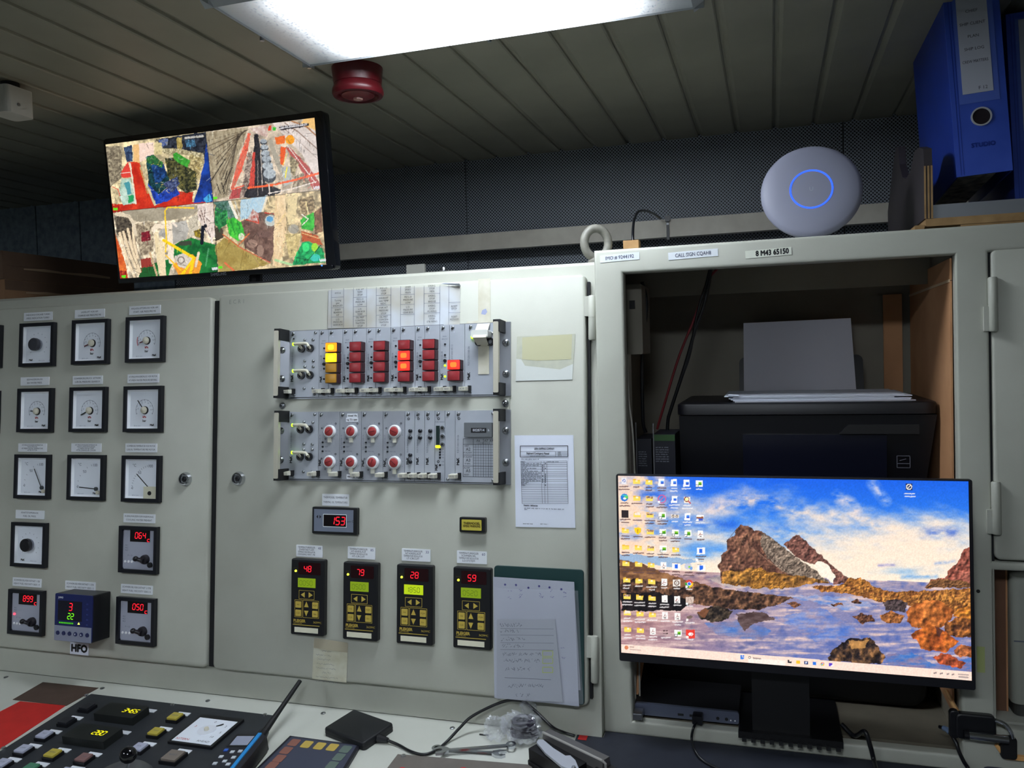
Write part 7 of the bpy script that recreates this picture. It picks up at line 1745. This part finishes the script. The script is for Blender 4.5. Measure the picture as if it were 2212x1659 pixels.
for s, x, y, m in (('0',0,0.026,INK),('2',0.030,0.016,INK),('5',0.033,-0.004,INK),('10',0.026,-0.020,INK),('AHEAD',0.020,-0.036,INK),('ASTERN',-0.024,-0.036,GLASS_RED),('3',-0.028,0.006,GLASS_RED)): letter(s, 0.008, m, d, x, y, 0.0058)
# control lever with ball
dome = thing('control_lever', 'black ball knob on a thin steel lever over a grey dome', 'lever', FD.m(uc+pb(262,1690,0.004)[0],vT+pb(262,1690,0.004)[1],0.0042))
put('dome', MB().lathe([(0.052,0.0),(0.050,0.006),(0.042,0.015),(0.029,0.021),(0.014,0.024),(0.0,0.025)],40,cap=False).mesh('dome',60), mat('dome_grey',(120,122,126),0.3,metal=0.7), dome)
ballp = world(277,1631,0.085,FD); base_ = dome.matrix_world.translation
inv = FD.m(0,0,0).to_3x3().inverted(); bl = inv @ (ballp-base_)
rl_ = 18.0*((ballp-CAM).dot(CF))/F_PX
put('rod', MB().tube([(0.012,0.0,0.02),(bl.x+0.004,bl.y-0.002,bl.z-rl_*0.6)],0.0028,10), CHROME, dome)
bm = bmesh.new(); bmesh.ops.create_uvsphere(bm,u_segments=24,v_segments=16,radius=rl_); me = bpy.data.meshes.new('ball'); bm.to_mesh(me); bm.free(); me.polygons.foreach_set('use_smooth',[True]*len(me.polygons))
put('ball', me, mat('ball_black',(10,10,14),0.12), dome, bl)

# hand-held radio lying on the panel
hR = 0.036
P = [dk(*q,hR) for q in (c1_(1330,835),c1_(1650,835),c1_(1285,1290),c1_(950,1290))]
cR_ = centre(P)
t = thing('handheld_radio', 'black handheld radio with a blue side stripe and long antenna', 'radio', FD.m(cR_[0],cR_[1],0.0045))
Q = [(x-cR_[0],y-cR_[1]) for x,y in P]
# carry the body on towards the viewer
def ext(a, b, k): return (a[0]+(b[0]-a[0])*k, a[1]+(b[1]-a[1])*k)
BRr, BLr = ext(Q[1],Q[2],1.35), ext(Q[0],Q[3],1.35)
TLr, TRr = Q[0], Q[1]
sx = 0.010
put('body', MB().hexa([(BLr[0]+0.004,BLr[1],0),(BRr[0]+sx,BRr[1],0),(TRr[0]+sx,TRr[1]+0.004,0),(TLr[0]+0.004,TLr[1]+0.004,0),(BLr[0],BLr[1],hR-0.008),(BRr[0]+sx,BRr[1],hR-0.008),(TRr[0]+sx,TRr[1]+0.002,hR-0.010),(TLr[0],TLr[1]+0.002,hR-0.010)]), BLACK, t)
put('front_shell', MB().hexa([(BLr[0],BLr[1],hR-0.008),(BRr[0]+sx*0.8,BRr[1],hR-0.008),(TRr[0]+sx*0.8,TRr[1]+0.002,hR-0.010),(TLr[0],TLr[1]+0.002,hR-0.010),(BLr[0]+0.003,BLr[1],hR-0.0045),(BRr[0]-0.002,BRr[1],hR-0.0045),(TRr[0]-0.002,TRr[1],hR-0.0045),(TLr[0]+0.003,TLr[1],hR-0.0045)]), mat('radio_grey_black',(30,32,42),0.4), t)
def rp(s, k, z=hR-0.0045): # s across 0..1, k along 0 (top) .. 1
    a = ext(Q[0],Q[3],k); b_ = ext(Q[1],Q[2],k); return (a[0]+(b_[0]-a[0])*s, a[1]+(b_[1]-a[1])*s, z)
def patch(s0, s1, k0, k1, z0, z1): 
    p = [rp(s0,k1),rp(s1,k1),rp(s1,k0),rp(s0,k0)]; return MB().hexa([(x,y,z0) for x,y,_ in p]+[(x,y,z1) for x,y,_ in p])
z9 = hR-0.0045
put('side_stripe', patch(0.90,1.04,0.0,1.3,z9-0.004,z9+0.0006), mat('radio_blue',(40,140,210),0.4), t)
put('display', patch(0.18,0.86,0.10,0.36,z9,z9+0.0008), mat('radio_display',(150,156,176),0.25), t)
put('display_frame', patch(0.10,0.88,0.04,0.40,z9-0.0002,z9+0.0004), BLACK, t)
for s, k, kd in ((0.20,0.50,'b'),(0.50,0.55,'w'),(0.78,0.53,'w'),(0.22,0.68,'w'),(0.72,0.70,'w'),(0.20,0.86,'w'),(0.50,0.80,'w'),(0.72,0.88,'w')):
    put('key', patch(s-0.075,s+0.075,k-0.03,k+0.03,z9,z9+0.0014), mat('radio_key_blue',(50,96,190),0.4) if kd=='b' else mat('radio_key_white',(196,202,210),0.4), t)
a0 = FD.pt(cR_[0]+TRr[0]-0.004, cR_[1]+TRr[1]+0.002, 0.0045+hR-0.016); tip = world(648,1471,0.030,FA); mid = world(566,1596,0.046,FD)
fi = FD.m(cR_[0],cR_[1],0.0045).inverted()
A = [fi @ q for q in (a0, a0.lerp(tip,0.12), a0.lerp(tip,0.5), tip)]
put('antenna', MB().tube(A,0.004,10,[0.0085,0.0062,0.0046,0.0040]).mesh('antenna',60), BLACKM, t)
put('antenna_base', MB().tube([A[0]+Vector((0,-0.012,-0.001)),A[0],A[1]],0.009,12,[0.011,0.0105,0.0075]).mesh('antenna_base',60), BLACK, t)
put('channel_knob', MB().cyl(0,0,0,0.010,0.005,14), mat('radio_grey_black',(30,32,42),0.4), t, rp(0.35,-0.02,z9-0.012), (-PI/2,0,0))

# keypad panel
P = dq([c6_(245,423),c6_(675,480),c6_(588,625),c6_(38,625)],0.006); ck = centre(P)
t = thing('keypad_panel', 'dark blue grey membrane keypad with red, yellow and grey keys', 'keypad', FD.m(ck[0],ck[1],0.0))
K4 = [(x-ck[0],y-ck[1]) for x,y in P]; K4 = [K4[0],K4[1],ext(K4[1],K4[2],1.6),ext(K4[0],K4[3],1.6)]
put('frame', MB().poly(K4,0.0003,0.006), mat('keypad_frame',(28,28,38),0.45), t)
cc_ = centre(K4); put('face', MB().poly([(cc_[0]+(x-cc_[0])*0.93,cc_[1]+(y-cc_[1])*0.95) for x,y in K4],0.006,0.0066), mat('keypad_face',(62,66,84),0.45), t)
for (x,y),kd in (((270,465),'r'),((222,513),'r'),((180,562),'r'),((135,606),'r'),((348,476),'y'),((427,486),'y'),((505,494),'y'),((585,506),'g'),((545,554),'g'),((502,604),'g')):
    u, v = dk(*c6_(x,y),0.007); 
    put('key', shared('kp'+kd, lambda: MB().rbox(-0.0088,0.0088,-0.0105,0.0105,0.0066,0.0072,0.003,3)), dict(r=mat('key_brown_red',(140,92,80),0.5),y=mat('key_straw',(190,164,80),0.5),g=mat('key_sage',(96,112,104),0.5))[kd], t, (u-ck[0],v-ck[1],0))

# portable drive and its cable
hh_ = 0.015
P = dq([c6_(455,378),c6_(632,256),c6_(876,345),c6_(702,470)],hh_); cd = centre(P)
ex = (Vector(P[2])-Vector(P[1])+Vector(P[3])-Vector(P[0]))/2; ey = (Vector(P[1])-Vector(P[0])+Vector(P[2])-Vector(P[3]))/2
ang = math.atan2(ex.y,ex.x); wx, wy = ex.length/2, ey.length/2
t = thing('portable_drive', 'black portable hard drive on the white desk below the regulators', 'hard drive', FD.m(cd[0],cd[1],0.0003,ang))
put('case', MB().rbox(-wx,wx,-wy,wy,0,hh_,0.006,4,0.003).mesh('case',50), mat('drive_black',(24,26,30),0.45,bump=0.05,bscale=600), t)
put('seam', MB().rbox(-wx-0.0003,wx+0.0003,-wy-0.0003,wy+0.0003,0.006,0.0068,0.006,4), BLACKM, t)
p0 = world(*c6_(790,440),0.007,FD); p1 = world(*c6_(845,452),0.007,FD)
t = thing('drive_cable', 'black cable looping from the portable drive up under the folder and down again', 'cable', Matrix.Translation(p0))
put('plug', MB().tube([Vector((-0.012,0.006,0)),Vector((0,0,0)),p1-p0],0.006,8,[0.0075,0.0075,0.0045]), BLACK, t)
P = [p1] + [world(*c6_(x,y),0.0035,FD) for x,y in ((910,480),(985,520),(1060,538),(1130,518),(1200,465))] + [world(*c6_(x,y),w,FA) for x,y,w in ((1290,370,0.030),(1350,312,0.018),(1450,256,0.008),(1560,212,0.004),(1630,205,0.003),(1690,222,0.004),(1760,282,0.010))] + [world(*c6_(1850,368),0.03,FD), world(*c6_(1915,400),0.012,FD), world(*c6_(1990,425),0.005,FD)]
put('cable', MB().tube([q-p0 for q in spline(P,6)],0.0026,8).mesh('cable',80), BLACK, t)
# dark groove label on the desk
plate('black_strip',[c6_(1405,410),c6_(1462,416),c6_(1462,424),c6_(1404,418)],0.0002,0.0009,BLACKM,'thin short black strip on the desk left of the plastic bag','strip')

# two spanners
def spanner(pa, pb_, label, h, flip):
    (xa,ya),(xb,yb) = dk(*c6_(*pa),h), dk(*c6_(*pb_),h); L = math.hypot(xb-xa,yb-ya); an = math.atan2(yb-ya,xb-xa)
    t = thing('spanner', label, 'spanner', FD.m(xa,ya,h,an), 'combination spanners')
    put('ring_end', MB().ring(0,0,0,0.005,0.0048,0.0088,20), CHROME, t)
    put('shank', MB().hexa([(0.008,-0.0032,0.0008),(L-0.012,-0.0036,0.0008),(L-0.012,0.0036,0.0008),(0.008,0.0032,0.0008),(0.008,-0.0022,0.0044),(L-0.012,-0.0026,0.0044),(L-0.012,0.0026,0.0044),(0.008,0.0022,0.0044)]), CHROME, t)
    j = [(-0.014,-0.0040),(-0.006,-0.0095),(0.004,-0.0098),(0.010,-0.0052),(0.009,-0.0028),(-0.001,-0.0042),(-0.0035,0.0),(-0.001,0.0042),(0.009,0.0068),(0.008,0.0092),(-0.004,0.0095),(-0.014,0.0040)]
    put('jaw', MB().poly([(L+x,y) for x,y in j],0,0.005), CHROME, t)
    return t
spanner((1145,512),(1535,543),'chrome combination spanner with its open jaw near the grey panel',0.0004,0)
t = spanner((1600,490),(1168,525),'chrome combination spanner lying across the other, ring end under the bag',0.0062,1)

# crumpled plastic bag with a dark coil inside
q0 = dk(*c8_(780,790),0.0); q0 = (q0[0],q0[1]-0.010); rnd = random.Random(21)
t = thing('plastic_bag', 'crumpled clear plastic bag holding a dark coil', 'plastic bag', FD.m(q0[0],q0[1],0.0))
CLEAR = mat('clear_plastic', (232,236,244), 0.08, alpha=0.17, spec=1.0)
def crumple(rx, ry, rz, seed):
    bm = bmesh.new(); bmesh.ops.create_icosphere(bm,subdivisions=4,radius=1.0); r = random.Random(seed); dirs = [Vector((r.uniform(-1,1),r.uniform(-1,1),r.uniform(-1,1))).normalized() for _ in range(26)]; amp = [r.uniform(-0.35,0.30) for _ in dirs]
    for v in bm.verts:
        n = v.co.normalized(); k = 1.0
        for d, a in zip(dirs,amp): k += a*max(0,n.dot(d)-0.72)*2.6
        k += 0.06*math.sin(n.x*13+seed)*math.cos(n.y*17)*math.sin(n.z*11)
        k *= r.uniform(0.74,1.16)
        v.co = Vector((n.x*rx*k,n.y*ry*k,max(0.001-rz,n.z*rz*k)+rz))
    me = bpy.data.meshes.new('film'); bm.to_mesh(me); bm.free(); return me
put('film', crumple(0.034,0.026,0.026,3), CLEAR, t)
put('film', crumple(0.020,0.020,0.020,5), CLEAR, t, (-0.050,0.002,0))
put('film', crumple(0.016,0.016,0.030,8), CLEAR, t, (0.004,0.030,0.012))
pts = []
for i in range(90): a = i*0.42; r = 0.017+0.002*math.sin(i*0.9); pts.append((r*1.15*math.cos(a),r*0.8*math.sin(a),0.012+i*0.00032))
put('dark_coil', MB().tube(pts,0.0042,8).mesh('dark_coil',80), mat('coil_dark',(44,40,54),0.3), t, (0.004,0,0))

# stapler
a_, b2 = world(*c8_(1150,660),0.040,FD), world(*c8_(2040,1130),0.040,FD)
fa, fb2 = dk(*c8_(1150,660),0.040), dk(*c8_(2040,1130),0.040)
an = math.atan2(fb2[1]-fa[1],fb2[0]-fa[0]); L = math.hypot(fb2[0]-fa[0],fb2[1]-fa[1])
t = thing('stapler', 'large grey and black office stapler at the lower centre right', 'stapler', FD.m(fa[0],fa[1],0.0022,an))
GREYS = mat('stapler_grey', (110,108,108), 0.35, metal=0.4)
put('base', MB().rbox(0.0,L+0.03,-0.055,0.006,0.0,0.006,0.006,3), mat('stapler_base_black',(12,12,16),0.5), t)
put('upper_arm', MB().hexa([(0,-0.016,0.022),(L,-0.016,0.026),(L,0.004,0.026),(0,0.004,0.022),(0,-0.014,0.038),(L,-0.014,0.044),(L,0.002,0.044),(0,0.002,0.038)]), GREYS, t)
put('arm_rim', MB().tube([(0.0,-0.0145,0.0385),(L*0.5,-0.0145,0.0415),(L,-0.0145,0.0445),(L+0.004,-0.012,0.040),(L+0.005,-0.012,0.012)],0.0022,8), mat('rim_light',(178,176,172),0.3,metal=0.4), t)
put('hinge_block', MB().box(L-0.012,L+0.012,-0.030,0.004,0.006,0.030), mat('stapler_base_black',(12,12,16),0.5), t)
lev = [(0.010,-0.024),(0.004,-0.030),(0.008,-0.037),(0.040,-0.048),(0.085,-0.056),(0.108,-0.052),(0.112,-0.044),(0.090,-0.030),(0.075,-0.026),(0.070,-0.032),(0.040,-0.030)]
put('lever', MB().poly(lev,0.030,0.034), mat('lever_pale',(186,190,200),0.35,metal=0.3), t); put('rivet', MB().lathe([(0.004,0.034),(0.003,0.0365),(0,0.037)],14,cap=False), CHROME, t, (0.103,-0.047,0))
put('magazine', MB().box(0.004,L*0.75,-0.052,-0.016,0.006,0.028), mat('stapler_base_black',(12,12,16),0.5), t)

# grey panel at the lower edge of the picture
P = dq([c6_(905,536),c6_(1735,602),c6_(1720,660),c6_(790,660)],0.003); cg = centre(P)
t = thing('switch_console', 'brown grey metal panel at the bottom edge below the spanners', 'control panel', FD.m(cg[0],cg[1],0.0))
G4 = [(x-cg[0],y-cg[1]) for x,y in P]; G4 = [G4[0],G4[1],(G4[1][0],G4[1][1]-0.13),(G4[0][0],G4[0][1]-0.13)]
put('plate', MB().poly(G4,0.0003,0.003), mat('panel_brown_grey',(112,106,100),0.5,noise=1,rgb2=(104,98,92),nscale=40), t)
u, v = dk(*c6_(940,546),0.004); put('screw', MESH['pscrew'], CHROME, t, (u-cg[0],v-cg[1],0.003))
for x, nm in ((930,'red_button'),(1305,'red_button')):
    u, v = dk(*c6_(x,632),0.010); put(nm, MB().lathe([(0.008,0.003),(0.008,0.009),(0.006,0.011),(0,0.0112)],18,cap=False), mat('button_signal_red',(200,40,40),0.4), t, (u-cg[0],v-cg[1],0))
# dark tray at the right corner
u, v = dk(2118,1652,0.012)
t = thing('dark_tray', 'dark blue grey tray at the lower right corner of the picture', 'tray', FD.m(u,v,0.0022))
put('tray', MB().rbox(0.0,0.30,-0.20,0.0,0,0.010,0.014,4,0.002), mat('tray_blue_grey',(46,52,74),0.4), t); put('inset', MB().rbox(0.012,0.29,-0.19,-0.008,0.010,0.0108,0.010,4), BLACKM, t)
